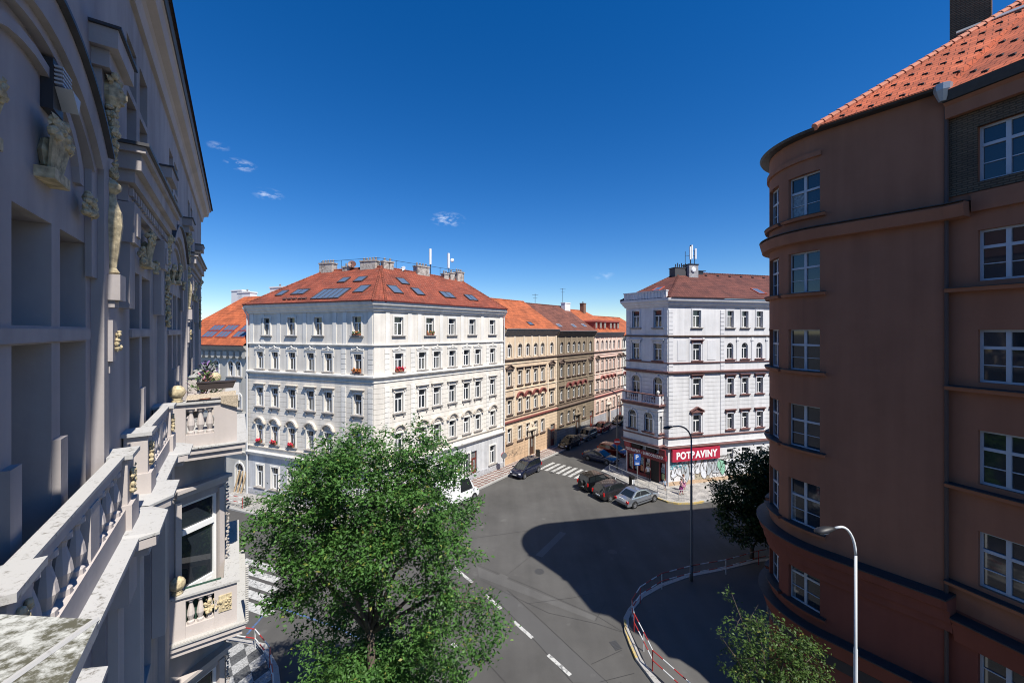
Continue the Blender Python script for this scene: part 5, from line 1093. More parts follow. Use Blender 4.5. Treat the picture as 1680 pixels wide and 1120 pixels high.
def herm(x, z0, sc_=1.0):                          # tapering vase-like figure on a bracket
    m = MB(); m.lathe([(r_*sc_, z_) for r_, z_ in [(.05, 0), (.09, .03), (.06, .08), (.09, .3), (.12, .55), (.11, .7), (.06, .84), (.05, .9), (.10, .95), (.11, 1.0), (.05, 1.06)]], x, -.10, z0, 10)
    blob_cluster(m, (x, -.10, z0+1.16), (.06, .04, .07), 16, .03, .05); m.obj('stone_herm', STO, root, FLB, smooth=False)
    m = MB(); m.box(x-.13, x+.13, -.20, 0, z0-.28, z0); m.box(x-.10, x+.10, -.15, -.001, z0-.36, z0-.281); m.box(x-.12, x+.12, -.14, 0, z0-.95, z0-.5); m.box(x-.08, x+.08, -.11, -.001, z0-1.08, z0-.951); m.obj('stone_bracket', LP_, root, FLB)
    m = MB(); blob_cluster(m, (x, -.15, z0-.72), (.05, .015, .12), 12, .025, .045); m.obj('carved_leaf', STO, root, FLB)
def pil(x, w_, z0, z1, p=.07, name='pilaster', m_=None): m = MB(); m.box(x-w_/2, x+w_/2, -p, 0, z0, z1); m.obj(name, m_ or LP_, root, FLB)
for i, (c, nl) in enumerate(BAYS):
    arch = nl == 3; b1 = EDGE[i]
    pil(b1-.28, .20, H-2.0, H+2.0, .10); pil(b1+.05, .46, H-2.0, H+2.5, .045); pil(b1-.02, .62, H-14, H-2.5, .10)
    if arch:
        # wide segmental hood over the three lights, with a recessed inner arch
        n = 20; Rr = 2.30; ca = c-.14; zt = H+2.52; th0 = math.asin(1.62/Rr)
        def arcp(r, k): q = -th0+2*th0*k/n; return (ca-r*math.sin(q), zt-Rr+r*math.cos(q))
        m = MB()
        for k in range(n): m.slab([arcp(Rr, k), arcp(Rr, k+1), arcp(Rr-.26, k+1), arcp(Rr-.26, k)], -.12, 0); m.slab([arcp(Rr-.262, k), arcp(Rr-.262, k+1), arcp(Rr-.34, k+1), arcp(Rr-.34, k)], -.07, 0)
        p0_ = arcp(Rr, 0); p1_ = arcp(Rr-.34, 0)
        for sg in (-1, 1): x_ = ca+sg*1.5; m.box(x_-.14, x_+.14, -.05, -.001, H+.55, zt-.72)
        h = m.obj('arched_hood', LP_, root, FLB); m = MB()
        for k in range(n): m.slab([arcp(Rr+.035, k), arcp(Rr+.035, k+1), arcp(Rr+.002, k+1), arcp(Rr+.002, k)], -.17, 0)
        m.obj('lead_edge', LEAD, h, FLB); m = MB(); n2 = 14
        def inp(r, k): q = PI*k/n2; return (ca+.0+r*math.cos(q), H+1.38+r*.62*math.sin(q))
        for k in range(n2): m.slab([inp(1.12, k), inp(1.12, k+1), inp(1.0, k+1), inp(1.0, k)], -.05, 0)
        m.obj('inner_arch', LP_, root, FLB)
        if i == 2:
            vx = 4.72; v = thing('wall_ventilator', 'dark metal box with angled pale hood and slats under the arched gable', 'ventilator', None, None, FLB @ Matrix.Translation((vx, 0, H+1.75)))
            PM = plain('pale_metal', (.5, .5, .5), .5); DB = plain('dark_metal_box', (.03, .03, .033), .5)
            m = MB(); m.box(vx-.11, vx+.11, -.07, -.002, H+1.74, H+2.14); m.obj('housing', DB, v, FLB); m = MB(); m.slab([(vx-.09, H+1.93), (vx+.11, H+1.93), (vx+.07, H+1.80)], -.17, -.072); m.obj('hood', PM, v, FLB); m = MB()
            for k in range(5): m.box(vx-.10, vx+.11, -.12, -.072, H+1.95+k*.032, H+1.965+k*.032)
            m.obj('slats', PM, v, FLB)
        fruit_basket(c+.17, H+1.42, .85); fruit_basket(c-.93, H+1.30, .75); m = MB(); blob_cluster(m, (c+.98, -.07, H+1.22), (.12, .03, .10), 30, .03, .055); m.obj('stone_rosette', STO, root, FLB)
        herm(b1-.12, H+.62, .85)
        mask_head(b1-.14, H+2.62, 1.15); garland(b1-.14, H+1.98, H+2.42, .08)
    else:
        # straight hood on consoles
        m = MB(); m.box(c-1.72, c+2.05, -.30, 0, H+2.26, H+2.34); m.box(c-1.66, c+2.0, -.25, -.001, H+2.05, H+2.259); m.box(c-1.60, c+1.94, -.18, -.001, H+1.9, H+2.049); m.box(c-1.5, c+1.84, -.10, -.001, H+1.68, H+1.899)
        for k in range(19): x = c-1.42+k*.1775; m.box(x-.05, x+.05, -.14, -.101, H+1.76, H+1.86)
        h = m.obj('straight_hood', LP_, root, FLB); m = MB(); m.box(c-1.76, c+2.09, -.34, 0, H+2.341, H+2.38); m.obj('lead_edge', LEAD, h, FLB)
        for x in (c-1.3, c+1.35): m = MB(); m.box(x-.2, x+.2, -.16, 0, H+1.15, H+1.67); m.box(x-.16, x+.16, -.11, -.001, H+.3, H+1.149); m.box(x-.1, x+.1, -.18, -.162, H+1.25, H+1.55); m.obj('console', LP_, root, FLB)
        fruit_basket(c+.1, H+1.32, 1.0); m = MB(); blob_cluster(m, (c-.5, -.07, H+1.12), (.12, .04, .1), 22, .03, .055); m.obj('stone_rosette', STO, root, FLB); m = MB(); blob_cluster(m, (c+.75, -.07, H+1.12), (.12, .04, .1), 22, .03, .055); m.obj('stone_rosette', STO, root, FLB)
        garland(b1-.18, H+.1, H+1.75, .12); mask_head(b1-.18, H+1.85, 1.1)
    m = MB(); m.box(b1-.46, b1+.34, -.22, 0, H+2.98, H+3.18); m.box(b1-.38, b1+.26, -.14, -.001, H+2.80, H+2.979); m.box(b1-.32, b1+.18, -.07, -.001, H+2.42, H+2.799); h = m.obj('pier_hood', LP_, root, FLB)
    m = MB(); m.box(b1-.49, b1+.37, -.25, 0, H+3.181, H+3.21); m.obj('lead_edge', LEAD, h, FLB)
    x0, x1 = {0: (-4.6, -2.2), 1: (-.9, 1.4), 2: (3.38, 6.2), 3: (7.42, 9.7), 4: (99, 99), 5: (15.6, 17.8)}[i]
    if x0 < 90:
        zt = H-1.36; zb = H-2.12
        for x in (x0, x1):
            m = MB(); m.box(x-.16, x+.16, -.26, -.02, zb-.08, zt-.05); m.box(x-.19, x+.19, -.30, -.021, zb-.08, zb+.2); p_ = m.obj('parapet_pier', LT_, root, FLB)
            m = MB(); m.box(x-.21, x+.21, -.31, .0, zt-.049, zt); m.obj('coping', COP, p_, FLB)
            m = MB(); blob_cluster(m, (x, -.275, zb+.43), (.06, .012, .15), 26, .025, .042); m.obj('carved_leaf', STO, p_, FLB)
        m = MB(); m.box(x0+.212, x1-.212, -.225, -.14, zt-.14, zt-.035); m.box(x0+.192, x1-.192, -.25, -.10, zb-.08, zb+.16); nb = 8
        for k in range(nb):
            x = x0+.36+(x1-x0-.72)*k/(nb-1)
            if k == 4: m.box(x-.13, x+.13, -.235, -.085, zb+.161, zt-.141)
            else: balu(m, x, -.18, zb+.16, zt-.14-zb-.16, .065, 9)
        m.obj('balustrade', LT_, root, FLB)
        m = MB(); m.box(x0+.212, x1-.212, -.245, -.13, zt-.034, zt-.004); m.obj('coping', COP, root, FLB)
        q0, q1 = lights(c, nl)[0]-.35, lights(c, nl)[-1]+.35
        m = MB(); m.box(q0, q1, -.06, .34, H-2.07, H-2.052); m.obj('balcony_floor', GRN_, root, FLB)
        o = [(x0-.62, -.30), (x0-.34, -.52), (x0+.32, -.52), (x0+.40, -.36), (x1-.40, -.36), (x1-.34, -.52), (x1+.32, -.52), (x1+.56, -.34)]
        m = MB(); m.prism(o+[(x1+.56, 0), (x0-.62, 0)], zb-.24, zb-.14, 1); h = m.obj('ledge', [COP, LT_], root, FLB); m = MB()
        for a, b in zip(o[:-1], o[1:]): m.poly([(a[0], a[1]-.03, zb-.10), (b[0], b[1]-.03, zb-.10), (b[0], -.02, zb-.05), (a[0], -.02, zb-.05)]); m.poly([(a[0], a[1]-.03, zb-.13), (b[0], b[1]-.03, zb-.13), (b[0], b[1]-.03, zb-.10), (a[0], a[1]-.03, zb-.10)])
        m.obj('ledge_sheet', COP, h, FLB)
        m = MB(); m.box(x0-.28, x0+.28, -.44, -.002, zb-.34, zb-.242); m.box(x1-.28, x1+.28, -.44, -.002, zb-.34, zb-.242); m.box(x0+.281, x1-.281, -.28, -.002, zb-.42, zb-.242)
        for x in (x0, x1): m.box(x-.2, x+.2, -.28, -.003, zb-.9, zb-.342); m.box(x-.15, x+.15, -.18, -.004, zb-3.4, zb-.902)
        m.obj('cornice', LT_, root, FLB)
# eaves
m = MB(); m.sweep([(*LB(S0, -DW),), (*LB(S1, -DW),), along(LB(S1, -DW), NA, -9)], [(-.05, ZT-.5), (.06, ZT-.5), (.09, ZT-.3), (.13, ZT-.25), (.24, ZT-.2), (.27, ZT-.02), (.30, ZT+.02), (-.05, ZT+.02)]); m.obj('eaves_cornice', plaster('eaves_plaster', (.52, .46, .42), stain=.1), root, recalc=True)
m = MB(); m.sweep([(*LB(S0, -DW),), (*LB(S1, -DW),), along(LB(S1, -DW), NA, -9)], [(-.05, ZT+.021), (.32, ZT+.021), (.35, ZT+.10), (.32, ZT+.13), (-.05, ZT+.12)]); m.obj('gutter', LEAD, root, recalc=True)
rz = FLB @ Vector((0, 0, 0)); q = lambda x, y, z: tuple(FLB @ Vector((x, y, z)))
roof_obj(root, [[q(S0, -.4, ZT+.12), q(S1+.4, -.4, ZT+.12), q(S1-4, 5, ZT+3.6), q(S0, 5, ZT+3.6)], [q(S1+.4, -.4, ZT+.12), q(S1+.4, 9.2, ZT+.12), q(S1-4, 5, ZT+3.6)], [q(S1+.4, 9.2, ZT+.12), q(S0, 9.2, ZT+.12), q(S0, 5, ZT+3.6), q(S1-4, 5, ZT+3.6)]], tiles('dark_slate', (.10, .06, .05)))
# capped pier of the nearest parapet, just beside the camera
m = MB(); zc_ = H-1.2
c0 = (2.38, -.77); 
m.prism([(.6, -.77), (2.38, -.77), (2.66, -.42), (2.9, 0), (.6, 0)], zc_-.075, zc_-.02, 1); m.poly([(.6, -.77, zc_-.018), (2.38, -.77, zc_-.018), (1.6, -.36, zc_+.05), (.6, -.36, zc_+.05)]); m.poly([(2.38, -.77, zc_-.018), (2.66, -.42, zc_-.018), (2.9, 0, zc_-.012), (1.6, 0, zc_+.05), (1.6, -.36, zc_+.05)]); m.poly([(.6, -.36, zc_+.05), (1.6, -.36, zc_+.05), (1.6, 0, zc_+.05), (.6, 0, zc_+.05)])
cp = m.obj('pier_cap', [LICH, COP], root, FLB)
m = MB(); m.tube([(2.38, -.765, zc_-.018), (1.6, -.36, zc_+.052), (1.1, -.36, zc_+.052)], .013, 6); m.obj('cap_rib', COP, cp, FLB)
m = MB(); m.prism([(.5, -.60), (2.1, -.60), (2.4, -.2), (2.4, 0), (.5, 0)], H-2.6, zc_-.076); m.obj('parapet_pier', LT_, root, FLB)
# corner balconies on the projecting bay
def balcony(zf, zt_, s0, s1, out, sphere=True, green=True, name='balcony'):
    y1 = -out
    m = MB(); m.box(s0, s1, y1, 0, zf-.12, zf); m.box(s0+.06, s1-.06, y1+.06, 0, zf-.26, zf-.121); b = m.obj(name, LT_, root, FLB)
    m = MB(); m.box(s0-.04, s1+.04, y1-.04, 0, zf+.001, zf+.03); m.obj('slab_sheet', COP, b, FLB)
    ph = zt_-zf
    m = MB(); i0, iy = s0+.12, y1+.16
    m.box(i0, i0+.2, iy, iy+.42, zf+.031, zt_-.05); m.box(s1-.32, s1-.12, iy, iy+.42, zf+.031, zt_-.05); m.box(i0, i0+.2, -.34, -.01, zf+.031, zt_-.05)
    m.box(i0+.01, i0+.19, iy+.421, -.341, zf+.031, zf+.28); m.box(i0+.201, s1-.321, iy+.01, iy+.19, zf+.031, zf+.28)
    L_ = -.341-(iy+.421)
    for k in range(3): balu(m, i0+.1, iy+.421+L_*(k+.5)/3, zf+.28, ph-.44, .075, 9)
    for k in range(7): balu(m, i0+.55+(s1-s0-1.4)*k/6, iy+.1, zf+.28, ph-.44, .075, 8)
    m.box(i0+.005, i0+.195, iy+.421, -.341, zt_-.16, zt_-.05); m.box(i0+.201, s1-.321, iy+.005, iy+.195, zt_-.16, zt_-.05); m.obj('balustrade', LT_, b, FLB)
    m = MB(); m.box(i0-.05, i0+.25, iy-.05, -.01, zt_-.049, zt_); m.box(i0+.251, s1-.08, iy-.05, iy+.25, zt_-.049, zt_); m.obj('rail', COP, b, FLB)
    if sphere: m = MB(); m.lathe([(.09, 0), (.11, .03), (.07, .06), (.10, .09)], i0+.1, -.19, zt_, 12); m.ball((i0+.1, -.19, zt_+.22), .15, 14); m.obj('stone_ball', STO, b, FLB, smooth=True)
    return b, i0, iy
s0, s1 = 11.05, 14.75
bu, i0, iy = balcony(H-2.56, H-1.55, s0, s1, 1.42, True)
bl, i0, iy = balcony(H-6.72, H-5.72, s0, s1, 1.42, True)
m = MB(); m.box(i0+.215, i0+.23, iy+.3, -.3, H-6.69, H-5.68); m.obj('balcony_screen', plain('green_mesh', (.025, .07, .05), .9, var=.5, scale=60), bl, FLB)
m = MB(); m.box(i0-.02, i0-.001, iy+.1, iy+.34, H-6.35, H-5.98); blob_cluster(m, (i0-.03, iy+.22, H-6.16), (.01, .09, .12), 18, .02, .035); m.obj('carved_panel', STO, bl, FLB)
m = MB(); blob_cluster(m, (i0+.02, -.65, H-6.15), (.05, .3, .12), 30, .03, .06); m.obj('carved_flowers', STO, bl, FLB)
m = MB()
for k in range(60): m.box(s0-.045, s0-.04+.06, -1.44+k*.024, -1.44+k*.024+.014, H-6.69, H-6.66)
m.obj('pigeon_wire', plain('pale_wire', (.5, .48, .44), .8), bl, FLB)
m = MB(); m.box(s0-.03, s0+.03, -1.47, -1.42, H-6.7, H-5.4)
for k in range(26): m.box(s0-.05, s0+.05, -1.48, -1.425, H-6.68+k*.05, H-6.665+k*.05)
m.obj('pigeon_wire', plain('pale_wire', (.5, .48, .44), .8), bl, FLB)
# reed screen over the upper rail, planter and plants
m = MB(); m.poly([(i0-.06, -.35, H-1.50), (i0+.30, -.35, H-1.44), (i0+.30, iy+.02, H-1.40), (i0-.06, iy+.02, H-1.46)]); m.poly([(i0-.06, iy+.3, H-1.46), (i0-.08, iy-.02, H-1.46), (i0-.08, iy-.02, H-1.75), (i0-.06, iy+.3, H-1.62)]); tag(m.obj('reed_mat', plain('dry_reed', (.40, .33, .24), .9, var=.5, scale=50), None, FLB), 'dry reed matting laid over the rail of the upper corner balcony', 'reed mat')
M_ = FLB @ Matrix.Translation((12.3, -.85, H-1.42)); pb = thing('planter_box', 'long dark brown planter box standing on the upper balcony', 'planter', None, None, M_)
m = MB(); m.slab([(-.33, 0), (.33, 0), (.38, .15), (-.38, .15)], -.1, .1); m.box(-.40, .40, -.115, .115, .15, .175); m.obj('box', plain('dark_brown_planter', (.04, .028, .024), .6), pb, M_ @ Matrix.Rotation(R(90), 4, 'Z'))
def pot_plant(x, y, z, hgt, wd, cf, label, n=150, fl=None):
    M_ = FLB @ Matrix.Translation((x, y, z)); r = thing('potted_plant', label, 'potted plant', None, 'plants on the upper balcony', M_)
    m = MB(); m.lathe([(.10, 0), (.14, .22), (.15, .24), (.12, .24)], 0, 0, 0, 10); m.obj('pot', TERR, r, M_)
    g = MB()
    for k in range(n):
        a = random.uniform(0, 2*PI); q_ = random.random(); p = Vector((math.cos(a)*wd*q_, math.sin(a)*wd*q_, .24+hgt*random.random()*(1-.4*q_))); d = Vector((math.cos(a), math.sin(a), random.uniform(.2, 1.2))).normalized()*random.uniform(.08, .16); s_ = d.cross(Vector((0, 0, 1))).normalized()*.03
        g.poly([p, p+d*.5+s_, p+d, p+d*.5-s_], 1 if fl and random.random() < .3 else 0)
    g.obj('foliage', [cf, fl or cf], r, M_)
GP = plain('bright_plant_green', (.09, .16, .04), .6, var=.4, scale=20); GP2 = plain('dark_plant_green', (.03, .06, .025), .6, var=.4, scale=20)
pot_plant(13.7, -.55, H-2.0, .7, .36, GP, 'bushy yellow-green potted plant with pinkish flowers on the upper balcony', 260, plain('pink_flowers', (.45, .2, .25), .6)); pot_plant(15.9, -.5, H-1.75, .6, .26, GP2, 'dark potted plant with small purple flowers behind the yellow-green one', 200, plain('purple_flowers', (.2, .1, .3), .6))
m = MB(); m.box(14.8, 15.1, -.9, -.55, H-2.5, H-1.62); p_ = m.obj('parapet_pier', LT_, root, FLB); m = MB(); m.box(14.76, 15.14, -.94, -.5, H-1.619, H-1.57); m.obj('coping', COP, p_, FLB); m = MB(); m.ball((14.95, -.72, H-1.4), .16, 14); m.obj('stone_ball', STO, p_, FLB, smooth=True)
# projecting bay below the upper balcony, its splayed side holding the glazed door
def bay(z0, z1):
    m = MB(); a = (11.55, 0); b = (12.35, -1.0); c_ = (14.75, -1.0)
    for (p, q_) in ((b, c_), (c_, (14.75, 0))): m.poly([(p[0], p[1], z0), (q_[0], q_[1], z0), (q_[0], q_[1], z1), (p[0], p[1], z1)])
    m.obj('bay_wall', LP_, root, FLB)
    wa = FLB @ Vector((a[0], a[1], 0)); wb = FLB @ Vector((b[0], b[1], 0)); e_ = (wb-wa).normalized(); Lb = (wb-wa).length
    Fb = frame(wa.x, wa.y, e_.x, e_.y); m = MB(); d0, d1, dz0, dz1 = .26, 1.12, z0+.18, z0+2.75
    wall_with_openings(m, 0, Lb, z0, z1, [(d0, d1, dz0, dz1, 0)], .16); m.obj('bay_wall', LP_, root, Fb)
    xc = (d0+d1)/2; wd = d1-d0; m = MB(); t = .07
    m.box(d0, d0+t, .06, .15, dz0, dz1); m.box(d1-t, d1, .06, .15, dz0, dz1); m.box(d0+t, d1-t, .06, .15, dz1-t, dz1); m.box(d0+t, d1-t, .03, .15, dz0+1.85, dz0+1.97); m.box(d0+t, d1-t, .05, .15, dz0+.05, dz0+.62); m.box(d0+t, d1-t, .06, .15, dz0, dz0+.049)
    for k in range(3): x = d0+t+.08+k*(wd-.3)/2.4; m.box(x, x+.13, .035, .05, dz0+.14, dz0+.54)
    d_ = m.obj('balcony_door', FRAME, root, Fb); m = MB(); m.box(d0+t, d1-t, .10, .12, dz0+.621, dz1-t); m.obj('door_pane', GLASS, d_, Fb)
    m = MB(); m.box(d0-.13, d0-.002, -.05, 0, dz0, dz1+.1); m.box(d1+.002, d1+.13, -.05, 0, dz0, dz1+.1); m.box(d0-.2, d1+.2, -.22, 0, dz1+.34, dz1+.42); m.box(d0-.16, d1+.16, -.14, -.001, dz1+.22, dz1+.339); m.obj('door_surround', LT_, root, Fb)
    m = MB()
    for k in range(22): blob_cluster(m, (d1+.20, -.05, dz0+.9+k*.085), (.035, .015, .03), 2, .025, .045)
    m.obj('carved_drop', plain('grey_beige_stone', (.40, .36, .32), .9, var=.2), root, Fb)  # greyer stone colour than the other carvings
bay(H-6.72, H-2.82); bay(H-11.0, H-6.98)

# ------------------------------------------------------------------ trees
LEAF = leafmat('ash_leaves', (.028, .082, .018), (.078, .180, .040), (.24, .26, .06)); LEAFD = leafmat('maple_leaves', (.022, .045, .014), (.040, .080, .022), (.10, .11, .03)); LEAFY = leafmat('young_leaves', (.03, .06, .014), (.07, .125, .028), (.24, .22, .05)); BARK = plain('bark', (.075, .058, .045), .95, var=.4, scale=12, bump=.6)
def leaf_mesh(name, centres, per, spread, size, mat, seed):
    rng = np.random.default_rng(seed); n = len(centres)*per
    c = np.repeat(np.asarray(centres, dtype=np.float32), per, axis=0)
    p = c+rng.normal(0, 1, (n, 3))*np.array([spread, spread, spread*.62])
    d = rng.normal(0, 1, (n, 3)); d[:, 2] = d[:, 2]*.45-.25; d /= np.linalg.norm(d, axis=1, keepdims=True)
    nrm = rng.normal(0, .55, (n, 3))+np.array([0, 0, 1.0]); s = np.cross(d, nrm); s /= np.linalg.norm(s, axis=1, keepdims=True)+1e-6
    L_ = size*rng.uniform(.6, 1.35, (n, 1)); W_ = L_*rng.uniform(.17, .27, (n, 1)); up = np.cross(s, d)*L_*.12
    v = np.stack([p, p+d*L_*.5+s*W_+up, p+d*L_, p+d*L_*.5-s*W_+up], axis=1).reshape(-1, 3)
    me = bpy.data.meshes.new(name); me.vertices.add(4*n); me.vertices.foreach_set('co', v.astype(np.float32).ravel()); me.loops.add(4*n); me.loops.foreach_set('vertex_index', np.arange(4*n, dtype=np.int32)); me.polygons.add(n); me.polygons.foreach_set('loop_start', np.arange(0, 4*n, 4, dtype=np.int32))
    me.update(calc_edges=True); at = me.attributes.new('tone', 'FLOAT', 'FACE')
    tone = np.clip(np.repeat(rng.uniform(.15, .75, len(centres)), per)+rng.normal(0, .16, n), 0, .96); tone[rng.random(n) < .025] = 1.0
    at.data.foreach_set('value', tone.astype(np.float32)); me.materials.append(mat); return me
def blob_centres(blobs, dens, seed, shell=.5):
    rng = np.random.default_rng(seed); out = []
    for (x, y, z, rx, ry, rz) in blobs:
        n = int(dens*rx*ry*rz*4.19)
        u = rng.normal(0, 1, (n, 3)); u /= np.linalg.norm(u, axis=1, keepdims=True); r = (shell+(1-shell)*rng.random((n, 1)))**.8; out.append(np.array([x, y, z])+u*r*np.array([rx, ry, rz]))
    return np.concatenate(out)
def limb_paths(m, base, fork, tips, r0, seed):
    rnd = random.Random(seed); m.tube([base, (base[0]+.03, base[1], base[2]+(fork[2]-base[2])*.5), fork], [r0, r0*.8, r0*.7], 9)
    for t in tips:
        a = Vector(fork); b = Vector(t); mid = a+(b-a)*.5+Vector((rnd.uniform(-.2, .2), rnd.uniform(-.2, .2), (b-a).length*.12)); m.tube([a-Vector((0, 0, .15)), mid, b], [r0*.5, r0*.3, r0*.06], 6)
        for k in range(3):
            s_ = mid+(b-mid)*rnd.uniform(0, .7); e_ = s_+Vector((rnd.uniform(-1, 1), rnd.uniform(-1, 1), rnd.uniform(.1, .8)))*(b-a).length*.25; m.tube([s_, (s_+e_)/2+Vector((0, 0, .08)), e_], [r0*.16, r0*.1, r0*.03], 5)
TY = 13.0; kx_ = TY/FPX
def tp(u, v, y=0.0): return ((u-U0)*kx_, TY+y, H-(v-V0)*kx_)
r = thing('street_tree', 'big leafy ash tree with a broad sunlit crown standing in the centre foreground', 'tree', ((612-U0)*kx_, TY, 0), 'street trees')
bl_ = []; rt = random.Random(21)
lobes = [(505, 812, 62), (455, 850, 34), (560, 775, 52), (605, 735, 40), (560, 730, 34), (640, 790, 55), (690, 738, 42), (728, 738, 28), (712, 795, 46), (752, 838, 30), (748, 755, 16), (470, 900, 44), (540, 880, 60), (610, 865, 56), (680, 860, 52), (740, 880, 46), (520, 950, 48), (590, 935, 40), (650, 935, 40), (715, 950, 44), (760, 930, 30), (480, 965, 26), (495, 1005, 24), (795, 1015, 34), (740, 1005, 40), (690, 1005, 34), (520, 1020, 36), (575, 1010, 30), (620, 985, 26), (770, 1060, 34), (700, 1060, 40), (815, 1045, 18), (560, 1060, 40), (610, 1085, 48), (540, 1105, 40), (660, 1120, 46), (740, 1110, 30), (430, 815, 13), (440, 775, 10), (680, 700, 18), (585, 703, 14), (640, 720, 22), (760, 1060, 24), (600, 1160, 70), (690, 1160, 50), (440, 890, 22)]
for (u, v, rp) in lobes:
    for y in ((-1.0, .1, 1.2) if rp > 45 else ((-.5, .7) if rp > 30 else (rt.uniform(-.5, .5),))):
        k = rt.uniform(.72, 1.0); p = tp(u+rt.uniform(-.25, .25)*rp, v+rt.uniform(-.25, .25)*rp, y+rt.uniform(-.3, .3)); bl_.append((*p, rp*kx_*k*1.06, max(.5, rp*kx_*.85*k), rp*kx_*.78*k))
cs = blob_centres(bl_, 13.0, 3, .58)
keep = [not (tp(570, 0)[0] < c[0] < tp(680, 0)[0] and tp(0, 1038)[2] < c[2] < tp(0, 968)[2] and c[1] < TY+1.0) or random.random() < .35 for c in cs]; cs = cs[np.array(keep)]
link('crown', leaf_mesh('crown', cs, 54, .165, .130, LEAF, 5), r)
m = MB(); limb_paths(m, (tp(612, 0)[0], TY, 0), tp(608, 1030), [tp(520, 820), tp(600, 760, .4), tp(700, 790, -.3), tp(760, 960), tp(640, 860, 1), tp(480, 900, -.4), tp(790, 1000, .3), tp(560, 900, -1), tp(700, 900, .9)], .17, 1); m.obj('trunk', BARK, r, smooth=True)
def small_tree(label, cx, cy, pix, dens, per, sp, size, mat, r0, fork_uv, tips, seed, spread_y=.9, name='street_tree', group='street trees'):
    k = cy/FPX; f = lambda u, v, y=0: ((u-U0)*k, cy+y, H-(v-V0)*k)
    r = thing(name, label, 'tree', (cx, cy, 0), group); bl = []
    for (u, v, rp) in pix: bl.append((*f(u, v, random.uniform(-.3, .3)), rp*k, max(rp*k*spread_y, .35), rp*k*.9))
    link('crown', leaf_mesh('crown', blob_centres(bl, dens, seed), per, sp, size, mat, seed), r)
    m = MB(); limb_paths(m, (cx, cy, 0), f(*fork_uv), [f(*t) for t in tips], r0, seed); m.obj('trunk', BARK, r, smooth=True)
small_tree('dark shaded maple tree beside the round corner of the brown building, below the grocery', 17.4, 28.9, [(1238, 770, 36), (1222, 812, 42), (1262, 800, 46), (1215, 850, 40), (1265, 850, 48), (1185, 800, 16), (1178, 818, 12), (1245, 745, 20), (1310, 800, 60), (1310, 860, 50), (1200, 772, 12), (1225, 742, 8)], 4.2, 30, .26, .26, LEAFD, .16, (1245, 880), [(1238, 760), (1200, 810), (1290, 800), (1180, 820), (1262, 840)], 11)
small_tree('young sunlit tree with sparse bright sprays in the bottom right corner', 9.9, 14.6, [(1200, 985, 16), (1215, 1005, 14), (1240, 1012, 20), (1262, 1005, 12), (1195, 1028, 18), (1175, 1038, 10), (1228, 1042, 24), (1262, 1050, 30), (1300, 1046, 22), (1285, 1085, 40), (1235, 1085, 32), (1330, 1085, 34), (1320, 1055, 14), (1200, 1100, 18), (1345, 1060, 8), (1270, 1130, 60), (1340, 1130, 40), (1200, 970, 8)], 16, 24, .13, .12, LEAFY, .09, (1262, 1180), [(1200, 972), (1178, 1036), (1300, 1040), (1240, 1010), (1340, 1070), (1200, 1098)], 12, 1.0)
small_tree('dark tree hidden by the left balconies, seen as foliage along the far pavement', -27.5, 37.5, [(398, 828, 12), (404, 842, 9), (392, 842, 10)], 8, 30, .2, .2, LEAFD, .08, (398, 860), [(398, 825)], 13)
# ------------------------------------------------------------------ vehicles
TYRE = plain('tyre_rubber', (.014, .014, .014), .8); RIMM = plain('alloy_rim', (.45, .46, .48), .35, .7); LAMPR = plain('red_lamp_glass', (.5, .012, .012), .15); LAMPC = plain('clear_lamp_glass', (.7, .72, .75), .1); PLATE = plain('plate_white', (.7, .7, .68), .5); TRIMB = plain('black_plastic', (.015, .015, .016), .6); CGL = plain('car_glass', (.012, .016, .018), .04, spec=.9)
def lerp_prof(pr, x):
    for (a, za), (b, zb) in zip(pr[:-1], pr[1:]):
        if a <= x <= b: return za+(zb-za)*(x-a)/(b-a)
    return pr[-1][1]
SHAPES = {  # deck profile of the lower body, glasshouse corners (rear foot, rear top, front top, front foot) as fractions of the length from the rear, wheel places
    'sedan': dict(deck=[(0, .60), (.012, .78), (.03, .90), (.16, .96), (.30, .95), (.70, .93), (.80, .87), (.93, .76), (.985, .66), (1, .50)], gl=(.13, .29, .56, .745), wh=(.20, .795), roofw=.74),
    'wagon': dict(deck=[(0, .55), (.012, .80), (.03, .95), (.30, .97), (.72, .94), (.82, .88), (.94, .77), (.985, .66), (1, .50)], gl=(.015, .09, .58, .76), wh=(.19, .80), roofw=.76),
    'hatch': dict(deck=[(0, .55), (.012, .82), (.03, .98), (.30, .98), (.72, .95), (.84, .88), (.95, .76), (.985, .66), (1, .5)], gl=(.02, .11, .55, .78), wh=(.18, .81), roofw=.76),
    'mpv': dict(deck=[(0, .58), (.012, .86), (.03, 1.02), (.30, 1.02), (.76, 1.0), (.88, .90), (.96, .78), (.99, .66), (1, .5)], gl=(.02, .07, .56, .84), wh=(.19, .82), roofw=.78),
    'suv': dict(deck=[(0, .62), (.012, .9), (.03, 1.06), (.30, 1.06), (.72, 1.05), (.84, 1.0), (.95, .92), (.985, .8), (1, .58)], gl=(.015, .08, .56, .745), wh=(.19, .80), roofw=.78),
    'van': dict(deck=[(0, .7), (.012, 1.0), (.03, 1.2), (.30, 1.2), (.78, 1.2), (.9, 1.08), (.97, .9), (.99, .7), (1, .5)], gl=(.012, .03, .70, .86), wh=(.2, .82), roofw=.86)}
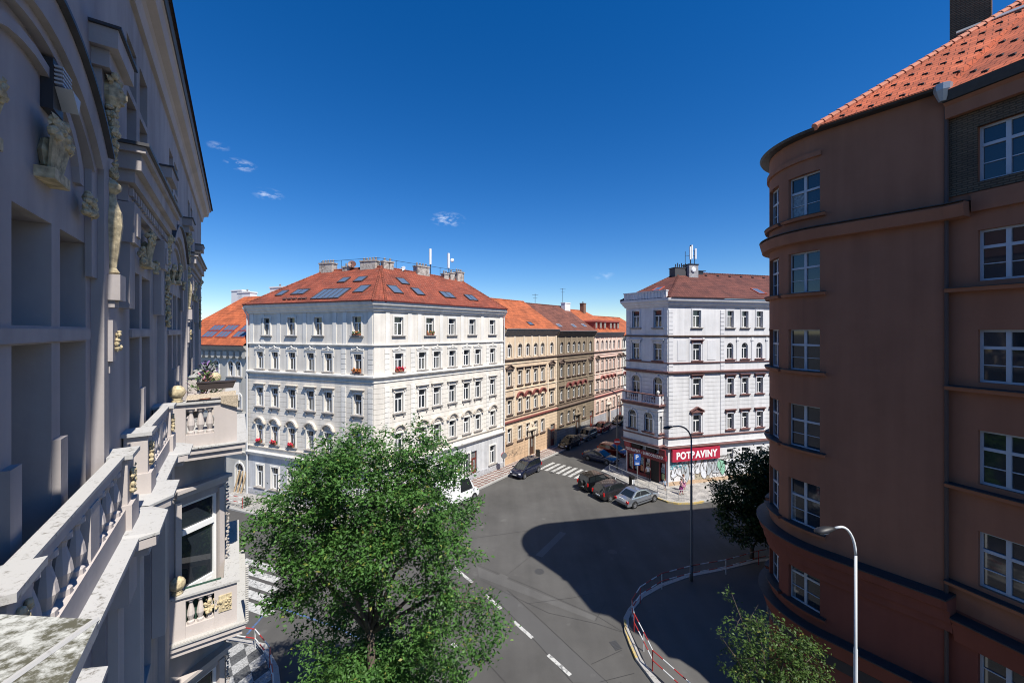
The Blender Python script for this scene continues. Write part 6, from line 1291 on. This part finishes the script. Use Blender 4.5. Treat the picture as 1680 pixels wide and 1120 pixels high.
def car(shape, label, cx, cy, heading, L, W, Ht, paint, name='parked_car', cat='car', group='cars parked in the street', rear_detail=True, blind=False, gh=.98):
    S = SHAPES[shape]; h = az(heading); M_ = frame(cx, cy, h[0], h[1]); r = thing(name, label, cat, None, group, M_)
    deck = [(x, z*gh) for x, z in S['deck']]; cl = .20
    xs = sorted(set([0, .006, .012, .03, .07, .13, .2, .3, .4, .5, .6, .7, .76, .82, .88, .93, .96, .985, .995, 1]))
    rings = []
    for x in xs:
        z = lerp_prof(deck, x); t = abs(2*x-1); k = 1-.16*t**8-.05*t**3; w2 = W/2*k; zl = cl+(.10 if t > .94 else 0)+(.05 if t > .985 else 0); zm = zl+(z-zl)*.45
        X = (x-.5)*L
        rings.append([(X, -w2*.93, zl), (X, -w2, zl+.10), (X, -w2*1.0, zm), (X, -w2*.975, zl+(z-zl)*.82), (X, -w2*.93, z-.02), (X, -w2*.6, z+.012), (X, 0, z+.02), (X, w2*.6, z+.012), (X, w2*.93, z-.02), (X, w2*.975, zl+(z-zl)*.82), (X, w2, zm), (X, w2, zl+.10), (X, w2*.93, zl)])
    m = MB(); n = len(rings[0])
    for rg in rings: m.v += rg
    for a in range(len(rings)-1):
        for j in range(n):
            p = a*n+j; q_ = a*n+(j+1) % n; m.f.append((p, p+n, q_+n, q_)); m.m.append(0)
    m.f.append(tuple(range(n))); m.m.append(0); m.f.append(tuple((len(rings)-1)*n+j for j in range(n-1, -1, -1))); m.m.append(0)
    # glasshouse: body-coloured cabin, panes laid a few millimetres proud
    g0, g1, g2, g3 = [(q_-.5)*L for q_ in S['gl']]; zd = lambda X: lerp_prof(deck, X/L+.5)
    zt = Ht; wb = W/2*.915; wt = W/2*S['roofw']
    def P(X, z, sy, zfoot): f_ = (z-zfoot)/(zt-zfoot); return (X, sy*(wb+(wt-wb)*f_), z)
    base = [(g0, zd(g0)-.03), (g1+(g2-g1)*.0, 0), (0, 0), (g3, zd(g3)-.03)]
    zf0, zf3 = zd(g0)-.04, zd(g3)-.04
    top = []; nt_ = 6
    for k in range(nt_+1):
        t = k/nt_; X = g1+(g2-g1)*t; top.append((X, zt-.055*(2*t-1)**2*(1.3 if t > .5 else 1.0)))
    cab = [[(g0, sy*wb, zf0)]+[(X, sy*wt, z) for X, z in top]+[(g3, sy*wb, zf3)] for sy in (-1, 1)]
    i0 = len(m.v); m.v += cab[0]+[(X, 0, z+.02) for X, z in top]+cab[1]; nc = len(cab[0]); off1 = i0+nc; off2 = off1+len(top)
    m.f.append(tuple(i0+k for k in range(nc-1, -1, -1))); m.m.append(0); m.f.append(tuple(off2+k for k in range(nc))); m.m.append(0)
    for k in range(nt_):
        m.f.append((i0+1+k, off1+k, off1+k+1, i0+2+k)); m.m.append(0); m.f.append((off1+k, off2+1+k, off2+2+k, off1+k+1)); m.m.append(0)
    m.f.append((i0, off2, off2+1, off1, i0+1)); m.m.append(0); m.f.append((i0+nc-1, i0+nc-2, off1+nt_, off2+nc-2, off2+nc-1)); m.m.append(0)
    b = m.obj('body', paint, r, M_, recalc=True, smooth=True)
    bv = b.modifiers.new('edge', 'BEVEL'); bv.width = .035; bv.segments = 2; bv.limit_method = 'ANGLE'; bv.angle_limit = R(28)
    ns = b.modifiers.new('wn', 'WEIGHTED_NORMAL')
    def quad_inset(c4, e, push):
        c = [Vector(p) for p in c4]; mid = sum(c, Vector())/4; nn = (c[1]-c[0]).cross(c[3]-c[0]).normalized(); return [mid+(p-mid)*e+nn*push for p in c]
    def pane(c4, e, name_='window'):
        g = MB(); q4 = quad_inset(c4, e, .012); g.poly(q4); g.obj(name_, CGL, r, M_)
    pane([(g3, wb, zf3+.04), (g2, wt, top[-1][1]), (g2, -wt, top[-1][1]), (g3, -wb, zf3+.04)], .90, 'windscreen')
    if not blind: pane([(g0, -wb, zf0+.04), (g1, -wt, top[0][1]), (g1, wt, top[0][1]), (g0, wb, zf0+.04)], .84, 'rear_window')
    else: pane([(g0, -wb, zf0+.3), (g1, -wt, top[0][1]-.1), (g1, wt, top[0][1]-.1), (g0, wb, zf0+.3)], .8, 'rear_window')
    for sy in (-1, 1):
        zb_ = lambda X: max(zd(X), zf0+.04)+.035
        def SP(X, z): f_ = max(0, min(1, (z-zf0)/(zt-zf0))); return (X, sy*(wb+(wt-wb)*f_+.012), z)
        ct = [top[0][0], top[-1][0]]; cuts = [g0+(g1-g0)*.35+.10, g1+(g2-g1)*.42, g2+(g3-g2)*.62] if not blind else [g1+(g2-g1)*.62, g1+(g2-g1)*.66, g2+(g3-g2)*.62]
        for a, c_ in ((cuts[0], cuts[1]-.035), (cuts[1]+.035, cuts[2])):
            if blind and a == cuts[0]: continue
            ta = max(a, g1+.10); tc_ = min(c_, g2-.02)
            za = lerp_prof(top, min(max(ta, g1), g2))-.085; zc = lerp_prof(top, min(max(tc_, g1), g2))-.085
            pts = [SP(a, zb_(a)), SP(c_, zb_(c_)), SP(tc_, zc), SP(ta, za)]
            g = MB(); g.poly(pts if sy < 0 else pts[::-1]); g.obj('window', CGL, r, M_)
        k = MB(); k.box(g3-.32, g3-.22, sy*(W/2+.10)-.09, sy*(W/2+.10)+.09, zd(g3)+.02, zd(g3)+.16); k.obj('mirror', paint, r, M_)
        hl = MB(); X = L/2; zh = lerp_prof(deck, .965); hl.ball((X-.13, sy*W*.345, zh-.11), .16, 8, sq=(.75, 1.15, .55)); hl.obj('headlight', LAMPC, r, M_, smooth=True)
        tl = MB(); zt_ = lerp_prof(deck, .02)
        if shape in ('wagon', 'suv', 'mpv', 'hatch', 'van'): tl.box(-L/2-.004, -L/2+.12, sy*W*.435-.055, sy*W*.435+.055, zt_-.22, zt_+.10)
        else: tl.box(-L/2-.008, -L/2+.14, sy*W*.405-.13, sy*W*.405+.11, zt_-.2, zt_-.02)
        tl.obj('tail_light', LAMPR, r, M_)
        hd = MB()
        for fx_ in (.36, .56): X = (fx_-.5)*L; hd.box(X, X+.16, sy*W*.492-.02, sy*W*.492+.022, zd(X)-.17, zd(X)-.135)
        hd.obj('door_handle', paint, r, M_)
        sk = MB(); sk.box(-L*.28, L*.27, sy*W*.5-.02, sy*W*.5+.012, .42, .48); sk.obj('side_trim', TRIMB, r, M_)
    m = MB(); m.box(L/2-.02, L/2+.012, -.26, .26, .42, .53); m.obj('number_plate', PLATE, r, M_); m = MB(); zp = .42 if shape != 'sedan' else .72; m.box(-L/2-.014, -L/2+.05, -.26, .26, zp+.1, zp+.21); m.obj('number_plate', PLATE, r, M_)
    m = MB(); m.box(-L/2-.03, -L/2+.1, -W*.41, W*.41, .34, .42); m.obj('bumper', TRIMB, r, M_); m = MB(); m.box(L/2-.10, L/2+.006, -W*.30, W*.30, .54, .60); m.obj('grille', TRIMB, r, M_)
    rw = .315
    for fx_ in S['wh']:
        for sy in (-1, 1):
            X = (fx_-.5)*L; W_ = MB(); Mw = M_ @ Matrix.Translation((X, sy*(W/2-.10), rw)) @ Matrix.Rotation(R(-90*sy), 4, 'X')
            W_.lathe([(rw*.62, -.1), (rw*.94, -.1), (rw, -.06), (rw, .09), (rw*.94, .125), (rw*.66, .125), (rw*.64, .10)], 0, 0, 0, 20); ob = W_.obj('wheel', TYRE, r, Mw, smooth=False)
            k = MB(); k.lathe([(.02, .0), (rw*.64, .06), (rw*.66, .12), (rw*.60, .12), (rw*.56, .09), (rw*.16, .10), (rw*.14, .115)], 0, 0, 0, 20); k.obj('rim', RIMM, ob, Mw)
            k = MB()
            for j in range(5): q_ = 2*PI*j/5; k.box(-.03, .03, rw*.15, rw*.6, .095, .118, T=Matrix.Rotation(q_, 4, 'Z'))
            k.obj('spoke', RIMM, ob, Mw)
            A_ = MB(); A_.tube([(X, sy*(W/2-.02), rw+.02), (X, sy*(W/2+.006), rw+.02)], rw*1.18, 20); A_.obj('wheel_arch', TRIMB, r, M_)
    return r
def paint(nm, col, metal=.4, rough=.16): return plain('car_paint_'+nm, col, rough, metal, coat=.8)
SILV = paint('silver', (.42, .45, .50), .75); 
car('sedan', 'silver sedan parked at an angle nearest the camera in front of the grocery', 12.24, 38.74, 58, 4.68, 1.75, 1.45, SILV, group='cars parked before the grocery corner')
car('wagon', 'charcoal estate car parked between the silver sedan and the black car', 10.31, 40.25, 58, 4.5, 1.77, 1.52, paint('charcoal', (.035, .034, .038)), group='cars parked before the grocery corner')
sv = car('suv', 'black off-road car, leftmost of the three parked before the grocery', 9.05, 42.35, 58, 4.2, 1.75, 1.66, paint('black', (.008, .009, .011)), group='cars parked before the grocery corner')
Ms = WM[sv.name]; m = MB(); m.tube([(-2.12, .1, .92), (-2.34, .1, .92)], .30, 18); m.obj('spare_wheel', TRIMB, sv, Ms)
m_ = car('mpv', 'dark blue people carrier parked at the kerb of the red and white pavement', 1.62, 46.35, 218.5, 4.3, 1.74, 1.66, paint('navy', (.012, .018, .05)))
car('van', 'white delivery van mostly hidden behind the big tree', -5.5, 38.5, 38.5, 5.2, 1.95, 2.5, paint('white', (.75, .75, .74), 0, .4), name='delivery_van', cat='van', blind=True)
car('sedan', 'dark blue saloon parked nose to the right kerb in the shaded side street', 11.3, 50.8, 132, 4.5, 1.75, 1.43, paint('blue', (.010, .025, .075)))
car('hatch', 'dark red car parked behind the no-entry sign in the shaded side street', 13.6, 53.4, 132, 4.1, 1.72, 1.48, paint('red', (.16, .014, .012)))
car('hatch', 'dark navy car, nearest of the shaded row along the left kerb', 8.25, 57.2, 218.5, 4.1, 1.72, 1.46, paint('night', (.010, .014, .024)))
car('wagon', 'silver-grey car in the shaded row, between the navy and the red cars', 11.6, 61.6, 218.5, 4.4, 1.75, 1.5, paint('grey', (.20, .22, .25), .6))
car('hatch', 'red car in the shaded row by the left kerb, behind the silver-grey car', 14.8, 66.0, 218.5, 4.2, 1.74, 1.5, paint('bright_red', (.30, .02, .018)))
car('sedan', 'dark car farthest down the shaded side street beside the pink house', 19.5, 71.6, 218.5, 4.4, 1.75, 1.45, paint('graphite', (.02, .02, .024)))

# ------------------------------------------------------------------ street lamps
STEEL = plain('galvanised_steel', (.46, .47, .47), .45, .5, var=.15); DST = plain('grey_lamp_paint', (.14, .145, .15), .5, .3); WHP = plain('white_lamp_paint', (.62, .64, .64), .45)
def lamp(label, x, y, ht, dx, dy, reach, pm, headm, foot=.10):
    r = thing('street_lamp', label, 'street lamp', (x, y, 0), 'street lamps'); d = Vector((dx, dy, 0)).normalized()
    m = MB(); m.tube([(x, y, .1), (x, y, 1.1)], foot, 10); m.tube([(x, y, 1.1), (x, y, 1.2), (x, y, ht*.62), (x, y, ht*.62+.05), (x, y, ht-.9)], [foot, foot*.72, foot*.66, foot*.52, foot*.48], 10)
    b = Vector((x, y, ht-.9)); pts = [b]+[b+d*(reach*.55*(1-math.cos(q)))+Vector((0, 0, .9*math.sin(q))) for q in [PI/2*k/7 for k in range(1, 8)]]+[b+d*reach*.8+Vector((0, 0, .86))]
    m.tube(pts, foot*.46, 8); m.obj('pole', pm, r, smooth=True)
    c = b+d*(reach*.8)+Vector((0, 0, .84)); Mh = frame(c.x, c.y, d.x, d.y, c.z) @ Matrix.Rotation(R(12), 4, 'Y')
    m = MB(); prof = [(0, .05, .05), (.12, .10, .09), (.3, .155, .12), (.48, .16, .115), (.6, .11, .07), (.64, .03, .02)]; n = 12; i0 = 0
    for (X, wy, hz) in prof:
        for j in range(n): q = 2*PI*j/n; m.v.append((X, wy*math.cos(q), hz*math.sin(q)*(1.0 if math.sin(q) > 0 else .55)))
    for k in range(len(prof)-1):
        for j in range(n): a = k*n+j; b_ = k*n+(j+1) % n; m.f.append((a, b_, b_+n, a+n)); m.m.append(0)
    m.f.append(tuple(range(n-1, -1, -1))); m.m.append(0); m.f.append(tuple((len(prof)-1)*n+j for j in range(n))); m.m.append(0)
    hd = m.obj('lamp_head', headm, r, Mh, smooth=True, recalc=True); m = MB(); m.ball((.36, 0, -.055), .12, 10, sq=(1.5, .95, .45)); m.obj('diffuser', plain('frosted_diffuser', (.55, .56, .55), .3), hd, Mh, smooth=True)
lamp('tall dark street lamp at the curved railing, arm curving left across the grocery', 11.85, 26.3, 10.3, -1, .15, 1.45, DST, plain('black_lamp_head', (.02, .02, .022), .5), .11)
lamp('pale street lamp with curved neck in front of the brown building', 11.05, 12.8, 10.30, -1, .05, .80, WHP, plain('black_lamp_head', (.02, .02, .022), .5), .085)
lamp('grey street lamp at the mouth of the side street, carrying the no-entry sign', 12.55, 47.5, 9.6, -1, .3, 2.6, DST, DST, .12)
lamp('grey street lamp hidden behind the big tree', -11.1, 24.5, 9.0, 1, .2, 1.4, DST, DST, .1) if False else None
# ------------------------------------------------------------------ signs
def disc(r, M_, rad, m, y=0, th=.012, name='sign_face'): mb = MB(); mb.tube([(0, y, 0), (0, y-th, 0)], rad, 24); return mb.obj(name, m, r, M_)
NER = plain('sign_red_enamel', (.55, .02, .025), .4); WHE = plain('sign_white_enamel', (.8, .8, .8), .4); BLE = plain('sign_blue_enamel', (.02, .09, .36), .4); BACK = plain('sign_back_grey', (.25, .26, .27), .5, .5)
M_ = frame(12.50, 47.34, *az(90), 3.45); r = thing('road_sign', 'round red no-entry sign with a white bar on the lamp post', 'road sign', None, 'road signs', M_)
disc(r, M_, .40, NER, 0); m = MB(); m.box(-.30, .30, -.022, -.0121, -.075, .075); m.obj('white_bar', WHE, r, M_); disc(r, M_, .395, BACK, .012, .011, 'sign_back'); m = MB(); m.box(-.05, .05, .0121, .06, -.2, .2); m.obj('bracket', DST, r, M_)
M_ = frame(13.12, 41.7, *az(100)); r = thing('road_sign', 'blue square parking sign on a thin pole by the parked cars', 'road sign', None, 'road signs', M_)
m = MB(); m.tube([(0, .03, .13), (0, .03, 3.75)], .03, 8); m.obj('pole', STEEL, r, M_); m = MB(); m.box(-.34, .34, -.012, 0, 3.1, 3.75); m.obj('sign_face', BLE, r, M_); m = MB(); m.box(-.30, .30, -.012, 0, 2.55, 3.06); m.obj('lower_plate', BLE, r, M_); m = MB(); m.box(-.2, .2, -.016, -.0125, 2.66, 2.72); m.box(-.2, .2, -.016, -.0125, 2.8, 2.85); m.obj('plate_lines', WHE, r, M_)
t = text('P', .62, WHE, r, M_ @ Matrix.Translation((-.19, -.016, 3.20)), off=.01, ext=.003)
M_ = frame(-.95, 46.75, *az(60)); r = thing('road_sign', 'round grey-backed sign on a pole where the white and tan houses meet', 'road sign', None, 'road signs', M_)
m = MB(); m.tube([(0, 0, .13), (0, 0, 2.3)], .03, 8); m.obj('pole', STEEL, r, M_); disc(r, M_ @ Matrix.Translation((0, 0, 2.0)), .36, BACK, -.035); disc(r, M_ @ Matrix.Translation((0, 0, 2.0)), .355, NER, .075, .09, 'sign_front')
# ------------------------------------------------------------------ railings
RRED = plain('railing_red', (.36, .03, .026), .5); RWHT = plain('railing_white', (.60, .60, .58), .5)
def railing(label, pts, ht=1.0, striped=True, z0=.13, mid=.52, rad=.028, group='pavement railings', every=None):
    r = thing('railing', label, 'railing', (pts[0][0], pts[0][1], 0), group)
    P_ = [Vector((p[0], p[1], z0)) for p in pts]
    for k, p in enumerate(P_):
        m = MB(); m.tube([p, p+Vector((0, 0, ht))], rad, 7); m.obj('post', (RWHT if k % 2 == 0 else RRED) if striped else STEEL, r)
    for nm, zz in (('top_rail', ht), ('middle_rail', mid)):
        if zz is None: continue
        m = MB()
        for a, b in zip(P_[:-1], P_[1:]):
            L_ = (b-a).length; n = max(2, int(round(L_/.62))) if striped else 1
            for j in range(n): m.tube([a+(b-a)*j/n+Vector((0, 0, zz)), a+(b-a)*(j+1)/n+Vector((0, 0, zz))], rad, 7, (j+int(a.x*3)) % 2 if striped else 0)
        m.obj(nm, [RRED, RWHT] if striped else [STEEL], r)
    return r
rp = [G(u, v) for (u, v) in [(1290, 921), (1244.6, 929), (1191, 945), (1134, 955.5), (1085.7, 969), (1050.3, 992.5), (1037, 1015), (1040.3, 1039.5), (1056, 1072), (1070.7, 1104)]]; rp += [Vector((8.35, 16.6, 0)), Vector((10.0, 14.3, 0)), Vector((11.5, 12.4, 0))]
railing('red and white striped tube railing following the curved kerb of the right pavement', rp)
rl = [LB(s, 1.35) for s in (13, 15, 17, 19, 21, 22.8)]+[LB(24.6, .8), LB(26.2, -.8)]
railing('red and white striped railing along the left pavement, behind the lower balcony', rl)
f0 = along(WL, EW, -6, NL, 2.7); railing('short red and white railing on the far pavement before the grey house', [f0, along(WL, EW, -3, NL, 2.7), along(WL, EW, 0, NL, 2.7), along(WL, EW, 3, NL, 2.7)])
railing('grey steel railing on the corner pavement before the grocery', [(11.35, 46.35), (12.3, 44.5), (13.2, 42.7), (14.1, 41.0), (14.6, 39.9), (15.2, 39.1), (16.2, 38.75), (17.5, 38.75)], 1.0, False, mid=.45, rad=.024)
# ------------------------------------------------------------------ bins
def bin_(label, x, y, m_, white=False):
    M_ = Matrix.Translation((x, y, .13)) @ Matrix.Rotation(R(20), 4, 'Z'); r = thing('litter_bin', label, 'litter bin', None, 'litter bins', M_)
    m = MB(); m.prism([(-.22, -.22), (.22, -.22), (.22, .22), (-.22, .22)], 0, .82); m.box(-.24, .24, -.24, .24, .821, .86); m.obj('bin_body', m_, r, M_); m = MB(); m.box(-.2, .2, -.2, .2, .86, 1.02); m.box(-.25, .25, -.25, .25, 1.02, 1.07); m.obj('lid', m_, r, M_)
    if white: m = MB(); m.box(-.15, .15, -.232, -.222, .3, .78); m.obj('notice', WHE, r, M_)
bin_('black litter bin with a white notice at the steel railing before the grocery', 12.75, 42.3, BLACK, True); bin_('black litter bin on the red and white pavement behind the dark blue people carrier', 3.35, 51.7, BLACK)
# planks leaning at the left edge
WOOD = plain('bare_planks', (.45, .33, .20), .8, var=.3, scale=8); pf = along(WL, EW, -1.6, NL, .35)
for k in range(3):
    p = along(pf, EW, k*.5); q_ = along(WL, EW, -1.2+k*.5, NL, .06); m = MB(); m.tube([(p[0], p[1], .13), (q_[0], q_[1], 2.3)], .09, 4); tag(m.obj('plank', WOOD), 'long bare plank leaning on the wall beside the drainpipe of the white house', 'plank', 'planks leaning on the wall')

# ------------------------------------------------------------------ people
SKIN = plain('skin', (.50, .30, .22), .6)
def person(label, x, y, facing, ht, shirt, trousers, hair, pose, sleeves='short', legs='long', carry=None):
    k = ht/1.75; M_ = Matrix.Translation((x, y, .13)) @ Matrix.Rotation(R(-facing), 4, 'Z') @ Matrix.Scale(k, 4)
    st = pose.get('stride', .0); arm = pose.get('arm', .1)
    J = {'pel': (0, 0, .95), 'wai': (0, .01, 1.10), 'che': (0, .0, 1.30), 'nek': (0, .0, 1.47), 'hd0': (0, .02, 1.56), 'hd1': (0, .03, 1.68),
         'hL': (-.10, 0, .90), 'kL': (-.11, st*.5+.03, .50), 'aL': (-.11, st*.9-.03, .09), 'tL': (-.12, st*.9+.13, .03),
         'hR': (.10, 0, .90), 'kR': (.11, -st*.4+.04, .50), 'aR': (.11, -st*.9-.03, .10), 'tR': (.12, -st*.9+.12, .03),
         'sL': (-.19, 0, 1.42), 'eL': (-.25, -arm*.6, 1.14), 'wL': (-.24, pose.get('lf', .08)-arm*.2, .90), 'fL': (-.235, pose.get('lf', .08)-arm*.2+.05, .80),
         'sR': (.19, 0, 1.42), 'eR': (.25, arm*.4, 1.14), 'wR': (.24, pose.get('rf', .1)+arm*.6, .92 if not pose.get('up') else 1.18), 'fR': (.235, pose.get('rf', .1)+arm*.6+.06, .83 if not pose.get('up') else 1.22)}
    Rd = {'pel': (.155, .11), 'wai': (.135, .095), 'che': (.16, .11), 'nek': (.055, .055), 'hd0': (.078, .088), 'hd1': (.074, .084), 'hL': (.09, .095), 'hR': (.09, .095), 'kL': (.058, .06), 'kR': (.058, .06), 'aL': (.042, .045), 'aR': (.042, .045), 'tL': (.04, .032), 'tR': (.04, .032), 'sL': (.062, .06), 'sR': (.062, .06), 'eL': (.044, .044), 'eR': (.044, .044), 'wL': (.03, .03), 'wR': (.03, .03), 'fL': (.034, .022), 'fR': (.034, .022)}
    E = [('pel', 'wai'), ('wai', 'che'), ('che', 'nek'), ('nek', 'hd0'), ('hd0', 'hd1'), ('pel', 'hL'), ('hL', 'kL'), ('kL', 'aL'), ('aL', 'tL'), ('pel', 'hR'), ('hR', 'kR'), ('kR', 'aR'), ('aR', 'tR'), ('che', 'sL'), ('sL', 'eL'), ('eL', 'wL'), ('wL', 'fL'), ('che', 'sR'), ('sR', 'eR'), ('eR', 'wR'), ('wR', 'fR')]
    ks = list(J); me = bpy.data.meshes.new('body'); me.from_pydata([J[q] for q in ks], [(ks.index(a), ks.index(b)) for a, b in E], [])
    o = bpy.data.objects.new('tmp', me); C.objects.link(o); sk = o.modifiers.new('skin', 'SKIN'); su = o.modifiers.new('sub', 'SUBSURF'); su.levels = 2; su.render_levels = 2
    for i, q in enumerate(ks): me.skin_vertices[0].data[i].radius = Rd[q]
    me.skin_vertices[0].data[0].use_root = True
    bpy.context.view_layer.update(); bm_ = bpy.data.meshes.new_from_object(o.evaluated_get(bpy.context.evaluated_depsgraph_get())); bpy.data.objects.remove(o); bm_.name = 'body'
    SH = plain('shoe_dark', (.03, .025, .02), .7); bm_.materials.clear()
    for q in (SKIN, shirt, trousers, SH): bm_.materials.append(q)
    for p in bm_.polygons:
        c = p.center; p.use_smooth = True
        if c.z < .075: i = 3
        elif c.z < .96 and abs(c.x) < .215 : i = 2 if (legs == 'long' or c.z > (.5 if legs == 'short' else .3)) else 0
        elif c.z > 1.475: i = 0
        elif abs(c.x) > .2: i = 1 if (sleeves == 'long' and c.z > .93) or c.z > 1.22 else 0
        else: i = 1
        p.material_index = i
    r = thing('person', label, 'person', (x, y, .13), None, M_)
    r.matrix_world = M_; WM[r.name] = M_
    b = link('body', bm_, r, M_)
    h = MB(); h.ball((0, .0, 1.665), .105, 12, sq=(.92, 1.0, .98)); hm = h.mesh('hair', hair, smooth=True)
    hm.transform(Matrix.Translation((0, -.018, .022))); link('hair', hm, b, M_)
    f = MB()
    for sx in (-1, 1): f.ball((sx*.032, .112, 1.645), .011, 6); 
    f.obj('eyes', BLACK, b, M_); f = MB(); f.ball((0, .118, 1.615), .016, 6, sq=(.8, 1.1, 1.3)); [f.ball((sx*.082, .02, 1.62), .022, 6, sq=(.5, 1, 1.3)) for sx in (-1, 1)]; f.obj('nose_and_ears', SKIN, b, M_); f = MB(); f.ball((0, .108, 1.575), .018, 6, sq=(1.4, .5, .4)); f.obj('mouth', plain('lips', (.4, .15, .13), .5), b, M_)
    fg = MB()
    for sx, kk in ((-1, 'fL'), (1, 'fR')):
        c = Vector(J[kk])
        for j in range(4): fg.tube([c+Vector((sx*.0-.0, -.024+j*.016, -.01)), c+Vector((0, -.022+j*.016+.006, -.055)), c+Vector((-sx*.012, -.02+j*.016+.012, -.085+abs(j-1.5)*.006))], [.009, .008, .006], 5)
        fg.tube([c+Vector((-sx*.01, .02, .02)), c+Vector((-sx*.02, .045, -.01)), c+Vector((-sx*.022, .05, -.035))], [.01, .009, .006], 5)
    fg.obj('fingers', SKIN, b, M_)
    if legs == 'skirt': s_ = MB(); s_.lathe([(.14, 1.0), (.18, .9), (.23, .55), (.235, .54)], 0, 0, 0, 16); s_.obj('skirt', trousers, b, M_, smooth=True)
    return r
CL = lambda n, c: plain('cloth_'+n, c, .85, var=.2, scale=18)
person('man in a white shirt and dark trousers standing in the grocery doorway', 15.05, 44.0, 15, 1.75, CL('white', (.72, .72, .76)), CL('dark', (.02, .022, .03)), plain('dark_hair', (.02, .014, .01), .8), dict(stride=.08))
person('small child in a pale blue top and dark shorts beside the grocery corner', 15.85, 41.3, 200, 1.10, CL('pale_blue', (.45, .55, .66)), CL('navy', (.03, .04, .08)), plain('blond_hair', (.42, .30, .14), .8), dict(stride=.12), legs='short')
person('woman in a pink top and purple skirt walking on the corner pavement', 17.05, 40.1, 100, 1.64, CL('pink', (.66, .38, .40)), CL('purple', (.20, .03, .14)), plain('brown_hair', (.06, .03, .018), .8), dict(stride=.22, arm=.2), legs='skirt')
person('person in a white top and rose skirt walking just behind the woman in pink', 17.65, 40.95, 100, 1.74, CL('cream', (.72, .64, .60)), CL('rose', (.42, .16, .28)), plain('reddish_hair', (.16, .07, .03), .8), dict(stride=.2, arm=.2), legs='skirt')
